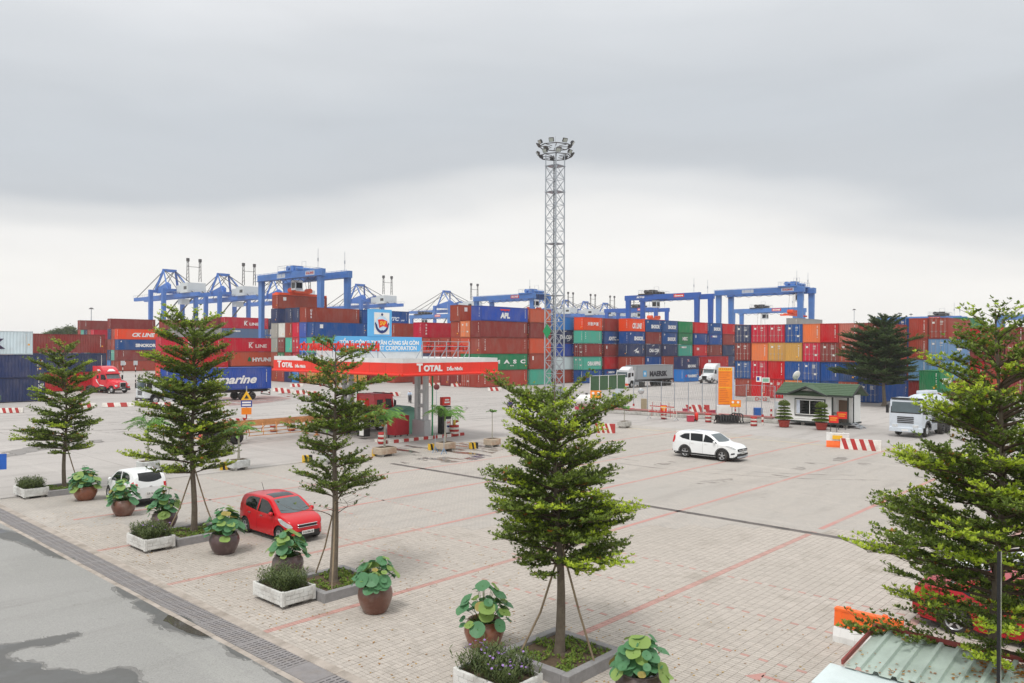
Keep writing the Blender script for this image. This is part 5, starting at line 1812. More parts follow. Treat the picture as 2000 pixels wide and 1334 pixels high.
    # lamps as patches wrapping the corners
    for s in (-1, 1):
        for p in spec['head']:
            patch(p, s, M_HEAD, 'headlight', .008)
        for p in spec['tail']:
            patch(p, s, M_TAIL, 'tail_light', .008)
    xF = L / 2
    def front_y(z, x): return hw(x, z)
    # front end pieces sit proud of the nose
    for nm, y0, y1, z0, z1, m, dx in spec['front']:
        MB().bbox(xF - .05, y0, z0, xF + dx, y1, z1, .012).build(nm, m, t)
    for nm, y0, y1, z0, z1, m, dx in spec['rear']:
        MB().bbox(-xF - dx, y0, z0, -xF + .05, y1, z1, .012).build(nm, m, t)
    if plate:
        pf = spec['plate_f']
        pl = MB().box(xF + pf[1] - .01, -.24, pf[0] - .06, xF + pf[1] + .004, .24, pf[0] + .06).build('number_plate', M_PLATE, t)
        text(plate, M_LBLACK, pl, (xF + pf[1] + .008, 0, pf[0]), .42, .075, '+x', .02)
        if plate_rear:
            pr_ = spec['plate_r']
            pl = MB().box(-xF - pr_[1] - .004, -.2, pr_[0] - .09, -xF - pr_[1] + .01, .2, pr_[0] + .09).build('number_plate', M_PLATE, t)
            text(plate, M_LBLACK, pl, (-xF - pr_[1] - .008, 0, pr_[0]), .34, .1, '-x', .02)
    # mirrors
    mx_, mz = spec['mirror']
    for s in (-1, 1):
        m_ = MB()
        m_.T = Matrix.Translation((mx_, s * (hw(mx_, mz) + .1), mz))
        m_.lathe([(0, -.07), (.06, -.065), (.085, -.03), (.085, .03), (.06, .06), (0, .065)], 10, axis='x')
        mo = m_.build('mirror', paint, t)
        mo.scale = (1, 1, 1)
        for ch in [mo]:
            pass
    # door gaps and handles
    for s in (-1, 1):
        for x in spec['gaps']:
            g = MB()
            zz = [.32 + (belt - .02 - .32) * k / 8 for k in range(9)]
            g.grid([[(x - .004, s * (hw(x, z) + .002), z) for z in zz], [(x + .004, s * (hw(x, z) + .002), z) for z in zz]], 0)
            g.build('door_gap', BLACK, body)
        for x in spec['handles']:
            MB().cbox((x, s * (hw(x, belt - .1) + .015), belt - .1), (.17, .03, .03)).build('door_handle', spec.get('handle_m', CHROME), body)
    # wheels
    for xw in (xf, xr):
        for s in (-1, 1):
            w = thing_part('wheel', t, (xw, s * (W / 2 - .115), R))
            wm = MB()
            wm.lathe([(R * .66, -.095), (R * .93, -.1), (R, -.06), (R, .06), (R * .93, .1), (R * .66, .095)], 28, axis='y')
            wm.build('tyre', RUBBER, w)
            rm = MB()
            rm.lathe([(R * .66, s * .09), (R * .6, s * .075), (R * .6, -s * .05)], 28, axis='y')
            for k in range(5):
                a = 2 * pi * k / 5 + .3
                rm.bar((R * .06 * cos(a), s * .07, R * .06 * sin(a)), (R * .64 * cos(a), s * .075, R * .64 * sin(a)), .035 + .055 * R, .03, up=(0, 1, 0))
            rm.cyl((0, s * .05, 0), (0, s * .09, 0), R * .15, n=12)
            rm.build('rim', M_RIM, w)
            MB().cyl((0, s * .01, 0), (0, s * .02, 0), R * .6, n=18).build('brake_disc', DARKSTEEL, w)
    if 'aerial' in spec:
        ax, az = spec['aerial']
        MB().bar((ax, 0, az), (ax - .18, 0, az + .3), .012).build('aerial', BLACK, t)
    if 'rails' in spec:
        for s in (-1, 1):
            y = spec['rails'][2]
            MB().tube([(spec['rails'][0], s * y, zt(spec['rails'][0]) + .0), ((spec['rails'][0] + spec['rails'][1]) / 2, s * y, zt(0) + .05), (spec['rails'][1], s * y, zt(spec['rails'][1]))], .015, 5).build('roof_rail', STEEL, t)
    if 'extra' in spec:
        spec['extra'](t, zt, hw, patch, paint)
    return t

def thing_part(name, parent, loc=(0, 0, 0), rz=0):
    o = link(name, None, parent, loc, rz)
    o.empty_display_size = .1
    return o

# small five-door hatchback
HATCH = dict(L=3.6, W=1.6, H=1.49, R=.285, wheels=(1.18, -1.205), belt=.93, tumble=.17,
    top=[(-1.8, .82), (-1.76, 1.0), (-1.62, 1.32), (-1.42, 1.435), (-.9, 1.48), (-.2, 1.485), (.25, 1.43), (.55, 1.29), (1.02, 1.0), (1.12, .95), (1.45, .875), (1.68, .77), (1.78, .62), (1.8, .5)],
    bottom=[(-1.8, .36), (-1.6, .25), (-.8, .2), (.8, .2), (1.6, .22), (1.8, .32)],
    plan=[(-1.8, .82), (-1.68, .92), (-1.3, .985), (-.5, 1.0), (.8, .99), (1.3, .95), (1.6, .86), (1.74, .74), (1.8, .6)],
    windows=[[(-.30, .95), (.86, .93), (.72, 1.07), (.42, 1.28), (.2, 1.37), (-.26, 1.41)], [(-.36, .955), (-.32, 1.41), (-.85, 1.405), (-1.12, 1.35), (-1.28, 1.2), (-1.22, 1.03)]],
    windscreen=(.36, 1.0, .06), rearwin=(-1.71, -1.47, .07), head=[[(1.08, .86), (1.25, .70), (1.6, .58), (1.76, .60), (1.72, .70), (1.5, .80), (1.25, .88)]],
    tail=[[(-1.74, .78), (-1.5, .8), (-1.46, .93), (-1.52, 1.04), (-1.66, 1.12), (-1.72, 1.0)]], gaps=[-.32, .88, -1.02], handles=[.0, -.86],
    front=[('grille', -.36, .36, .60, .68, BLACK, .028), ('grille_trim', -.4, .4, .585, .60, CHROME, .034), ('grille_trim', -.4, .4, .68, .695, CHROME, .02), ('lower_grille', -.5, .5, .26, .44, BLACK, .02),],
    rear=[('bumper_trim', -.5, .5, .25, .34, BLACK, .02), ('emblem', -.06, .06, .86, .9, CHROME, .012), ('tail_light', -.655, -.55, .74, 1.02, M_TAIL, -.005), ('tail_light', .55, .655, .74, 1.02, M_TAIL, -.005), ('reflector', -.6, -.5, .5, .58, M_TAIL, .01), ('reflector', .5, .6, .5, .58, M_TAIL, .01)], plate_f=(.40, .03), plate_r=(.56, .03), mirror=(.74, .98), aerial=(-1.2, 1.47))
def fogs(t, zt, hw, patch, paint):
    for s in (-1, 1):
        patch([(1.55, .30), (1.72, .34), (1.72, .48), (1.58, .42)], s, BLACK, 'fog_light', .006)
        MB().bar((.98, s * .05 + s * .1, 1.035), (.9, s * .55, 1.085), .02).build('wiper', BLACK, t)
HATCH_R = dict(HATCH, sunroof=(-.35, .22, .0), extra=fogs)
# tall five-door estate car
SUV = dict(L=4.58, W=1.82, H=1.68, R=.355, wheels=(1.36, -1.26), belt=1.08, tumble=.17,
    top=[(-2.29, .95), (-2.25, 1.08), (-2.12, 1.34), (-1.95, 1.56), (-1.7, 1.635), (-.9, 1.68), (-.1, 1.67), (.3, 1.6), (.65, 1.43), (1.05, 1.16), (1.2, 1.1), (1.75, 1.02), (2.08, .9), (2.24, .74), (2.29, .6)],
    bottom=[(-2.29, .48), (-2.05, .3), (-1.0, .24), (1.0, .24), (2.05, .28), (2.29, .42)],
    plan=[(-2.29, .80), (-2.15, .9), (-1.7, .98), (-.6, 1.0), (1.0, .99), (1.6, .95), (2.0, .86), (2.2, .74), (2.29, .6)],
    windows=[[(.05, 1.10), (1.02, 1.08), (.86, 1.2), (.55, 1.40), (.25, 1.53), (.09, 1.555)], [(-.02, 1.105), (.02, 1.565), (-.5, 1.585), (-.92, 1.57), (-.86, 1.13)], [(-.94, 1.14), (-.98, 1.56), (-1.35, 1.52), (-1.72, 1.33), (-1.5, 1.22)]],
    windscreen=(.42, 1.04, .07), rearwin=(-2.18, -1.98, .1), head=[[(1.55, .98), (1.8, .86), (2.14, .76), (2.2, .82), (2.05, .92), (1.75, 1.0)]],
    tail=[[(-2.27, .9), (-2.1, .92), (-2.02, 1.12), (-2.02, 1.3), (-2.1, 1.42), (-2.16, 1.3), (-2.22, 1.1)]], gaps=[.02, 1.08, -.9], handles=[.22, -.72], handle_m=None,
    black=[[(-2.1, .26), (2.1, .26), (2.1, .36), (-2.1, .36)]],
    front=[('grille', -.55, .55, .66, .80, BLACK, .03), ('grille_trim', -.5, .5, .70, .735, CHROME, .04), ('emblem', -.09, .09, .69, .78, CHROME, .05), ('lower_grille', -.62, .62, .40, .52, BLACK, .03), ('skid_plate', -.6, .6, .26, .36, STEEL, .03)],
    rear=[('bumper_trim', -.7, .7, .36, .52, BLACK, .02), ('emblem', -.07, .07, .98, 1.06, CHROME, .02)], plate_f=(.57, .04), plate_r=(.8, .03), mirror=(.86, 1.14), rails=(-1.5, .1, .56))
SUV['handle_m'] = WHITE
def spoiler(t, zt, hw, patch, paint):
    MB().prism([(-2.12, 1.60), (-1.75, 1.655), (-1.75, 1.635), (-2.1, 1.56)], -.58, .58, 'y').build('spoiler', paint, t)
    for s in (-1, 1):
        patch([(1.9, .44), (2.14, .48), (2.14, .58), (1.95, .54)], s, BLACK, 'fog_light', .006)
        for xw in (1.36, -1.26):
            ring = []
            for k in range(13):
                a = pi * k / 12
                ring.append(((xw + .44 * cos(a), .355 + .44 * sin(a)), (xw + .49 * cos(a), .355 + .49 * sin(a))))
            MB().grid([[(p[0], s * (hw(p[0], p[1]) + .008), p[1]) for p, q in ring], [(q[0], s * (hw(q[0], q[1]) + .008), q[1]) for p, q in ring]], 0).build('arch_trim', BLACK, t)
SUV['extra'] = spoiler
# saloon
SALOON = dict(L=4.75, W=1.83, H=1.46, R=.33, wheels=(1.42, -1.38), belt=.94, tumble=.2,
    top=[(-2.37, .72), (-2.33, .96), (-2.2, 1.06), (-1.75, 1.08), (-1.55, 1.14), (-1.0, 1.36), (-.5, 1.455), (.0, 1.46), (.3, 1.40), (.6, 1.27), (1.1, .98), (1.3, .93), (1.9, .82), (2.25, .68), (2.37, .5)],
    bottom=[(-2.37, .4), (-2.1, .24), (-1.0, .18), (1.0, .18), (2.1, .2), (2.37, .36)],
    plan=[(-2.37, .82), (-2.2, .92), (-1.7, .985), (-.6, 1.0), (1.0, .99), (1.7, .94), (2.1, .84), (2.3, .7), (2.37, .58)],
    windows=[[(-.12, .96), (.98, .94), (.8, 1.08), (.4, 1.30), (.1, 1.37), (-.08, 1.375)], [(-.18, .965), (-.14, 1.375), (-.6, 1.36), (-1.05, 1.22), (-1.22, 1.06), (-1.05, .99)]],
    windscreen=(.32, 1.08, .07), rearwin=(-1.58, -.85, .1), head=[[(1.6, .78), (1.9, .68), (2.2, .58), (2.27, .64), (2.1, .74), (1.8, .82)]],
    tail=[[(-2.34, .74), (-2.05, .78), (-1.98, .92), (-2.2, .96), (-2.32, .92)]], gaps=[-.14, 1.0, -1.12], handles=[.05, -.95],
    front=[('grille', -.5, .5, .46, .62, BLACK, .03), ('lower_grille', -.6, .6, .24, .34, BLACK, .02)], rear=[('bumper_trim', -.6, .6, .22, .32, BLACK, .02), ('emblem', -.1, .1, .84, .88, CHROME, .02)], plate_f=(.4, .04), plate_r=(.72, .02), mirror=(.86, .99))

P_RED = car_paint('car_red', (206, 8, 26))
P_WHITE = car_paint('car_white', (238, 240, 240))
P_WINE = car_paint('car_wine_red', (172, 10, 28))
a = px(478, 1043); b = px(533, 1070)
car('red five-door hatchback parked by the lotus pots, facing the drain', (a.x + .78, (a.y + b.y) / 2 + .02, 0), -pi / 2, P_RED, HATCH_R, '51A-086.40')
car('white five-door hatchback parked tail-first behind the lotus pots', (14.35, 36.4, 0), radians(88), P_WHITE, HATCH, '51A-114.18')
car('white five-door estate car driving across the empty forecourt', (44.2 + .85, 24.35, 0), radians(-91.5), P_WHITE, SUV, '51F-258.31')
car('wine-red saloon parked under the big leafy tree', (22.3, 3.55, 0), radians(-90), P_WINE, SALOON, '51A-677.02')
car('white saloon parked just beyond the wine-red saloon', (25.3, 3.4, 0), radians(-90), P_WHITE, SALOON, '51A-530.65')

# ---------------------------------------------------------------- lorries
def wheel_at(par, x, y, R=.5, w=.28, s=1, rim=DARKSTEEL, dual=False):
    wh = thing_part('wheel', par, (x, y, R))
    MB().lathe([(R * .55, -w / 2), (R * .92, -w / 2), (R, -w * .3), (R, w * .3), (R * .92, w / 2), (R * .55, w / 2)], 20, axis='y').build('tyre', RUBBER, wh)
    MB().lathe([(R * .56, s * w * .48), (R * .5, s * w * (.1 if dual else .42)), (R * .22, s * w * (.05 if dual else .5)), (R * .2, s * w * .62), (0, s * w * .62)], 20, axis='y').lathe([(R * .56, -s * w * .4), (0, -s * w * .4)], 20, axis='y').build('rim', rim, wh)
    return wh

def bogie(par, xs, half=.98, R=.5):
    for x in xs:
        for s in (-1, 1):
            wheel_at(par, x, s * half, R, .56, s, DARKSTEEL, True)
        MB().cyl((x, -half, R), (x, half, R), .09, n=8).build('axle', DARKSTEEL, par)

def chassis(par, x0, x1, z=1.0, m=DARKSTEEL, h=.28):
    for s in (-.42, .42):
        MB().box(x0, s - .06, z - h, x1, s + .06, z).build('chassis_beam', m, par)
    c = MB()
    n = max(3, int((x1 - x0) / 1.4))
    for k in range(n):
        x = x0 + .1 + (x1 - x0 - .3) * k / (n - 1)
        c.box(x, -.36, z - h + .04, x + .1, .36, z - .04)
    c.build('cross_member', m, par)

def cabover(label, loc, rz, paint, lower, group=None, deflector=None, wheel_xs=(0, -3.2), L=2.0, name='lorry', logo=None, W=2.46, sleeper=True):
    """cab over engine; local +x forward, origin under the front axle"""
    t = thing(name, label, 'lorry', loc, rz, group)
    f = 1.35
    prof = [(f, .75), (f + .02, 1.25), (f, 1.9), (f - .16, 2.9), (f - .35, 3.05), (-.55, 3.08), (-.72, 2.98), (-.74, 1.0), (-.6, .95), (-.52, 1.05), (-.4, 1.2), (-.1, 1.28), (.25, 1.28), (.5, 1.16), (.62, .95), (.64, .75)]
    c = MB().prism(prof, -W / 2 + .06, W / 2 - .06, 'y')
    c.prism([(p[0] * .985, p[1] * .99 + .02) for p in prof], -W / 2, -W / 2 + .06, 'y').prism([(p[0] * .985, p[1] * .99 + .02) for p in prof], W / 2 - .06, W / 2, 'y')
    cab = c.build('cab', paint, t)
    MB().add([(f + .012, -W / 2 + .14, 1.96), (f + .012, W / 2 - .14, 1.96), (f - .135, W / 2 - .16, 2.78), (f - .135, -W / 2 + .16, 2.78)], [(0, 1, 2, 3)]).build('windscreen', SCREEN, t)
    MB().add([(f + .014, -W / 2 + .08, 1.88), (f + .014, W / 2 - .08, 1.88), (f - .155, W / 2 - .1, 2.88), (f - .155, -W / 2 + .1, 2.88)], [(0, 1, 2, 3)]).build('windscreen_seal', BLACK, t).location = (-.006, 0, 0)
    for s in (-1, 1):
        MB().prism([(.45, 1.9), (1.12, 1.82), (1.02, 2.62), (.45, 2.66)], s * (W / 2 + .004), s * (W / 2 + .012), 'y').build('side_window', GLASS, t)
        if sleeper:
            MB().prism([(-.45, 2.0), (.15, 2.0), (.15, 2.6), (-.45, 2.6)], s * (W / 2 + .004), s * (W / 2 + .012), 'y').build('side_window', GLASS, t)
        MB().box(.41, s * (W / 2) - .004, 1.3, .424, s * (W / 2) + .006, 2.8).build('door_gap', BLACK, cab)
        m_ = MB().box(f - .1, s * (W / 2 + .18) - .1, 1.85, f, s * (W / 2 + .18) + .1, 2.5)
        m_.bar((f - .08, s * W / 2, 2.6), (f - .05, s * (W / 2 + .18), 2.5), .04)
        m_.build('mirror', BLACK, t)
        MB().bbox(f - .04, s * .78 - .22, .78, f + .1, s * .78 + .22, 1.0, .02).build('headlight', M_HEAD, t)
        MB().prism([(-.74, .7), (-.62, .98), (-.4, 1.22), (-.1, 1.3), (.25, 1.3), (.5, 1.18), (.66, .95), (.7, .7), (.6, .7), (.54, .92), (.42, 1.06), (.2, 1.16), (-.1, 1.16), (-.34, 1.08), (-.52, .9), (-.6, .7)], s * (W / 2 - .5), s * (W / 2 + .02), 'y').build('mudguard', BLACK, t)
    MB().bbox(f - .3, -W / 2, .42, f + .12, W / 2, .78, .05).build('bumper', lower, t)
    g = MB()
    for k in range(4):
        g.box(f + .0, -.62, 1.12 + k * .14, f + .045, .62, 1.2 + k * .14)
    g.build('grille', BLACK, t)
    if deflector:
        MB().prism([(f - .45, 3.08), (-.1, 3.62), (-.65, 3.7), (-.65, 3.08)], -W / 2 + .25, W / 2 - .25, 'y').build('roof_deflector', deflector, t)
    MB().bbox(f - .42, -W / 2 + .05, 3.0, f - .1, W / 2 - .05, 3.1, .03).build('sun_visor', BLACK if not deflector else paint, t)
    MB().box(f + .13, -.26, .5, f + .14, .26, .62).build('number_plate', M_PLATE, t)
    for s in (-1, 1):
        wheel_at(t, 0, s * 1.02, .5, .3, s, M_RIM)
    MB().cyl((0, -1, .5), (0, 1, .5), .09, n=8).build('axle', DARKSTEEL, t)
    chassis(t, min(wheel_xs) - 1.0, .6, 1.0)
    bogie(t, [x for x in wheel_xs if x != 0])
    MB().box(-2.3, .6, .45, -1.0, 1.15, .98).box(-2.3, -1.15, .45, -1.0, -.6, .98).build('fuel_tank', STEEL, t)
    return t

def bonneted(label, loc, rz, paint, group=None, wheel_xs=(0, -3.9, -5.2), sleeper=True, decals=True):
    """conventional tractor with a long bonnet and a sleeper; origin under the front axle"""
    t = thing('lorry', label, 'lorry', loc, rz, group)
    W = 2.44
    # bonnet: narrow at the nose, swelling to the cab
    rows = []
    for x, w, z, zb_ in ((.98, .62, 1.62, .9), (.9, .78, 1.72, .75), (.5, .92, 1.82, .75), (0, 1.0, 1.9, 1.12), (-.5, 1.06, 1.98, 1.05), (-1.0, 1.12, 2.06, .75)):
        rows.append([(x, -w, zb_), (x, -w, z - .25), (x, -w * .88, z - .06), (x, 0, z), (x, w * .88, z - .06), (x, w, z - .25), (x, w, zb_)])
    b = MB().grid(rows, 0, True)
    b.add(rows[0], [list(range(7))])
    b.build('bonnet', paint, t)
    for s in (-1, 1):
        pf = [(-1.0, .72), (-.72, .78), (-.55, 1.0), (-.3, 1.15), (.25, 1.17), (.5, 1.02), (.6, .72), (.95, .7), (.97, .95), (.6, 1.35), (.1, 1.48), (-.6, 1.45), (-1.0, 1.3)]
        MB().prism(pf, s * .82, s * 1.2, 'y').build('wing', paint, t)
        MB().bbox(.72, s * 1.0 - .18, 1.0, .99, s * 1.0 + .14, 1.26, .04).build('headlight', M_HEAD, t)
    MB().bbox(.86, -1.2, .42, 1.14, 1.2, .74, .07).build('bumper', DARKSTEEL, t)
    MB().bbox(.93, -.5, .86, 1.04, .5, 1.6, .05).build('grille_surround', CHROME, t)
    g = MB()
    for k in range(9):
        g.box(1.035, -.42, .92 + k * .07, 1.055, .42, .955 + k * .07)
    g.box(1.03, -.43, .9, 1.042, .43, 1.54)
    g.build('grille', BLACK, t)
    zr = 2.95
    cab = MB().prism([(-1.0, .95), (-1.0, 2.05), (-1.42, 2.86), (-1.6, zr), (-2.6, zr + .02), (-2.6, .95)], -W / 2 + .04, W / 2 - .04, 'y').build('cab', paint, t)
    MB().add([(-1.045, -W / 2 + .12, 2.1), (-1.045, W / 2 - .12, 2.1), (-1.385, W / 2 - .2, 2.78), (-1.385, -W / 2 + .2, 2.78)], [(0, 1, 2, 3)]).build('windscreen', SCREEN, t).location = (.022, 0, 0)
    MB().bbox(-1.5, -W / 2 + .02, 2.82, -1.15, W / 2 - .02, 2.96, .03).build('sun_visor', paint, t)
    sl = [(-2.6, .8), (-2.6, zr), (-1.55, zr - .02), (-1.75, 3.35), (-2.3, 3.78), (-3.0, 3.95), (-4.1, 3.98), (-4.15, .8)]
    MB().prism(sl, -W / 2, W / 2, 'y').build('sleeper', paint, t)
    for s in (-1, 1):
        y = s * (W / 2 - .036)
        MB().prism([(-1.15, 2.02), (-1.5, 2.72), (-2.35, 2.72), (-2.35, 1.95)], y, y + s * .012, 'y').build('side_window', GLASS, t)
        y2 = s * (W / 2 + .002)
        MB().prism([(-2.75, 2.1), (-2.75, 2.6), (-3.2, 2.6), (-3.2, 2.1)], y2, y2 + s * .01, 'y').build('side_window', GLASS, t)
        if decals:
            MB().prism([(-1.6, 1.15), (-2.6, 1.25), (-3.2, 1.6), (-3.4, 2.0), (-3.25, 2.0), (-3.0, 1.55), (-2.5, 1.12), (-1.6, 1.05)], y2 + s * .004, y2 + s * .012, 'y').build('swoosh_decal', LETTER_W, t)
            MB().prism([(-2.2, 3.2), (-2.6, 3.5), (-3.1, 3.45), (-2.9, 3.2), (-2.6, 3.32)], y2 + s * .004, y2 + s * .012, 'y').build('horse_decal', LETTER_W, t)
        m_ = MB().box(-1.2, s * (W / 2 + .25) - .1, 1.95, -1.08, s * (W / 2 + .25) + .1, 2.6)
        m_.bar((-1.25, s * W / 2, 2.2), (-1.15, s * (W / 2 + .25), 2.3), .04)
        m_.build('mirror', BLACK, t)
        MB().cyl((-2.9, s * 1.0, .72), (-1.3, s * 1.0, .72), .32, n=12).build('fuel_tank', CHROME if s > 0 else DARKSTEEL, t)
        wheel_at(t, 0, s * 1.02, .52, .3, s, M_RIM)
        MB().cyl((-4.35, s * .9, .9), (-4.35, s * .9, 3.7), .08, n=8).build('exhaust_stack', STEEL, t)
    if decals:
        w_ = [(-1.66, y_) for y_ in ()]
        MB().add([(-1.62, -.7, 3.16), (-1.62, .7, 3.16), (-1.9, .45, 3.5), (-1.9, -.2, 3.5)], [(0, 1, 2, 3)]).build('roof_decal', LETTER_W, t).location = (.045, 0, .03)
    MB().box(1.145, -.26, .5, 1.155, .26, .62).build('number_plate', M_PLATE, t)
    MB().cyl((0, -1, .52), (0, 1, .52), .09, n=8).build('axle', DARKSTEEL, t)
    chassis(t, min(wheel_xs) - .8, .8, 1.05)
    bogie(t, [x for x in wheel_xs if x != 0], R=.52)
    return t

def trailer(label, loc, rz, L=12.4, axles=(1.6, 2.95), m=DARKSTEEL, z=1.32, group=None, legs=True, name='trailer', rails=False):
    """container skeleton trailer; origin on the ground under its tail, +x towards the tractor"""
    t = thing(name, label, 'trailer', loc, rz, group)
    chassis(t, 0, L, z, m, .36)
    for x in (.1, L - .3):
        MB().box(x, -1.22, z - .16, x + .2, 1.22, z).build('bolster', m, t)
    bogie(t, axles)
    MB().box(0, -1.2, .5, .08, 1.2, .62).box(.0, -1.2, .62, .06, -1.1, z - .16).box(.0, 1.1, .62, .06, 1.2, z - .16).build('rear_bumper', m, t)
    for s in (-1, 1):
        MB().cbox((.02, s * .9, .8), (.06, .36, .14)).build('tail_light', M_TAIL, t)
        if legs:
            MB().box(L - 3.0, s * .75 - .07, .12, L - 2.85, s * .75 + .07, z - .3).box(L - 3.1, s * .75 - .14, .05, L - 2.75, s * .75 + .14, .12).build('landing_leg', m, t)
        MB().prism([(axles[0] - .7, 1.02), (axles[-1] + .7, 1.02), (axles[-1] + .7, 1.06), (axles[0] - .7, 1.06)], s * .7, s * 1.24, 'y').build('mudguard', BLACK, t)
        if rails:
            r = MB()
            for zz in (.5, .75):
                r.bar((axles[-1] + .9, s * 1.1, zz), (L - 3.3, s * 1.1, zz), .05)
            for k in range(6):
                x = axles[-1] + 1.0 + (L - 3.4 - axles[-1] - .9) * k / 5
                r.bar((x, s * 1.1, .5), (x, s * 1.1, .78), .04).bar((x, s * 1.1, .75), (x + .25, s * .5, z - .2), .05)
            r.build('side_guard', m, t)
    return t

M_LR = mat('lorry_red', (222, 26, 46), 0.35, var=.05, coat=.6)
M_LW = mat('lorry_white', (226, 230, 232), 0.4, var=.05, coat=.4, dirt=(150, 140, 128), dirtfac=.3)
M_LO = mat('lorry_orange', (224, 84, 44), 0.5, var=.12, dirt=(140, 110, 96), dirtfac=.4)
M_LG = mat('lorry_green', (70, 96, 84), 0.5, var=.1, dirt=(110, 104, 92), dirtfac=.4)
M_LK = mat('lorry_pale_grey', (206, 214, 222), 0.45, var=.06, coat=.3)
M_YCH = mat('chassis_ochre', (206, 146, 92), 0.65, var=.2, scale=3, dirt=(120, 70, 50), dirtfac=.6)
# blue box trailer and its white cab, heading -x; box side faces us
yb = 94.5
xl, xr_ = on_y(300, yb), on_y(530, yb)
tt = trailer('dark container trailer under the long blue box', (xr_ - .1, yb + 1.22, 0), pi, 13.9, (2.6, 4.0))
bx = container(xr_ - L45, yb, 1.34, L45, HC, 'rb', None, False, 'with white script lettering on a trailer', None, True, 'containers carried by lorries')
text('Safmarine', LETTER_W, bx, (L45 * .57, -.014, HC * .47), 7.6, 1.15, FS, .035, .35)
emb = MB()
for k in range(14):
    a0 = radians(20 + k * 24)
    r0, r1 = 1.0, 1.12
    emb.add([(L45 * .30 + r * cos(a), -.012, HC * .52 + r * sin(a)) for a, r in ((a0, r0), (a0, r1), (a0 + .28, r1), (a0 + .28, r0))], [(0, 3, 2, 1)])
emb.build('emblem', LETTER_W, bx)
pc = px(276, 786)
cabover('white lorry cab with a dark visor pulling the blue box', (xr_ - L45 - 1.55, yb + 1.22, 0), pi, M_LW, DARKSTEEL, 'working lorries', wheel_xs=(0, -3.4))
# red bonneted tractor behind it
pr_ = px(232, 773)
bonneted('red bonneted tractor lorry with white swooshes standing by the traffic cone', (pr_.x + .2, pr_.y + .6, 0), radians(-74), M_LR, 'working lorries')
pr2 = px(97, 762)
bonneted('red bonneted tractor lorry half hidden beside the navy boxes', (pr2.x, pr2.y + 4, 0), radians(-100), M_LR, 'working lorries', decals=False)
pr3 = px(312, 753)
bonneted('red bonneted lorry peeking out behind the white cab', (pr3.x, pr3.y, 0), radians(178), M_LR, 'working lorries', decals=False)
# brown box on a trailer seen from its tail
tr2 = trailer('dark trailer under the brown barred-door box', (46.8, 136.6, 0), pi / 2, 12.4)
bx2 = container(46.8 + CW / 2, 136.6, 1.34, L40, HS, 'mr', None, True, 'on a trailer beside the red lorry', None, False, 'containers carried by lorries', rz=pi / 2)
# lorry with the grey lettered box, heading -x
ym = 76.9
xm0 = on_y(1225, ym)
cabover('white and orange lorry carrying the grey box', (xm0 + 1.5, ym + 1.2, 0), pi, M_LW, M_LO, 'working lorries', deflector=M_LW, wheel_xs=(0, -3.3))
trailer('dark trailer under the grey box', (xm0 + 15.6, ym + 1.2, 0), pi, 12.4, (1.5, 2.8, 4.1))
bx3 = container(xm0 + 3.1, ym, 1.34, L40, HS, 'gy', None, False, 'with dark lettering behind the orange lorry', None, True, 'containers carried by lorries')
text('MAERSK', M_LBLACK, bx3, (L40 * .58, -.014, HS * .38), 6.0, 1.0, FS, .05)
MB().add([(L40 * .16, -.01, HS * .2), (L40 * .25, -.01, HS * .2), (L40 * .25, -.01, HS * .62), (L40 * .16, -.01, HS * .62)], [(0, 1, 2, 3)]).build('emblem_panel', M_LBLUE, bx3)
st7 = []
for k in range(14):
    r = .42 if k % 2 == 0 else .16
    st7.append((L40 * .205 + r * sin(pi * k / 7), HS * .41 + r * cos(pi * k / 7)))
emblem(bx3, st7, LETTER_W, 'star')
bx3.children[-1].location = (0, 0, 0)
for ch in bx3.children:
    if ch.name.startswith('star'): ch.location = (0, -.006, 0)
pw = px(1395, 749)
bonneted('white bonneted tractor lorry waiting beside the stacked bays', (pw.x - 1.3, pw.y + 1.0, 0), radians(186), M_LW, 'working lorries', decals=False)
trailer('dark trailer behind the white bonneted lorry', (pw.x + 15.8, pw.y + 2.4, 0), radians(186), 12.4)
# ochre skeleton trailer with a red tractor under the canopy, heading +x
ys = 53.2
xs0 = on_y(446, ys - 1.1) - 1.95
trailer('empty ochre skeleton trailer parked beside the fuel canopy', (xs0, ys, 0), 0, 12.4, (1.3, 2.6), M_YCH, 1.5, None, True, 'trailer', True)
cabover('red tractor lorry refuelling under the canopy', (xs0 + 15.4, ys, 0), 0, M_LR, M_LR, 'working lorries', wheel_xs=(0, -3.3))
# pale grey forward-control lorry near the guard house
pk_ = px(1738, 852)
cabover('pale grey tanker lorry parked beside the guard house', (pk_.x + 2.3, pk_.y - 1.0, 0), radians(176), M_LK, M_LK, 'working lorries', wheel_xs=(0, -3.4, -4.7), sleeper=False)
tk = thing('tank_body', 'pale grey tank body on the lorry beside the guard house', 'tank', (pk_.x + 2.3, pk_.y - 1.0, 0), radians(176))
MB().lathe([(0, -6.0), (.9, -5.95), (1.12, -5.7), (1.12, -1.3), (.9, -1.05), (0, -1.0)], 24, (0, 0, 2.2), axis='x').build('tank', M_LK, tk)
MB().bbox(-4.5, -.45, 3.3, -2.2, .45, 3.55, .05).build('tank_hatch', M_LK, tk)
MB().box(-5.6, -.5, 1.0, -5.3, .5, 1.25).box(-1.7, -.5, 1.0, -1.4, .5, 1.25).build('saddle', DARKSTEEL, tk)
# green container on a trailer behind the big tree
trailer('dark trailer under the green box', (121.0, 28.0, 0), pi, 12.4)
container(108.8, 28.0 - 1.22, 1.4, L20, HC, 'gn', 'EVERGREEN', False, 'on a trailer behind the big leafy tree', None, True, 'containers carried by lorries')
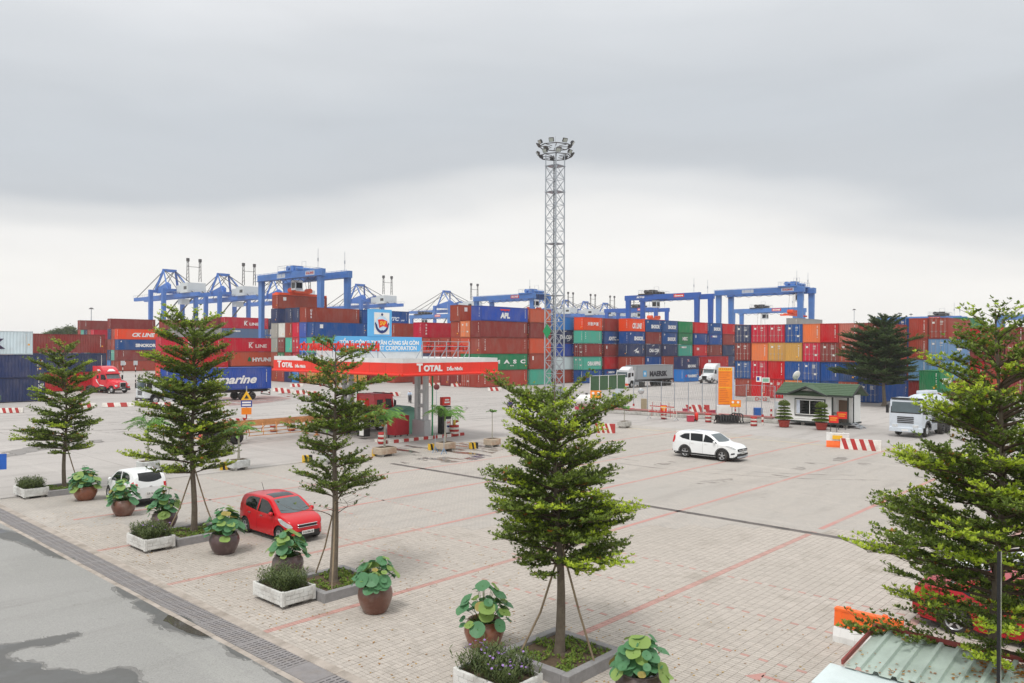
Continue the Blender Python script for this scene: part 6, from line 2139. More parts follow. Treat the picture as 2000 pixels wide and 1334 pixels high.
# green lorry at the left edge
pg = px(2, 806)
lg = cabover('dark green lorry with only its tail in view', (pg.x - 4.6, pg.y + 1.0, 0), pi, M_LG, M_LG, 'working lorries', wheel_xs=(0, -3.2))
MB().bbox(-4.6, -1.2, 1.02, -.9, 1.2, 1.55, .04).build('flat_bed', M_LG, lg)
# motor scooter and rider
# ---------------------------------------------------------------- plants
random.seed(41)
def leaf_mat(name, c, c2, rough=.5, trans=.36):
    m = bpy.data.materials.new(name)
    m.use_nodes = True
    n, l = m.node_tree.nodes, m.node_tree.links
    b = n['Principled BSDF']
    b.inputs['Roughness'].default_value = rough
    b.inputs['Specular IOR Level'].default_value = .4
    g = n.new('ShaderNodeNewGeometry')
    mx = n.new('ShaderNodeMix'); mx.data_type = 'RGBA'
    l.new(g.outputs['Random Per Island'], mx.inputs['Factor'])
    mx.inputs['A'].default_value = (*lin(c), 1)
    mx.inputs['B'].default_value = (*lin(c2), 1)
    l.new(mx.outputs['Result'], b.inputs['Base Color'])
    tr = n.new('ShaderNodeBsdfTranslucent')
    l.new(mx.outputs['Result'], tr.inputs['Color'])
    ms = n.new('ShaderNodeMixShader')
    ms.inputs[0].default_value = trans
    l.new(b.outputs[0], ms.inputs[1]); l.new(tr.outputs[0], ms.inputs[2])
    l.new(ms.outputs[0], n['Material Output'].inputs[0])
    return m
LF_D = leaf_mat('leaf_dark', (86, 106, 46), (114, 132, 60))
LF_M = leaf_mat('leaf_mid', (114, 138, 54), (148, 166, 72))
LF_Y = leaf_mat('leaf_young', (158, 184, 48), (200, 214, 74), .5, .35)
LF_O = leaf_mat('leaf_old', (190, 140, 50), (168, 96, 52))
LF_PINE = leaf_mat('leaf_conifer', (62, 84, 48), (92, 114, 60))
LOTUS = leaf_mat('lotus_leaf', (70, 124, 84), (108, 158, 112), .5, .25)
LOTUS2 = leaf_mat('lotus_leaf_pale', (124, 166, 84), (166, 188, 108), .5, .3)
LOTUS3 = leaf_mat('lotus_leaf_yellowed', (168, 166, 88), (172, 146, 84), .6, .25)
RUEL = leaf_mat('ruellia_leaf', (74, 92, 52), (106, 118, 66), .5, .2)
PALM = leaf_mat('palm_leaf', (76, 128, 50), (120, 164, 66), .45, .25)
COVER = leaf_mat('ground_cover_leaf', (92, 128, 46), (140, 156, 60), .6, .2)
M_PURP = leaf_mat('purple_petal', (168, 128, 206), (190, 156, 222), .6, .3)
M_BARK = mat('bark', (112, 100, 88), 0.9, var=.22, scale=9, bump=.6, dirt=(140, 132, 112), dirtfac=.6)
M_TWIG = mat('twig_bark', (98, 82, 68), 0.9, var=.2, scale=12)
M_BAMBOO = mat('support_pole', (150, 132, 108), 0.85, var=.2, scale=7, dirt=(104, 92, 78), dirtfac=.5)
M_SOIL = mat('soil', (92, 76, 58), 0.95, var=.3, scale=9, bump=.8)

def kite(mb, p, d, s, l, w, mi):
    """leaf: base p, direction d, side s (both unit tuples)"""
    px_, py_, pz_ = p
    dx, dy, dz = d
    sx, sy, sz = s
    o = len(mb.v)
    m = l * .62
    w *= .5
    mb.v.append(p)
    mb.v.append((px_ + dx * m + sx * w, py_ + dy * m + sy * w, pz_ + dz * m + sz * w))
    mb.v.append((px_ + dx * l, py_ + dy * l, pz_ + dz * l))
    mb.v.append((px_ + dx * m - sx * w, py_ + dy * m - sy * w, pz_ + dz * m - sz * w))
    mb.f.append((o, o + 1, o + 2, o + 3))
    mb.m.append(mi)
    mb.sm.append(False)

def rosette(mb, p, axis, n, l, w, mi, rnd, spread=.9):
    """a tuft of leaves around axis"""
    for _ in range(n):
        a = rnd.uniform(0, 2 * pi)
        e = rnd.uniform(.25, spread)
        dx, dy, dz = axis[0] * (1 - e) + cos(a) * e, axis[1] * (1 - e) + sin(a) * e, axis[2] * (1 - e) + rnd.uniform(-.15, .45) * e
        q = 1 / sqrt(dx * dx + dy * dy + dz * dz + 1e-9)
        dx, dy, dz = dx * q, dy * q, dz * q
        # side vector roughly level
        sx, sy, sz = -dy, dx, rnd.uniform(-.5, .5)
        q = 1 / sqrt(sx * sx + sy * sy + sz * sz + 1e-9)
        k = rnd.uniform(.75, 1.2)
        kite(mb, p, (dx, dy, dz), (sx * q, sy * q, sz * q), l * k, w * k, mi)

def layered_tree(label, loc, Ht, tiers, seed, r0=.11, leaf=.075, lean=(0, 0), sub=.13, mats=None, young=.25, sparse=0.0, ncl=6, old=0.01, name='layered_tree', poles=2, twiggy=0, group='layered trees along the pot row'):
    """tiers: (height, reach, rise, branches). Each tier is a whorl of branches with side shoots carrying leaf tufts"""
    rnd = random.Random(seed)
    t = thing(name, label, 'tree', loc, 0, group)
    def axis(z):
        f = z / Ht
        return (lean[0] * f + .05 * sin(z * 1.3 + seed), lean[1] * f + .05 * cos(z * 1.1 + seed * 2), z)
    n = 16
    tk = MB().tube([axis(Ht * k / n) for k in range(n + 1)], [max(.012, r0 * (1.25 if k == 0 else 1) * (1 - .92 * (k / n) ** .9)) for k in range(n + 1)], 10)
    # root flare
    tk.lathe([(r0 * 1.8, -.02), (r0 * 1.35, .08), (r0 * 1.18, .25)], 10)
    tk.build('trunk', M_BARK, t)
    br, lf = MB(), MB()
    for (z, R, rise, nb) in tiers:
        a0 = rnd.uniform(0, 6.28)
        for b in range(nb):
            a = a0 + 2 * pi * b / nb + rnd.uniform(-.3, .3)
            Rb = R * rnd.choice((rnd.uniform(.6, .95), rnd.uniform(.85, 1.22)))
            if rnd.random() < .05: continue
            Rb *= 1 + .16 * sin(a + seed * 1.7)
            zb = z + rnd.uniform(-.2, .2)
            thin = rnd.choice((0, 0, 0, 0, .15))
            up = rise * rnd.uniform(.6, 1.35)
            ox, oy, oz = axis(zb)
            ca, sa = cos(a), sin(a)
            yb_ = rnd.random() < young
            bend = rnd.uniform(-.25, .25)
            m = 7
            pts = []
            for k in range(m + 1):
                s = k / m
                off = bend * s * s * Rb
                pts.append((ox + ca * Rb * s - sa * off, oy + sa * Rb * s + ca * off, oz + Rb * (up * (1.35 * s - .35 * s * s)) + .02 * sin(9 * s + b)))
            br.tube(pts, [max(.004, (.010 + .014 * Rb) * (1 - .85 * k / m)) for k in range(m + 1)], 5, caps=False)
            ns = max(4, int(Rb / sub * 2.1))
            for q in range(ns):
                s = .2 + .8 * (q + rnd.random() * .7) / ns
                if s > 1: s = 1
                if rnd.random() < sparse + thin: continue
                f = s * m
                i = min(m - 1, int(f))
                fr = f - i
                p0 = [pts[i][c] + (pts[i + 1][c] - pts[i][c]) * fr for c in range(3)]
                side = 1 if q % 2 else -1
                ang = a + side * rnd.uniform(.35, 1.15) * (1.05 - .35 * s)
                ln = (.16 + .42 * Rb * (1 - s) * .8 + .13 * Rb) * rnd.uniform(.6, 1.25)
                upw = up * .7 + rnd.uniform(-.10, .42)
                ex, ey, ez = cos(ang), sin(ang), upw
                p1 = (p0[0] + ex * ln, p0[1] + ey * ln, p0[2] + ez * ln)
                if ln > .22:
                    br.tube([p0, p1], [.005, .0025], 3, caps=False)
                nc = max(3, int(ln / (leaf * .92)))
                for c in range(nc):
                    g = (c + .6) / nc
                    if rnd.random() < sparse * .6: continue
                    p = (p0[0] + ex * ln * g + rnd.gauss(0, .012), p0[1] + ey * ln * g + rnd.gauss(0, .012), p0[2] + ez * ln * g + .012 + rnd.gauss(0, .012))
                    tip = s * .6 + g * .4
                    if yb_ and tip > .62 and rnd.random() < .85: mi = 2
                    elif rnd.random() < old: mi = 3
                    elif rnd.random() < .35 + .3 * tip: mi = 1
                    else: mi = 0
                    rosette(lf, p, (ex * .4, ey * .4, .75), ncl, leaf, leaf * .55, mi, rnd)
            # tufts along the outer branch itself
            for c in range(int(Rb / .09)):
                s = .35 + .65 * rnd.random()
                f = s * m
                i = min(m - 1, int(f))
                fr = f - i
                p = tuple(pts[i][k] + (pts[i + 1][k] - pts[i][k]) * fr + rnd.gauss(0, .012) for k in range(3))
                if rnd.random() < sparse: continue
                mi = 2 if (yb_ and s > .6) else (1 if rnd.random() < .4 else 0)
                rosette(lf, p, (ca * .4, sa * .4, .75), ncl, leaf, leaf * .55, mi, rnd)
    for k in range(twiggy):
        a = rnd.uniform(0, 6.28)
        z = rnd.uniform(1.9, 2.9)
        o_ = axis(z)
        R = rnd.uniform(.7, 1.5)
        pts = [(o_[0] + cos(a + .2 * q) * R * q / 6, o_[1] + sin(a + .2 * q) * R * q / 6, z + .35 * R * q / 6 + .05 * sin(q)) for q in range(7)]
        br.tube(pts, [.014 * (1 - .12 * q) for q in range(7)], 4, caps=False)
        for q in range(2, 7):
            e = rnd.uniform(-1, 1)
            p1 = (pts[q][0] + cos(a + e) * .35, pts[q][1] + sin(a + e) * .35, pts[q][2] + .12)
            br.tube([pts[q], p1], [.005, .002], 3, caps=False)
            if rnd.random() < .7:
                rosette(lf, p1, (0, 0, 1), 5, leaf, leaf * .5, 0, rnd)
    br.build('branches', M_TWIG, t)
    lo = lf.build('crown', mats or [LF_D, LF_M, LF_Y, LF_O], t)
    for k in range(poles):
        a = 2.2 + k * 2.4 + seed
        z = 2.1 + .25 * k
        o_ = axis(z)
        ex, ey = cos(a) * .95, sin(a) * .95
        MB().tube([(ex, ey, .1), (ex * .5 + .02, ey * .5, z * .52), (o_[0] + .1 * cos(a), o_[1] + .1 * sin(a), z + .1), (o_[0] - .1 * cos(a), o_[1] - .1 * sin(a), z + .5)], .026, 6).build('support_pole', M_BAMBOO, t)
    return t

def even_tiers(z0, z1, n, R):
    """R: list of reaches sampled from bottom to top"""
    out = []
    for k in range(n):
        f = k / (n - 1)
        x = f * (len(R) - 1)
        i = min(len(R) - 2, int(x))
        out.append((z0 + (z1 - z0) * f, (R[i] + (R[i + 1] - R[i]) * (x - i)) * (1.0 if k % 3 else .86), .14 + .55 * f ** 1.6, 8 if f < .7 else 7 if f < .9 else 5))
    return out

TREES = [
    ('layered young tree beside the white hatchback, outermost of the pot row', px(128, 965), 7.0, even_tiers(1.9, 6.7, 12, [1.4, 1.55, 1.45, 1.4, 1.2, 1.0, .5]), 3, dict(young=.3, sub=.15, r0=.105, leaf=.1)),
    ('tall layered tree with lime-green top between the hatchbacks', px(378, 1053), 8.1, even_tiers(2.5, 7.7, 15, [1.4, 1.7, 1.6, 1.55, 1.4, 1.35, 1.2, .7]), 7, dict(young=.3, sub=.15, r0=.12, leaf=.095)),
    ('sparse layered tree with bare lower twigs beside the red hatchback', px(655, 1150), 7.0, [(2.6, 1.3, .35, 5), (3.0, 1.35, .3, 6), (3.55, 1.2, .3, 6), (3.9, 1.1, .3, 6), (4.4, 1.35, .22, 8), (4.7, 1.25, .25, 7), (5.0, .9, .3, 6), (5.4, .9, .3, 6), (5.75, 1.2, .25, 6), (6.3, 1.05, .35, 6), (6.7, .7, .5, 4)], 12, dict(young=.02, leaf=.085, sub=.14, sparse=.08, twiggy=9, r0=.13, old=.02)),
    ('densely leaved layered tree with bright shoot tips beside the purple planter', px(1098, 1293), 6.3, even_tiers(2.15, 5.5, 14, [1.5, 1.65, 1.6, 1.5, 1.4, 1.25, 1.1, 1.3, 1.4, 1.05]), 19, dict(young=.38, sub=.12, r0=.125, leaf=.08, old=.006, lean=(-.12, .12))),
    ('biggest layered tree with yellow-green shoots over the wine-red saloon', Vector((13.35, 2.5, 0)), 7.6, [(2.55, 1.7, .10, 6), (3.2, 1.5, .15, 5)] + even_tiers(3.4, 7.2, 14, [1.75, 1.8, 1.7, 1.55, 1.5, 1.35, 1.15, .95, .75, .35]), 27, dict(young=.58, sparse=.05, sub=.12, r0=.125, leaf=.066, old=.015, poles=0)),
]
for lab_, p_, h_, ti_, sd_, kw in TREES:
    layered_tree(lab_, p_, h_, ti_, sd_, **kw)
# conifer by the guard house
pc_ = px(1727, 791)
layered_tree('dark dense conifer-like tree standing behind the guard house', pc_, 11.2, even_tiers(2.6, 10.8, 17, [3.4, 4.6, 4.8, 4.5, 4.1, 3.7, 3.1, 2.4, 1.6, .6]), 33, r0=.24, leaf=.17, sub=.2, mats=[LF_PINE, LF_PINE, LF_D, LF_PINE], young=.1, ncl=7, poles=0, name='conifer_tree', group='trees beyond the forecourt')
# far broadleaf trees over the left stacks
for k, (u_, w_) in enumerate(((104, 7.5), (122, 8.5), (140, 6.5))):
    D_ = 300
    x_, y_ = D_ * CT + (u_ - 1000) / F * D_ * ST, D_ * ST - (u_ - 1000) / F * D_ * CT
    rnd = random.Random(60 + k)
    t_ = thing('broadleaf_tree', 'far dark green tree behind the maroon boxes', 'tree', (x_, y_, 0), 0, 'far trees behind the left stacks')
    hh = 15.5 - abs(k - 1) * .8
    MB().tube([(0, 0, 0), (.2, .1, 6), (0, 0, 11)], [.35, .25, .12], 8).build('trunk', M_BARK, t_)
    lf = MB()
    for c in range(26):
        a, q = rnd.uniform(0, 6.28), rnd.random() ** .5
        cx, cy, cz = w_ * .42 * q * cos(a), w_ * .42 * q * sin(a), hh - 2 - rnd.random() * 6
        for _ in range(150):
            p = (cx + rnd.gauss(0, .7), cy + rnd.gauss(0, .7), cz + rnd.gauss(0, .55))
            rosette(lf, p, (0, 0, 1), 2, .5, .34, 0 if rnd.random() < .6 else 1, rnd)
    lf.build('crown', [LF_PINE, LF_D], t_)

# beds round the tree feet and the white planters beside them
M_KERBS = mat('granite_kerb', (146, 144, 144), .75, var=.14, scale=6, dirt=(104, 100, 94), dirtfac=.5)
M_PLANTW = mat('whitewashed_concrete', (222, 222, 218), .8, var=.08, scale=5, bump=.35, dirt=(128, 116, 104), dirtfac=.5)
def tree_bed(c, label, half=1.02, hgt=.26):
    t = thing('tree_bed', label, 'planter', (c.x, c.y, 0), 0, 'stone tree beds')
    w = .2
    for nm, b in (('kerb', (-half, -half, half, -half + w)), ('kerb', (-half, half - w, half, half)), ('kerb', (-half, -half + w, -half + w, half - w)), ('kerb', (half - w, -half + w, half, half - w))):
        MB().bbox(b[0] + .003, b[1] + .003, 0, b[2] - .003, b[3] - .003, hgt, .012).build(nm, M_KERBS, t)
    MB().box(-half + w, -half + w, .02, half - w, half - w, hgt - .08).build('soil', M_SOIL, t)
    lf = MB()
    rnd = random.Random(int(c.y * 10))
    for k in range(900):
        x, y = rnd.uniform(-half + w, half - w), rnd.uniform(-half + w, half - w)
        if x * x + y * y < .05 or mnoise.noise((x * 2.2, y * 2.2 + c.y, 0)) < -.12: continue
        rosette(lf, (x, y, hgt - .08 + rnd.uniform(0, .07)), (0, 0, 1), 4, .06, .035, 0, rnd, .95)
    lf.build('ground_cover', [COVER], t)['kind'] = 'stuff'
    return t
def flower_box(x0, y0, w, d, label, flowers=26, seed=1, hgt=.36):
    t = thing('flower_planter', label, 'planter', (x0, y0, 0), 0, 'whitewashed flower planters')
    for nm, b in (('side_panel', (0, 0, w, .05)), ('side_panel', (0, d - .05, w, d)), ('side_panel', (0, .05, .05, d - .05)), ('side_panel', (w - .05, .05, w, d - .05))):
        MB().bbox(b[0], b[1], .1, b[2], b[3], .1 + hgt, .008).build(nm, M_PLANTW, t)
    for sx in (0, w - .07):
        for sy in (0, d - .07):
            MB().bbox(sx - .012, sy - .012, .085, sx + .082, sy + .082, .1 + hgt + .012, .008).build('corner_post', M_PLANTW, t)
    # raised brick pattern on the two outer panels
    rb = random.Random(seed)
    bk = MB()
    for r_ in range(3):
        y = .1 - (r_ % 2) * .12
        while y < d - .1:
            yy0, yy1 = max(y, .085), min(y + .26, d - .085)
            if yy1 - yy0 > .05: bk.box(-.012 - rb.random() * .004, yy0, .125 + r_ * .11, .002, yy1, .22 + r_ * .11)
            y += .275
        x = .1 - (r_ % 2) * .12
        while x < w - .1:
            xx0, xx1 = max(x, .085), min(x + .26, w - .085)
            if xx1 - xx0 > .05: bk.box(xx0, -.012 - rb.random() * .004, .125 + r_ * .11, xx1, .002, .22 + r_ * .11)
            x += .275
    bk.build('relief_brick', M_PLANTW, t)['kind'] = 'stuff'
    for sx in (.12, w - .27):
        for sy in (.15, d - .3):
            MB().box(sx, sy, 0, sx + .15, sy + .15, .1).build('foot', CONC, t)
    MB().box(.05, .05, .1, w - .05, d - .05, .1 + hgt - .06).build('soil', M_SOIL, t)
    lf = MB()
    rnd = random.Random(seed)
    for k in range(260):
        x, y = rnd.uniform(.06, w - .06), rnd.uniform(.06, d - .06)
        hh = rnd.uniform(.22, .46)
        lx, ly = rnd.gauss(0, .09), rnd.gauss(0, .09)
        for c in range(7):
            g = (c + 1) / 7
            p = (x + lx * g, y + ly * g, .1 + hgt - .08 + hh * g)
            a = rnd.uniform(0, 6.28)
            for s in (0, pi):
                kite(lf, p, (cos(a + s) * .8, sin(a + s) * .8, .6), (-sin(a + s), cos(a + s), 0), .13 * rnd.uniform(.7, 1.2), .026, 0)
    lf.build('foliage', [RUEL], t)
    for k in range(flowers):
        x, y = rnd.uniform(-.05, w), rnd.uniform(-.05, d)
        z = .1 + hgt + rnd.uniform(.22, .46)
        fl = MB()
        for c in range(5):
            a = 2 * pi * c / 5
            kite(fl, (0, 0, 0), (cos(a) * .85, sin(a) * .85, .5), (-sin(a), cos(a), 0), .034, .034, 0)
        o_ = fl.build('flower', [M_PURP], t)
        o_.location = (x, y, z)
        o_.rotation_euler = (rnd.uniform(-.5, .5), rnd.uniform(-.5, .5), rnd.uniform(0, 6))
    return t
bed_names = ['granite tree bed beside the outermost planter', 'granite tree bed between the hatchbacks', 'granite tree bed with mostly bare soil beside the moss-stained planter', 'granite tree bed with dense green cover beside the purple planter', 'granite tree bed under the biggest layered tree']
for (lab_, p_, *_), bn in zip(TREES, bed_names):
    tree_bed(p_, bn)
flower_box(10.9, 40.1, 1.02, 1.5, 'whitewashed planter of low green plants beside the outermost tree', 3, 2)
flower_box(10.85, 26.75, 1.02, 1.5, 'clean whitewashed planter with a few purple flowers between the hatchbacks', 14, 3)
flower_box(11.03, 18.42, 1.02, 1.5, 'moss-stained whitewashed planter of reddish-green plants', 0, 4)
flower_box(10.87, 10.1, 1.02, 1.5, 'whitewashed planter full of purple flowers', 46, 5)

# lotus pots
def pot_mat(name, c):
    return mat(name, c, .38, 0, var=.2, scale=4, dirt=(176, 160, 148), dirtfac=.35, bump=.1, coat=.25)
def lotus_pot(p, label, R, hgt, seed, m, nleaf=34, tall=.75):
    t = thing('lotus_pot', label, 'potted plant', (p.x, p.y, 0), seed * 1.7, 'glazed lotus pots')
    prof = [(0, .0), (R * .62, .0), (R * .66, .02), (R * .86, hgt * .28), (R * .99, hgt * .55), (R, hgt * .64), (R * .95, hgt * .82), (R * .83, hgt * .94), (R * .8, hgt * .965), (R * .84, hgt * .985), (R * .83, hgt), (R * .74, hgt * .995), (R * .73, hgt * .86)]
    MB().lathe(prof, 32).build('pot', m, t)
    MB().lathe([(0, hgt * .86), (R * .735, hgt * .86)], 24).build('water', wet_mat('pot_water%d' % seed, (52, 52, 40), .04, .08, 3), t)
    rnd = random.Random(seed)
    st = MB()
    for k in range(nleaf):
        a = rnd.uniform(0, 6.28)
        q = rnd.random() ** .55
        r = R * 1.25 * q
        z = hgt + tall * (1.08 - .72 * q * q) * rnd.uniform(.22, 1.08) - (.25 if q > .94 else 0) * tall
        rr_ = R * (.17 + .30 * rnd.random() ** 1.3)
        cx, cy = r * cos(a), r * sin(a)
        st.tube([(R * .3 * q * cos(a), R * .3 * q * sin(a), hgt * .85), (r * .6 * cos(a), r * .6 * sin(a), hgt + (z - hgt) * .6), (cx, cy, z)], .007, 4, caps=False)
        # shallow cupped, slightly wavy disc tilted outwards
        lm = MB()
        n = 12
        ph = rnd.uniform(0, 6.28)
        ringv = []
        for rad, dz in ((.0, -.12), (.5, -.045), (1.0, .03)):
            ringv.append([(rr_ * rad * cos(2 * pi * i / n), rr_ * rad * sin(2 * pi * i / n), rr_ * (dz + (.10 * sin(3 * 2 * pi * i / n + ph) if rad == 1 else 0))) for i in range(n + 1)])
        lm.grid(ringv, 0, True)
        tilt = (.25 + .75 * q) * rnd.uniform(.4, 1.25)
        o_ = lm.build('leaf', LOTUS if rnd.random() < .66 else LOTUS2 if rnd.random() < .93 else LOTUS3, t)
        o_.location = (cx, cy, z)
        o_.rotation_euler = (Matrix.Rotation(a, 3, 'Z') @ Matrix.Rotation(tilt, 3, 'Y') @ Matrix.Rotation(rnd.uniform(0, 6), 3, 'Z')).to_euler()
    st.build('stems', PALM, t)
    return t
PB = pot_mat('pot_brown_glaze', (112, 72, 58)); PD = pot_mat('pot_dark_glaze', (86, 66, 66)); PR = pot_mat('pot_rust_glaze', (138, 82, 58))
POTS = [((168, 981), .50, .62, PR, 40, .8, 'rust-brown lotus pot beside the outermost tree bed'), ((243, 1011), .47, .66, PB, 34, .75, 'white-streaked brown lotus pot right behind the white hatchback'),
        ((323, 1036), .47, .64, PD, 36, .85, 'dark lotus pot behind the clean planter'), ((440, 1084), .49, .70, PD, 40, .8, 'dark lotus pot with big leaves beside the red hatchback tail'),
        ((564, 1130), .47, .68, PD, 26, .7, 'round purplish lotus pot behind the moss-stained planter'), ((735, 1197), .46, .74, PB, 30, .7, 'tall brown lotus pot beside the bare-soil tree bed'),
        ((948, 1266), .47, .66, PR, 26, .78, 'rust-bottomed lotus pot behind the purple-flowered planter')]
for k, (uv, R_, h_, m_, nl, tl_, lab_) in enumerate(POTS):
    lotus_pot(px(*uv), lab_, R_, h_, k + 1, m_, int(nl * 2.1), tl_)
lotus_pot(Vector((12.95, 8.5, 0)), 'dark lotus pot with pale leaves beside the dense green tree bed', .47, .66, 9, PD, 56, .65)

# young palms in concrete tubs
def palm(loc, label, trunk=1.5, nf=9, fl=.85, seed=1, tub=(1.05, .7), m_tub=CONC, feet=True, slim=False, tubshape='box'):
    rnd = random.Random(seed)
    if not slim:
        trunk, fl, nf = trunk - .3, fl * 1.3, nf + 1
    t = thing('young_palm', label, 'palm', loc, 0, 'young palms in concrete tubs')
    w, d = tub[0] / 2, tub[1] / 2
    z0 = .16 if feet else 0
    if tubshape == 'box':
        MB().bbox(-w, -d, z0, w, d, z0 + .42, .04).build('tub', m_tub, t)
        MB().box(-w + .09, -d + .09, z0 + .40, w - .09, d - .09, z0 + .425).build('soil', M_SOIL, t)
    else:
        MB().lathe([(0, z0), (w * .7, z0), (w, z0 + .42), (w * .86, z0 + .42), (w * .8, z0 + .36)], 8).build('tub', m_tub, t)
        MB().lathe([(0, z0 + .37), (w * .82, z0 + .37)], 8).build('soil', M_SOIL, t)
    if feet:
        for s in (-1, 1):
            MB().box(s * w * .6 - .07, -d * .8, 0, s * w * .6 + .07, d * .8, z0).build('foot', CONC, t)
    zt = z0 + .4
    tk = MB().tube([(0, 0, zt), (.01, 0, zt + trunk * .5), (0, .01, zt + trunk)], [.085 if not slim else .04, .055 if not slim else .03, .05 if not slim else .025], 8)
    tk.build('trunk', mat('palm_trunk', (168, 164, 150), .8, var=.15, scale=6), t)
    if not slim:
        MB().tube([(0, .01, zt + trunk), (0, 0, zt + trunk + .45)], [.06, .035], 8).build('crownshaft', mat('palm_shaft', (120, 150, 66), .5), t)
    top = zt + trunk + (.42 if not slim else 0)
    for k in range(nf):
        a = 2 * pi * k / nf + rnd.uniform(-.2, .2)
        e0 = .45 + .95 * ((k * 3) % nf) / nf + rnd.uniform(-.1, .1)
        lf = MB()
        pts = []
        for q in range(9):
            s = q / 8
            pts.append((cos(a) * fl * s * cos(e0 * (1 - .3 * s)) * 1.15, sin(a) * fl * s * cos(e0 * (1 - .3 * s)) * 1.15, fl * (1.2 * sin(e0) * s - .7 * s ** 2.2)))
        lf.tube(pts, [.014 * (1 - .1 * q) for q in range(9)], 4, caps=False)
        for q in range(1, 9):
            for sd in (-1, 1):
                for h_ in (0, .5):
                    i = min(7, q - 1)
                    p = tuple(pts[i][c] + (pts[i + 1][c] - pts[i][c]) * h_ for c in range(3))
                    ax, ay = cos(a + sd * .75), sin(a + sd * .75)
                    l_ = fl * .5 * (1 - abs(q / 8 - .45))
                    kite(lf, p, (ax * .9, ay * .9, -.12 - .3 * q / 8 + rnd.uniform(-.25, .2)), (-sin(a + sd * .75) * .8, cos(a + sd * .75) * .8, .5), l_ * 1.15, .07, 0)
        lf.build('frond', [PALM], t).location = (0, 0, top)
    return t
TUBW = mat('tub_pale', (204, 206, 204), .8, var=.14, scale=5, bump=.3, dirt=(120, 116, 108), dirtfac=.55)
TUBP = mat('tub_peeling', (186, 170, 150), .85, var=.2, scale=3, bump=.3, dirt=(150, 96, 64), dirtfac=.8)
palm(px(467, 921), 'young palm in a pale box tub beside the ochre trailer', 1.55, 8, .85, 1, (1.05, .8), TUBW)
palm(px(640, 909), 'young palm in a pale eight-sided tub hidden behind the sparse tree', 1.5, 8, .8, 2, (1.1, 1.1), TUBW, True, False, 'oct')
palm(px(752, 893), 'spreading young palm in a moss-stained tub before the fuel canopy', 1.75, 12, 1.1, 3, (1.3, .9), TUBP)
palm(px(870, 882), 'young palm in a rust-stained tub before the fuel pump', 1.75, 9, 1.05, 4, (1.2, .9), TUBP)
palm(px(290, 925), 'young palm standing behind the white hatchback', 1.9, 8, .95, 5, (1.0, .8), TUBW)
palm(px(962, 874), 'slender bare-stemmed sapling in a tub behind the dense tree', 1.9, 5, .4, 6, (1.0, .8), TUBP, True, True)
palm(px(1220, 836), 'small lime-leaved sapling in a grey tub beside the yard barriers', 1.15, 7, .55, 7, (1.1, .8), CONC, True, True)
# clipped topiary by the guard house
def topiary(p, label, seed):
    t = thing('topiary', label, 'potted shrub', (p.x, p.y, 0), 0, 'clipped topiary by the guard house')
    MB().lathe([(0, 0), (.36, 0), (.42, .1), (.48, .5), (.52, .52), (.52, .62), (.46, .62), (.44, .55)], 20).build('pot', mat('terracotta', (172, 66, 56), .6, var=.12), t)
    MB().lathe([(0, .55), (.45, .55)], 16).build('soil', M_SOIL, t)
    MB().cyl((0, 0, .5), (0, 0, 2.1), .04, n=6).build('stem', M_BARK, t)
    rnd = random.Random(seed)
    for z, R, hh in ((.76, .78, .2), (1.1, .66, .14), (1.38, .58, .13), (1.64, .5, .13), (1.98, .5, .42)):
        lf = MB()
        for k in range(int(2200 * R)):
            a, q = rnd.uniform(0, 6.28), rnd.random() ** .5
            zz = z + hh * sqrt(max(0, 1 - q * q)) * rnd.uniform(-.35, 1)
            rosette(lf, (R * q * cos(a), R * q * sin(a), zz), (0, 0, 1), 3, .07, .045, 0 if rnd.random() < .6 else 1, rnd)
        lf.build('leaf_tier', [LF_D, LF_M], t)
topiary(px(1532, 833), 'topiary in a terracotta pot beside the coiled-hose corner of the guard house', 3)
topiary(px(1605, 838), 'topiary in a terracotta pot below the guard house window', 4)
# fallen leaves on the paving
M_DRY = leaf_mat('dry_leaf', (150, 104, 60), (192, 160, 96), .8, .05)
lf = MB()
rnd = random.Random(8)
for k in range(900):
    x, y = 10.2 + rnd.random() ** 1.6 * 9, rnd.uniform(4, 36)
    if abs(x - 13) < 1.05 and rnd.random() < .5: x += 1.6
    a = rnd.uniform(0, 6.28)
    kite(lf, (x, y, .006), (cos(a), sin(a), .12), (-sin(a), cos(a), .1), .075, .045, 0)
for k in range(300):
    a = rnd.uniform(0, 6.28); q = rnd.gauss(0, .7)
    x, y = 13.3 + 1.4 * cos(a) + q * .4, 10.8 + 1.5 * sin(a) + q * .4
    kite(lf, (x, y, .006), (cos(a * 7), sin(a * 7), .12), (-sin(a * 7), cos(a * 7), .1), .075, .045, 0)
tag(lf.build('fallen_leaves', [M_DRY]), 'dry brown leaves scattered over the brick paving', 'leaves', kind='stuff')
# ---------------------------------------------------------------- street furniture and small things
random.seed(51)
def at(u, v, z=0): 
    p = px(u, v); return (p.x, p.y, z)

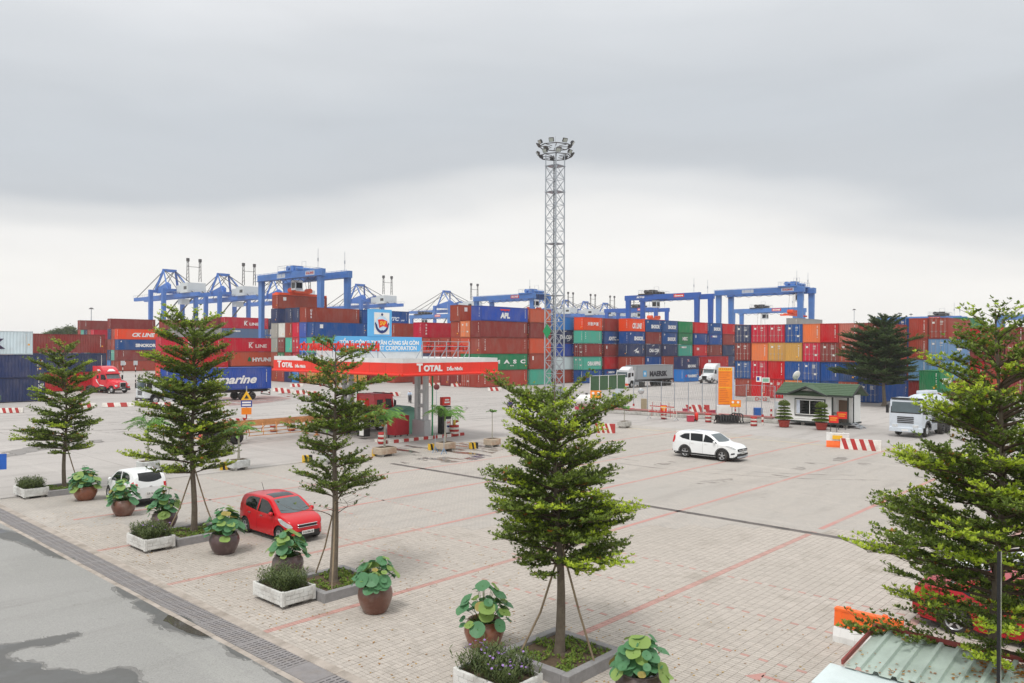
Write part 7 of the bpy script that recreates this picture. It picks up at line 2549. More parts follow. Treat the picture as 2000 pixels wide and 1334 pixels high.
def drum(uv, label, R=.29, hgt=.82, extra=None):
    t = thing('striped_drum', label, 'drum', at(*uv), 0, 'red and white striped drums')
    n = 5
    for k in range(n):
        MB().lathe([(R - .004, k * hgt / n), (R + .008, k * hgt / n + .01), (R, (k + 1) * hgt / n - .004)] + ([(R * .9, hgt - .01), (0, hgt - .01)] if k == n - 1 else []), 18).build('band', BARWHITE if k % 2 else REDPAINT, t)
    return t
D_ = [((747, 869), 'striped drum at the end of the pump island'), ((1163, 813), 'striped drum behind the lime-leaved sapling'), ((1384, 824), 'striped drum beside the coiled hoses'), ((1473, 831), 'striped drum in the gap before the guard house'),
      ((1297, 818), 'striped drum in front of the tubular barrier'), ((535, 846), 'striped drum just behind the ochre trailer'), ((570, 844), 'striped drum further along behind the ochre trailer')]
for uv, lb in D_: drum(uv, lb)
dv = drum((888, 853), 'striped drum with a brass valve on top by the fuel pump', .36, .85)
MB().cyl((0, 0, .85), (0, 0, 1.25), .12, n=10).build('valve', mat('brass', (206, 170, 80), .4, .5), dv)
MB().tube([(-.2, 0, .85), (-.22, 0, 1.5), (.1, 0, 1.6), (.18, 0, 1.2)], .025, 6).build('handle', STEEL, dv)
MB().cyl((.12, 0, 1.1), (.4, 0, 1.15), .1, n=8).build('nozzle', REDPAINT, dv)

def stripes(par, L, w, h, top=.5, n=8, lean=.35, name='stripe'):
    """slanted red and white bands round a jersey block along local x"""
    for k in range(n):
        x0, x1 = -L / 2 + L * k / n, -L / 2 + L * (k + 1) / n
        prof = [(-w / 2, 0), (w / 2, 0), (w / 2 * top, h), (-w / 2 * top, h)]
        d0 = 0 if k == 0 else lean * h
        d1 = 0 if k == n - 1 else lean * h
        vs = []
        for xa, d in ((x0, d0), (x1, d1)):
            for (y, z) in prof:
                vs.append((xa - (d if z > 0 else 0) * (1 if True else 0), y, z))
        MB().add(vs, [(3, 2, 1, 0), (4, 5, 6, 7), (0, 1, 5, 4), (1, 2, 6, 5), (2, 3, 7, 6), (3, 0, 4, 7)]).build(name, REDPAINT if k % 2 else BARWHITE, par)
def jersey(uv, rz, label, L=2.2, w=.5, h=.75, n=8, group='striped concrete barriers'):
    t = thing('concrete_barrier', label, 'barrier', at(*uv), rz, group)
    stripes(t, L, w, h, .5, n)
    return t
jersey((462, 842), radians(10), 'striped barrier behind the palm by the ochre trailer', 3.0, .6, .9, 9)
jersey((1183, 846), radians(-60), 'striped barrier end showing beside the dense tree', 1.6)
jersey((1362, 806), radians(-50), 'striped barrier lying inside the yard fence', 2.6, .6, .85)
jersey((1682, 877), radians(-78), 'striped barrier next to the orange water barrier', 2.6, .5, .72, 9)
jersey((232, 799), radians(-30), 'long low striped kerb block facing the white lorry cab', 3.4, .7, .45, 5)
jersey((318, 798), radians(-30), 'striped kerb block behind the tall layered tree', 3.4, .7, .45, 5)
jersey((160, 801), radians(-30), 'striped kerb block behind the outermost tree', 3.0, .6, .45, 7)
jersey((18, 812), radians(-28), 'striped kerb block beside the green lorry', 2.6, .6, .5, 9)
k_ = 0
for uv, rz, lb in (((548, 768), -50, 'small striped block near the blue box tail'), ((560, 771), -40, 'small striped block beside the yard puddle'), ((590, 773), -45, 'small striped block at the middle of the yard puddle'), ((612, 775), -40, 'small striped block past the yard puddle'),
                   ((580, 759), -40, 'small striped block below the yellow container'), ((628, 757), 10, 'striped block standing before the yellow container'), ((650, 757), 10, 'second striped block before the yellow container'),
                   ((745, 776), 0, 'half-sunken striped block beside the scooter'), ((770, 776), 0, 'striped block in a row beside the scooter'), ((848, 756), -20, 'white and red block at the brown stack foot'), ((893, 757), -20, 'pale striped block at the tall stack corner'), ((966, 765), -30, 'striped block right of the tall stack corner')):
    jersey(uv, radians(rz), lb, 2.2, .6, .55, 5)

def yb_block(uv, label):
    t = thing('kerb_block', label, 'kerb block', at(*uv), radians(-20), 'yellow and black kerb blocks')
    YB = mat('kerb_yellow', (236, 190, 40), .6, var=.12, scale=6, dirt=(120, 100, 60), dirtfac=.4)
    for k in range(4):
        MB().prism([(-.25 + .14 * k - (0 if k == 0 else .08), .42), (-.25 + .14 * k, 0), (-.11 + .14 * k, 0), (-.11 + .14 * k - (0 if k == 3 else .08), .42)], -.16, .16, 'y').build('stripe', BLACK if k % 2 else YB, t)
yb_block((440, 921), 'yellow and black block beside the pale box tub')
yb_block((600, 906), 'yellow and black block beside the eight-sided tub')
yb_block((736, 893), 'yellow and black block beside the moss-stained tub')
yb_block((845, 881), 'yellow and black block beside the rust-stained tub')
yb_block((925, 878), 'yellow and black block beside the slender sapling tub')

# warning sign post
t = thing('sign_post', 'red and white banded post with a yellow warning triangle', 'sign', at(482, 861), -pi / 2 + TH + .3, None)
for k in range(5):
    MB().cyl((0, 0, k * .5), (0, 0, (k + 1) * .5), .045, n=8).build('band', REDPAINT if k % 2 else BARWHITE, t)
MB().cyl((0, 0, 2.5), (0, 0, 4.0), .04, n=8).build('post', STEEL, t)
MB().prism([(-.4, 2.95), (.4, 2.95), (0, 3.65)], -.07, -.05, 'y').build('triangle_plate', YELLOWP, t)
MB().prism([(-.16, 3.05), (.16, 3.05), (0, 3.35)], -.08, -.072, 'y').build('pictogram', M_LBLACK, t)
MB().box(-.4, -.07, 2.42, .4, -.05, 2.9).build('blue_plate', mat('sign_blue', (44, 64, 150), .5), t)
MB().box(-.32, -.078, 2.7, .32, -.072, 2.82).box(-.32, -.078, 2.5, .32, -.072, 2.62).build('sign_line', LETTER_W, t)
MB().box(-.36, -.07, 1.85, .36, -.05, 2.36).build('orange_plate', ORANGEP, t)

# water-filled barriers
def water_barrier(loc, rz, label, upper, lower, L=2.0, W=.5, h=1.0):
    t = thing('water_barrier', label, 'barrier', loc, rz, 'plastic water barriers')
    prof = [(-W / 2, 0), (W / 2, 0), (W / 2, .18), (W * .3, h * .45)]
    b = MB()
    for s in (1,):
        pass
    lo = [(-W / 2, 0), (W / 2, 0), (W / 2, .14), (W * .30, h * .48), (-W * .30, h * .48), (-W / 2, .14)]
    up_ = [(-W * .30, h * .48), (W * .30, h * .48), (W * .2, h), (-W * .2, h)]
    # fluted: thin and thick segments in turn
    n = 9
    bl, bu = MB(), MB()
    for k in range(n):
        x0, x1 = -L / 2 + L * k / n, -L / 2 + L * (k + 1) / n
        sc = 1.0 if k % 2 == 0 else .9
        bl.prism([(y * sc, z) for y, z in lo], x0, x1, 'x')
        bu.prism([(y * sc, z if z > .5 else z + .002) for y, z in up_], x0, x1, 'x')
    bl.build('lower_body', lower, t)
    bu.bbox(-L / 2 - .01, -W * .22, h - .02, L / 2 + .01, W * .22, h + .05, .015)
    bu.build('upper_body', upper, t)
    for x in (-L * .3, L * .25):
        MB().cyl((x, 0, h + .05), (x, 0, h + .1), .06, n=10).build('filler_cap', upper, t)
    return t
M_WBO = mat('plastic_orange', (255, 112, 40), .45, var=.06, dirt=(170, 110, 80), dirtfac=.25)
M_WBW = mat('plastic_white', (232, 232, 230), .5, var=.06, dirt=(150, 142, 130), dirtfac=.4)
a_, b_ = px(1621, 1250), px(1752, 1262)
c_ = px(1670, 1256)
water_barrier((19.1, 6.2, 0), radians(-90), 'orange and white water barrier beside the hut roof', M_WBO, M_WBW, 1.5, .4, .74)
wb2 = water_barrier(at(1637, 872), radians(-70), 'white over orange water barrier with a yellow label', M_WBW, M_WBO, 1.5, .5, .95)
MB().box(-.35, -.23, .58, .3, -.17, .85).build('label_plate', YELLOWP, wb2)

# tubular railing barrier, signs and clutter along the yard edge
def at_d(u, v): return Vector(at(u, v))
def crowd_barrier(u0, v0, u1, v1, label, n=9):
    a, b = at_d(u0, v0), at_d(u1, v1)
    L = (b - a).length
    t = thing('tubular_barrier', label, 'barrier', a, atan2(b.y - a.y, b.x - a.x), 'tubular barriers along the yard edge')
    for z in (.25, 1.2):
        MB().cyl((0, 0, z), (L, 0, z), .03, n=6).build('rail', BARWHITE, t)
    MB().cyl((0, 0, .72), (L, 0, .72), .06, n=6).build('red_rail', REDPAINT, t)
    for k in range(n + 1):
        MB().cyl((L * k / n, 0, .25), (L * k / n, 0, 1.2), .025, n=6).build('bar', REDPAINT if k % 3 == 1 else BARWHITE, t)
    for x in (.02, L - .02):
        MB().bar((x, -.35, .0), (x, 0, .3), .04).bar((x, .35, .0), (x, 0, .3), .04).build('foot', STEEL, t)
crowd_barrier(1268, 818, 1322, 822, 'white tubular barrier hung with a red notice', 9)
crowd_barrier(1270, 806, 1318, 809, 'white tubular barrier standing behind the one with a red notice', 9)
nt = thing('notice_board', 'red notice with yellow lettering hung on the tubular barrier', 'sign', tuple(at_d(1297, 819.5) + Vector((-.05, 0, 0))), -pi / 2 + TH)
MB().box(-.32, -.03, .78, .32, .0, 1.4).build('panel', SIGNRED, nt)
for k in range(3):
    MB().box(-.26 + .05 * k, -.036, 1.22 - k * .16, .26 - .05 * k, -.031, 1.3 - k * .16).build('text_line', YELLOWP, nt)
MB().bar((-.25, .02, 0), (-.25, .02, .8), .04).bar((.25, .02, 0), (.25, .02, .8), .04).build('leg', STEEL, nt)

# posts with rails
def posts(uvs, label, hgt=.95, sub='striped posts along the yard edge'):
    for (u, v), lb in zip(uvs, label):
        t = thing('striped_post', lb, 'post', at(u, v), 0, sub)
        for k in range(4):
            MB().cyl((0, 0, k * hgt / 4), (0, 0, (k + 1) * hgt / 4), .1, n=10).build('band', REDPAINT if k % 2 else BARWHITE, t)
posts([(1185, 800), (1196, 798), (1238, 806), (1349, 812), (1377, 813), (1436, 817), (1490, 829), (1507, 817)], ['striped post beside the blue cabinet', 'striped post next to the blue cabinet post', 'striped post in line with the first fence pole', 'striped post beside the fire trolley', 'striped post behind the drum by the hoses', 'striped post in the hose coil', 'striped post before the guard house', 'striped post at the guard house corner'])
# low concrete ledge with pipes (the old kerb inside the fence)
a, b = at_d(1170, 806), at_d(1520, 826)
lg_ = thing('utility_ledge', 'low pale concrete ledge with pipes running along the yard fence', 'ledge', a, atan2(b.y - a.y, b.x - a.x))
Lg = (b - a).length
MB().bbox(0, 0, 0, Lg, 1.3, .28, .03).build('ledge', CONC, lg_)
for k, (y, z, r) in enumerate(((.2, .42, .07), (.55, .40, .06), (.9, .46, .09))):
    MB().cyl((.5, y, z), (Lg - .6, y, z), r, n=8).build('pipe', (mat('pipe_rust', (138, 104, 96), .7, var=.2), DARKSTEEL, mat('pipe_pink', (168, 110, 108), .6))[k], lg_)
for k in range(9):
    x = .8 + k * Lg / 9.5
    MB().box(x, .1, .28, x + .2, 1.05, .36).build('pipe_saddle', CONC, lg_)
for k, (f, m_) in enumerate(((.16, 0), (.44, 0), (.62, 1), (.78, 0))):
    pass
PINKB = mat('box_crimson', (190, 62, 84), .55, var=.12)
for (u, v), s, lb in (((1232, 808), (.5, .4, .5), 'small crimson box beside the first fence pole'), ((1340, 808), (.6, .45, .5), 'crimson box behind the tubular barrier end'), ((1392, 812), (.7, .45, .55), 'crimson box behind the coiled hoses'), ((1430, 808), (.6, .5, .7), 'crimson box under the yellow sign'), ((1349, 823), (.6, .5, .5), 'crimson box on the road in front of the ledge')):
    t = thing('hydrant_box', lb, 'box', at(u, v), radians(-40), 'crimson hydrant boxes')
    MB().bbox(-s[0] / 2, -s[1] / 2, 0, s[0] / 2, s[1] / 2, s[2], .03).build('body', PINKB, t)
    MB().box(-s[0] * .36, -s[1] / 2 - .01, s[2] * .2, s[0] * .36, -s[1] / 2 + .002, s[2] * .8).build('door', PINKB, t)
    MB().bbox(-s[0] / 2 - .03, -s[1] / 2 - .03, s[2], s[0] / 2 + .03, s[1] / 2 + .03, s[2] + .05, .01).build('lid', PINKB, t)
fx = thing('fire_extinguisher_trolley', 'red wheeled extinguisher standing on the road by the ledge', 'extinguisher', at(1361, 823))
MB().lathe([(0, .12), (.16, .14), (.17, .7), (.1, .82), (.05, .86), (0, .86)], 14).build('cylinder', SIGNRED, fx)
for s in (-.2, .2):
    MB().cyl((s - .03, .1, .12), (s + .03, .1, .12), .12, n=10).build('wheel', RUBBER, fx)
MB().tube([(-.12, .12, .1), (-.12, .16, 1.05), (.12, .16, 1.05), (.12, .12, .1)], .02, 5).build('frame', REDPAINT, fx)
# coiled hoses
hc = thing('hose_coils', 'heap of thick black hoses looped over the ledge', 'hose', at(1424, 826), radians(-44))
rnd = random.Random(4)
for k in range(9):
    x0 = -1.2 + k * .26
    R_ = .75 + rnd.uniform(-.15, .15)
    pts = [(x0 + .35 * q / 12 + .1 * sin(q), .5 * cos(pi * q / 12) * 1.3, R_ * .95 * sin(pi * q / 12) + .1) for q in range(13)]
    MB().tube(pts, .055, 7).build('hose', BLACK, hc)
for k in range(4):
    MB().tube([(-1.6 + .25 * k + .25 * q, -.5 - .12 * k + .1 * sin(q + k), .06 + .02 * k) for q in range(14)], .05, 6).build('hose', BLACK, hc)
MB().bbox(-1.0, .1, 0, 1.0, .7, .7, .04).build('rack', DARKSTEEL, hc)

# orange notice pillar and yellow sign boards
fc = -pi / 2 + TH - .28
npil = thing('notice_pillar', 'tall orange rules board on a white pillar base', 'sign', at(1418, 818), fc + .12)
MB().bbox(-.85, 0, 0, .85, .5, 1.35, .03).build('base', WHITE, npil)
MB().bbox(-.75, .06, 1.36, .82, .42, 5.15, .03).build('pillar', mat('pillar_bluegrey', (176, 190, 216), .5), npil)
MB().box(-.72, .03, 1.42, .62, .058, 4.78).build('orange_panel', ORANGEP, npil)
MB().box(-.72, .032, 4.785, .62, .058, 5.1).box(-.72, .026, 3.05, .62, .0295, 3.13).build('yellow_panel', YELLOWP, npil)
M_FINE = mat('fine_red_print', (214, 96, 40), .6)
for k in range(17):
    z = 4.6 - k * .18
    if 3.0 < z < 3.2: continue
    MB().box(-.62, .024, z, .5 - random.random() * .5, .0285, z + .05).build('text_line', M_FINE, npil)
for k in range(6):
    MB().box(-.6 + k * .19, .024, 4.88, -.48 + k * .19, .031, 5.02).build('title_mark', M_FINE, npil)
def board(uv, label, w, h, z, m, dots=None, legs=True, rz=fc, lines=2, lm=YELLOWP):
    t = thing('sign_board', label, 'sign', at(*uv), rz, 'small signs along the yard edge')
    MB().bbox(-w / 2, -.02, z, w / 2, .02, z + h, .008).build('panel', m, t)
    if dots:
        for x in dots:
            MB().cyl((x * w, -.03, z + h * .68), (x * w, -.021, z + h * .68), h * .17, n=14).build('disc', LETTER_W, t)
    for k in range(lines):
        zz = z + h * (.3 if dots else .62) - k * h * (.16 if dots else .28)
        MB().box(-w * .38, -.027, zz, w * (.38 - .1 * k), -.021, zz + h * .09).build('text_line', lm, t)
    if legs:
        for s in (-1, 1):
            MB().bar((s * w * .32, .0, 0), (s * w * .32, 0, z), .05).build('leg', DARKSTEEL, t)
    return t
board((1437, 822), 'yellow sign with two round white marks beside the notice pillar', 1.0, .68, 1.35, ORANGEP, (-.24, .24))
board((1164, 806), 'yellow sign with two round white marks beside the tank', 1.2, .85, 1.5, ORANGEP, (-.24, .24))
board((1629, 842), 'red sign with yellow writing on a red stand before the porch', .75, .62, .75, SIGNRED, None, True, radians(-75))
board((1645, 838), 'second red sign with yellow writing beside the porch steps', .82, .6, .95, SIGNRED, None, True, radians(-75))
board((1209, 800), 'empty framed board beside the blue cabinet', .85, .75, 1.6, mat('board_grey', (196, 202, 206)), None, True, fc, 0)
board((1521, 822), 'blank framed board at the guard house corner', .7, .7, 1.2, mat('board_grey', (196, 202, 206)), None, True, radians(-70), 0)
sb_ = thing('direction_sign', 'pair of white direction plates on a banded post by the red boxes', 'sign', at(1489, 786), fc)
for k in range(6):
    MB().cyl((0, 0, k * .45), (0, 0, (k + 1) * .45), .06, n=8).build('band', STEEL if k % 2 else BARWHITE, sb_)
MB().box(-.75, -.04, 2.7, -.1, .0, 3.4).box(-.05, -.04, 2.6, .9, .0, 3.25).build('plate', WHITE, sb_)
MB().box(.05, -.05, 2.7, .8, -.042, 3.15).build('green_field', mat('sign_green_pale', (126, 176, 150)), sb_)
MB().box(-.65, -.05, 2.85, -.35, -.042, 3.3).build('blue_field', mat('sign_blue', (44, 64, 150), .5), sb_)
blk = thing('number_block', 'grey concrete block with D-22 painted in red', 'concrete block', at(1481, 783), -pi / 2 + TH - .3)
MB().bbox(-1.5, 0, 0, 1.5, .6, .62, .03).build('block', CONC, blk)
text('D-22', REDPAINT, blk, (.4, -.006, .31), 1.5, .45, FS, .02)
# blue cabinet and bin
for uv, s, lb in (((1203, 800), (.7, .5, 1.7), 'blue cabinet beside the framed board'), ((1481, 814), (.75, .6, .95), 'blue bin standing before the fence')):
    t = thing('cabinet', lb, 'cabinet', at(*uv), radians(-44), 'blue cabinets')
    bm = mat('cabinet_blue', (42, 96, 170), .5, var=.1)
    MB().bbox(-s[0] / 2, -s[1] / 2, .08, s[0] / 2, s[1] / 2, s[2], .03).build('body', bm, t)
    MB().box(-s[0] / 2 + .06, -s[1] / 2 - .012, .16, s[0] / 2 - .06, -s[1] / 2 + .002, s[2] - .1).build('door', bm, t)
    MB().box(s[0] * .25, -s[1] / 2 - .03, s[2] * .5, s[0] * .3, -s[1] / 2 - .012, s[2] * .6).build('handle', STEEL, t)
    MB().box(-s[0] / 2 + .04, -s[1] / 2 + .05, 0, s[0] / 2 - .04, s[1] / 2 - .05, .08).build('plinth', BLACK, t)
wt = thing('storage_tank', 'pale horizontal tank on a crimson skid behind the barriers', 'tank', at(1146, 800), radians(-44))
MB().lathe([(0, -1.3), (.45, -1.25), (.62, -1.05), (.62, 1.05), (.45, 1.25), (0, 1.3)], 20, (0, 0, 1.05), axis='x').build('tank', WHITE, wt)
MB().box(-1.3, -.5, .0, 1.3, .5, .3).build('skid', PINKB, wt)
for x in (-.8, .8):
    MB().box(x - .1, -.45, .3, x + .1, .45, .7).build('saddle', PINKB, wt)
MB().cyl((0, 0, 1.6), (0, 0, 1.85), .15, n=10).build('cap', DARKSTEEL, wt)
# mirror on a stone pedestal
mp_ = thing('convex_mirror', 'round traffic mirror on a stone pedestal inside the fence', 'mirror', at(1258, 806), -pi / 2 + TH - .1)
MB().bbox(-.3, -.25, 0, .3, .25, 1.5, .03).build('pedestal', mat('pedestal_stone', (160, 146, 120), .85, var=.15), mp_)
MB().bar((-.1, 0, 1.5), (-.25, 0, 2.0), .04).build('arm', STEEL, mp_)
MB().lathe([(0, -.06), (.2, -.05), (.3, -.02), (.33, .0), (.3, .02), (0, .03)], 18, (-.3, 0, 2.3), axis='y').build('mirror_face', CHROME, mp_)

# chain-link fence: posts, rails, wire
M_WIRE = mat('fence_wire', (150, 152, 150), .5, .4)
def wire_fence(uvs, hgt, label, group='wire fences'):
    P = [at_d(u, v) for u, v in uvs]
    t = thing('wire_fence', label, 'fence', P[0], 0, group)
    for p in P:
        q = p - P[0]
        MB().cyl((q.x, q.y, 0), (q.x, q.y, hgt), .045, n=6).build('post', STEEL, t)
    w = MB()
    r = MB()
    for a, b in zip(P, P[1:]):
        a, b = a - P[0], b - P[0]
        r.bar((a.x, a.y, hgt - .05), (b.x, b.y, hgt - .05), .035).bar((a.x, a.y, hgt * .5), (b.x, b.y, hgt * .5), .025)
        n = max(6, int((b - a).length / .25))
        for k in range(n):
            for s in (0, 1):
                f0, f1 = k / n, min(1.0, (k + hgt / ((b - a).length / n) * .25) / n)
                z0, z1 = (0.1, hgt - .1) if s else (hgt - .1, .1)
                p0, p1 = a.lerp(b, f0), a.lerp(b, min(1, f0 + .5))
                w.bar((p0.x, p0.y, z0), (p1.x, p1.y, z0 + (z1 - z0) * ((min(1, f0 + .5) - f0) / .5)), .006)
    r.build('rail', STEEL, t)
    w.build('mesh', M_WIRE, t)['kind'] = 'stuff'
wire_fence([(1238, 803), (1265, 805), (1292, 807), (1318, 809), (1345, 811), (1372, 812), (1399, 814)], 3.4, 'see-through wire fence running up to the notice pillar')
wire_fence([(1431, 816), (1458, 813), (1488, 815), (1514, 818)], 3.3, 'see-through wire fence between notice pillar and guard house')
gf = thing('screen_fence', 'fence hung with dark green screening before the staggered bays', 'fence', at(1160, 764), 0)
a, b = at_d(1153, 765), at_d(1222, 760)
gf.location = a
gf.rotation_euler = (0, 0, atan2(b.y - a.y, b.x - a.x))
Lf = (b - a).length
M_SCR = mat('green_screen', (70, 104, 70), .8, var=.15, scale=1.5)
for k in range(4):
    x0, x1 = Lf * k / 4, Lf * (k + 1) / 4
    MB().cyl((x0, 0, 0), (x0, 0, 2.5), .07, n=6).build('post', WHITE, gf)
    pts = 8
    MB().grid([[(x0 + .08 + (x1 - x0 - .1) * q / pts, .04 + .05 * sin(q * 2.1 + k), .05) for q in range(pts + 1)], [(x0 + .08 + (x1 - x0 - .1) * q / pts, .04, 2.4) for q in range(pts + 1)]], 0).build('screen', M_SCR, gf)
MB().cyl((0, 0, 2.45), (Lf, 0, 2.45), .04, n=6).build('rail', WHITE, gf)

# fuel station equipment
def pump(loc, rz, label):
    t = thing('fuel_pump', label, 'fuel pump', loc, rz, 'fuel pumps')
    MB().bbox(-.45, -.3, .17, .45, .3, 2.35, .03).build('cabinet', BLACK, t)
    MB().box(-.1, -.315, .25, .42, -.302, 1.32).build('front_panel', WHITE, t)
    text('SNP', SIGNRED, t, (.16, -.32, 1.05), .3, .16, FS, .03)
    MB().prism([(.16 + .16 * cos(pi + pi * k / 10), .82 + .16 * sin(pi + pi * k / 10)) for k in range(11)], -.322, -.316, 'y').build('emblem', M_ANCH, t)
    MB().box(-.12, -.315, 1.62, .42, -.302, 1.85).build('display', M_LAMPG, t)
    MB().box(-.12, -.315, 1.95, .42, -.302, 2.28).build('display', M_LAMPG, t)
    MB().bbox(-.32, -.2, 2.4, .45, .2, 3.05, .02).build('top_sign', SIGNRED, t)
    MB().box(-.1, -.21, 2.78, .3, -.202, 2.9).box(-.15, -.21, 2.58, .35, -.202, 2.7).build('sign_line', LETTER_W, t)
    MB().tube([(-.46, -.1, 1.8), (-.7, -.15, 1.2), (-.65, -.2, .4), (-.48, -.15, .9)], .025, 6).build('hose', RUBBER, t)
    return t
pump((41.6, 45.6, 0), -.15, 'black fuel pump with a white emblem panel and red top sign')
pump((36.0, 48.6, 0), radians(-90), 'fuel pump half hidden behind the grey column')
cb = thing('pump_cabinet', 'red steel cabinet on legs at the end of the pump island', 'cabinet', (38.1, 47.1, 0), 0)
MB().bbox(-.65, -.5, .25, .75, .5, 1.7, .03).build('body', mat('cabinet_red', (190, 40, 52), .5, var=.12, dirt=(120, 50, 50), dirtfac=.3), cb)
for x in (-.55, .65):
    for y in (-.4, .4):
        MB().box(x - .04, y - .04, 0, x + .04, y + .04, .25).build('leg', DARKSTEEL, cb)
MB().prism([(-.7, 1.7), (.8, 1.7), (.05, 1.82)], -.55, .55, 'y').build('roof', mat('cabinet_red', (190, 40, 52)), cb)
ks = thing('green_kiosk', 'pale green sheet-metal kiosk with a pitched roof behind the red cabinet', 'kiosk', (40.3, 49.2, 0), 0)
M_KG = mat('kiosk_green', (128, 190, 168), .5, var=.08)
MB().box(-.9, -.7, 0, .9, .7, 1.85).build('wall', M_KG, ks)
MB().prism([(-1.1, 1.85), (1.2, 1.85), (.1, 2.25)], -.85, .85, 'y').build('roof', mat('kiosk_roof', (96, 150, 134), .5), ks)
MB().box(-.92, -.5, 1.0, -.9, .3, 1.6).build('window', GLASS, ks)
for x in (1.1,):
    for y in (-.75, .75):
        MB().box(x - .04, y - .04, 0, x + .04, y + .04, 1.85).build('post', STEEL, ks)
for k, uv in enumerate(((851, 886), (868, 889))):
    bs = thing('barrier_stand', 'thin blue-footed stanchion before the rust-stained tub', 'stand', at(*uv), 0, 'stanchions before the fuel pump')
    MB().cyl((0, 0, 0), (0, 0, 1.2), .03, n=6).build('pole', STEEL, bs)
    MB().bar((-.25, 0, 0), (0, 0, .4), .03).bar((.25, 0, 0), (0, 0, .4), .03).bar((0, .25, 0), (0, 0, .4), .03).build('foot', mat('stand_blue', (110, 150, 190)), bs)
rm_ = thing('round_sign', 'dark red round traffic mirror back on a thin pole in the yard', 'sign', at(853, 800), -pi / 2 + TH)
MB().cyl((0, 0, 0), (0, 0, 2.4), .035, n=6).build('pole', STEEL, rm_)
MB().lathe([(0, -.05), (.28, -.03), (.34, .0), (.3, .05), (0, .08)], 16, (0, 0, 2.45), axis='y').build('disc', mat('mirror_back', (110, 44, 44), .5), rm_)

# traffic cone, banded marker posts and rubble by the red lorry
tcn = thing('traffic_cone', 'pale traffic cone in front of the red bonneted lorry', 'cone', at(216, 773))
MB().lathe([(.26, .05), (.1, .9), (.07, 1.0), (0, 1.0)], 14).build('cone', BARWHITE, tcn)
MB().lathe([(.205, .34), (.15, .62)], 14).build('band', REDPAINT, tcn)
MB().bbox(-.36, -.36, 0, .36, .36, .06, .01).build('base', RUBBER, tcn)
rb = MB()
rnd = random.Random(9)
p0 = at_d(186, 771)
for k in range(60):
    x, y, s = rnd.gauss(0, .9), rnd.gauss(0, .6), rnd.uniform(.08, .3)
    rb.T = Matrix.Translation((x, y, s * .4)) @ Matrix.Rotation(rnd.uniform(0, 3), 4, 'Z') @ Matrix.Rotation(rnd.uniform(-.5, .5), 4, 'X')
    rb.cbox((0, 0, 0), (s * 1.6, s, s * .8), rnd.randrange(3))
rb.T = None
o_ = rb.build('rubble', [CONC, mat('brick_rubble', (170, 96, 80), .9), BARWHITE])
o_.location = p0
tag(o_, 'heap of rubble and rubbish beside the traffic cone', 'rubble', kind='stuff')
for (u, v), lb in (((240, 757), 'banded marker post behind the red lorry'), ((265, 756), 'banded marker post with a pale board behind the white cab')):
    t = thing('marker_post', lb, 'post', at(u, v), 0, 'banded marker posts in the yard')
    for k in range(8):
        MB().cyl((0, 0, k * .45), (0, 0, (k + 1) * .45), .08, n=8).build('band', BLACK if k % 2 else BARWHITE, t)
    MB().bbox(-.35, -.05, 3.5, .35, .05, 4.3, .02).build('board', M_CABW, t)
# blue sign peeping in at the left edge
t = thing('blue_sign', 'plain blue sign plate on a post beside the drain', 'sign', (px(-12, 985).x, px(-12, 985).y, 0), -pi / 2 + TH + .5)
MB().box(-.5, -.02, 1.4, .5, .02, 2.1).build('plate', mat('sign_blue_bright', (38, 100, 196), .5), t)
MB().cyl((0, .05, 0), (0, .05, 2.0), .035, n=8).build('post', STEEL, t)
# far lamp masts and aerials
for u_, D__, hh_, lb in ((178, 330, 22.5, 'far single lamp mast over the maroon boxes'), (1668, 420, 28, 'far lamp mast over the end-on block'), (1756, 440, 27, 'thin far mast beside the conifer top'), (1779, 430, 26.0, 'thin far lattice mast over the brown boxes')):
    x_, y_ = D__ * CT + (u_ - 1000) / F * D__ * ST, D__ * ST - (u_ - 1000) / F * D__ * CT
    t = thing('lamp_mast', lb, 'lamp', (x_, y_, 0), 0, 'far lamp masts')
    MB().cyl((0, 0, 0), (0, 0, hh_), .3, .15, 8).build('mast', STEEL, t)
    MB().cyl((0, 0, hh_), (0, 0, hh_ + .6), 1.1, .4, 10).build('lamp_head', DARKSTEEL, t)

# ---------------------------------------------------------------- hut roof and pole in the right foreground
M_TIN = mat('pale_green_tin', (184, 199, 190), .55, 0, var=.08, scale=2, dirt=(138, 152, 142), dirtfac=.6)
M_TINR = mat('rust_red_edge', (142, 66, 60), .6, var=.15)
zr_ = 2.6
A, B = px(1716, 1229, zr_), px(1600, 1312, zr_ - .1)
hut = thing('tin_hut', 'hut with a ribbed pale green tin roof and rusty edge trim', 'hut', (A.x, A.y, 0))
hw_, hl_ = 1.42, 5.2           # along -x (towards us) and along -y
pitch = .10
nr = 22
rib = []
for k in range(nr):
    y0 = -hl_ * k / nr
    y1 = -hl_ * (k + 1) / nr
    d = y1 - y0
    rib += [(y0, 0), (y0 + d * .62, 0), (y0 + d * .70, .045), (y0 + d * .92, .045)]
rib.append((-hl_, 0))
for k in range(nr):
    seg_ = rib[4 * k:4 * k + 5]
    MB().grid([[(0, y, zr_ + z) for y, z in seg_], [(-hw_, y, zr_ - hw_ * pitch + z) for y, z in seg_]], 0, False).build('roof_sheet', M_TIN, hut)
MB().bar((.02, .03, zr_ + .05), (-hw_, .03, zr_ - hw_ * pitch + .05), .03, .07).bar((.04, .05, zr_ + .05), (.04, -hl_, zr_ + .05), .03, .07).build('edge_trim', M_TINR, hut)
MB().box(-hw_ + .2, -hl_, .1, -.15, -.2, zr_ - .35).build('wall', M_TIN, hut)
MB().box(-hw_ - .62, -3.2, 1.5, -hw_ + .1, .2, zr_ - hw_ * pitch - .09).build('awning_box', mat('awning_face', (96, 138, 196), .5, var=.1), hut)
za_ = zr_ - hw_ * pitch
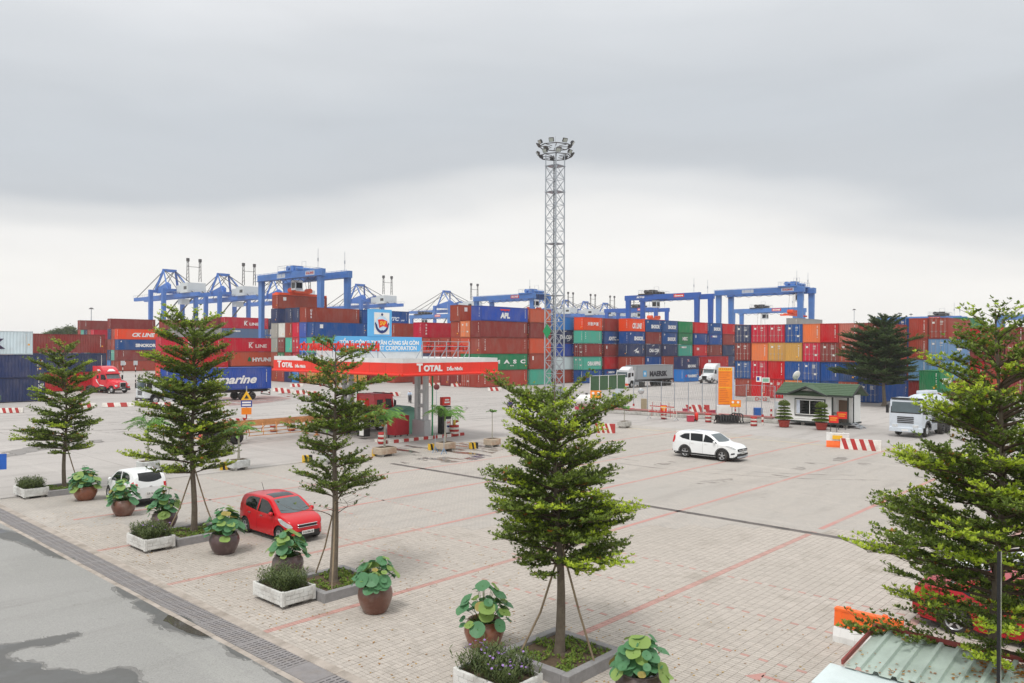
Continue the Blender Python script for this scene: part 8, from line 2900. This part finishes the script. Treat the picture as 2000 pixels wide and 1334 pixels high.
MB().add([(-hw_ + .06, .22, za_ - .03), (-hw_ - .66, .22, za_ - .085), (-hw_ - .66, -3.2, za_ - .085), (-hw_ + .06, -3.2, za_ - .03)], [(0, 1, 2, 3)]).build('awning_top', mat('awning_top', (214, 226, 226), .5, var=.06, dirt=(170, 178, 176), dirtfac=.4), hut)
lf = MB()
rnd = random.Random(77)
for k in range(1800):
    x = -abs(rnd.gauss(.0, .28)) - .04 if rnd.random() < .75 else rnd.uniform(-hw_, 0)
    y = -1.3 - rnd.random() ** .8 * 3.6 if x > -.8 else -rnd.random() * hl_
    a = rnd.uniform(0, 6.28)
    kite(lf, (x, y, zr_ + x * pitch + rnd.uniform(.012, .03)), (cos(a), sin(a), .1), (-sin(a), cos(a), .1), .06, .035, 0)
lo_ = lf.build('roof_leaves', [LF_O], hut)
lo_['kind'] = 'stuff'
pol = thing('metal_pole', 'thin dark pole with a bright edge standing beside the tin hut', 'pole', (px(1953, 1334, 3.0).x, px(1953, 1334, 3.0).y, 0))
pz = H - (1075 - HY) * depth(pol.location.x, pol.location.y) / F
MB().bar((0, 0, 0), (0, 0, pz), .035, .035).build('pole', BLACK, pol)
MB().bar((.026, -.012, 0), (.026, -.012, pz), .016, .05).build('edge_strip', CHROME, pol)

# ---------------------------------------------------------------- people
SKIN = mat('skin', (196, 150, 124), .6, var=.05)
HAIR = mat('hair_black', (32, 28, 26), .6)
def person(label, loc, rz, joints, radii, edges, mats, name='person'):
    """body as one skinned mesh; mats by height"""
    t = thing(name, label, 'person', loc, rz)
    me = bpy.data.meshes.new('body')
    me.from_pydata(joints, edges, [])
    o = link('body', me, t)
    sk = o.modifiers.new('skin', 'SKIN')
    sk.use_smooth_shade = True
    for v, r in zip(me.skin_vertices[0].data, radii):
        v.radius = (r, r)
    me.skin_vertices[0].data[0].use_root = True
    ss = o.modifiers.new('sub', 'SUBSURF')
    ss.levels = ss.render_levels = 1
    dg = bpy.context.evaluated_depsgraph_get()
    m2 = bpy.data.meshes.new_from_object(o.evaluated_get(dg))
    o.modifiers.clear()
    o.data = m2
    m2.materials.clear()
    for m in mats['list']: m2.materials.append(m)
    for p in m2.polygons:
        p.material_index = mats['pick'](p.center)
        p.use_smooth = True
    return t
def biped(seated=False):
    if not seated:
        J = [(0, 0, .95), (0, 0, 1.15), (0, 0, 1.38), (0, .02, 1.52), (0, .03, 1.66), (.0, .03, 1.74),
             (0, .2, 1.40), (.02, .27, 1.14), (.12, .26, .92), (0, -.2, 1.40), (.02, -.27, 1.14), (.12, -.26, .92),
             (0, .1, .88), (.12, .11, .5), (.0, .11, .08), (.14, .12, .04), (0, -.1, .88), (-.06, -.11, .5), (-.16, -.11, .09), (-.02, -.12, .04)]
    else:
        J = [(0, 0, .80), (.02, 0, 1.0), (.06, 0, 1.22), (.09, 0, 1.36), (.11, 0, 1.5), (.11, 0, 1.58),
             (.06, .19, 1.22), (.2, .26, 1.02), (.48, .24, 1.02), (.06, -.19, 1.22), (.2, -.26, 1.02), (.48, -.24, 1.02),
             (.04, .1, .78), (.42, .14, .78), (.40, .14, .36), (.5, .14, .32), (.04, -.1, .78), (.42, -.14, .78), (.40, -.14, .36), (.5, -.14, .32)]
    Rr = [.14, .13, .15, .06, .1, .085, .07, .05, .04, .07, .05, .04, .1, .07, .05, .04, .1, .07, .05, .04]
    E_ = [(0, 1), (1, 2), (2, 3), (3, 4), (4, 5), (2, 6), (6, 7), (7, 8), (2, 9), (9, 10), (10, 11), (0, 12), (12, 13), (13, 14), (14, 15), (0, 16), (16, 17), (17, 18), (18, 19)]
    return J, Rr, E_
J, Rr, E_ = biped()
SH1 = mat('shirt_purple', (66, 54, 110), .8); TR1 = mat('trousers_dark', (50, 52, 60), .8); SH2 = mat('shirt_pale_blue', (190, 204, 222), .8)
pp = person('person in a purple shirt walking in the open yard', at(997, 815), radians(-160), J, Rr, E_, dict(list=[TR1, SH1, SKIN, HAIR], pick=lambda c: 3 if c.z > 1.7 else 2 if c.z > 1.5 or (abs(c.y) > .2 and c.z < 1.12) else 1 if c.z > .95 else 0))
J, Rr, E_ = biped(True)
rz_ = radians(-120)
p_ = at(801, 789)
sc_ = thing('motor_scooter', 'dark motor scooter ridden across the yard behind the grey column', 'scooter', p_, rz_)
for x in (-.6, .62):
    MB().lathe([(.14, -.05), (.26, -.05), (.29, 0), (.26, .05), (.14, .05)], 16, (x, 0, .29), axis='y').build('wheel', RUBBER, sc_)
MB().prism([(-.75, .5), (-.7, .75), (-.1, .72), (.05, .45), (.35, .4), (.5, .95), (.62, .95), (.5, .35), (-.3, .28)], -.13, .13, 'y').build('bodywork', mat('scooter_dark', (48, 50, 60), .3, coat=.5), sc_)
MB().bbox(-.72, -.14, .74, .0, .14, .82, .03).build('seat', BLACK, sc_)
MB().bar((.52, -.33, 1.02), (.52, .33, 1.02), .04).bar((.5, 0, .9), (.52, 0, 1.02), .05).bar((.62, 0, .29), (.55, 0, .6), .05).build('handlebar', DARKSTEEL, sc_)
person('person in a pale shirt riding the motor scooter', p_, rz_, [(x - .2, y, z) for x, y, z in J], Rr, E_, dict(list=[TR1, SH2, SKIN, mat('helmet_white', (226, 226, 226), .3)], pick=lambda c: 3 if c.z > 1.5 else 2 if c.z > 1.34 else 1 if c.z > .92 else 0))

# ---------------------------------------------------------------- hazy air over the port
hz = bpy.data.materials.new('thin_haze')
hz.use_nodes = True
hz.node_tree.nodes.clear()
ho_ = hz.node_tree.nodes.new('ShaderNodeOutputMaterial')
hv_ = hz.node_tree.nodes.new('ShaderNodeVolumePrincipled')
hv_.inputs['Color'].default_value = (.97, .98, 1.0, 1)
hv_.inputs['Density'].default_value = .00022
hv_.inputs['Anisotropy'].default_value = .2
hz.node_tree.links.new(hv_.outputs[0], ho_.inputs['Volume'])
hb = MB().box(-420, -420, -1.6, 4020, 3520, 58).build('haze', hz)
tag(hb, 'thin pale haze over the whole port', 'haze', kind='stuff')
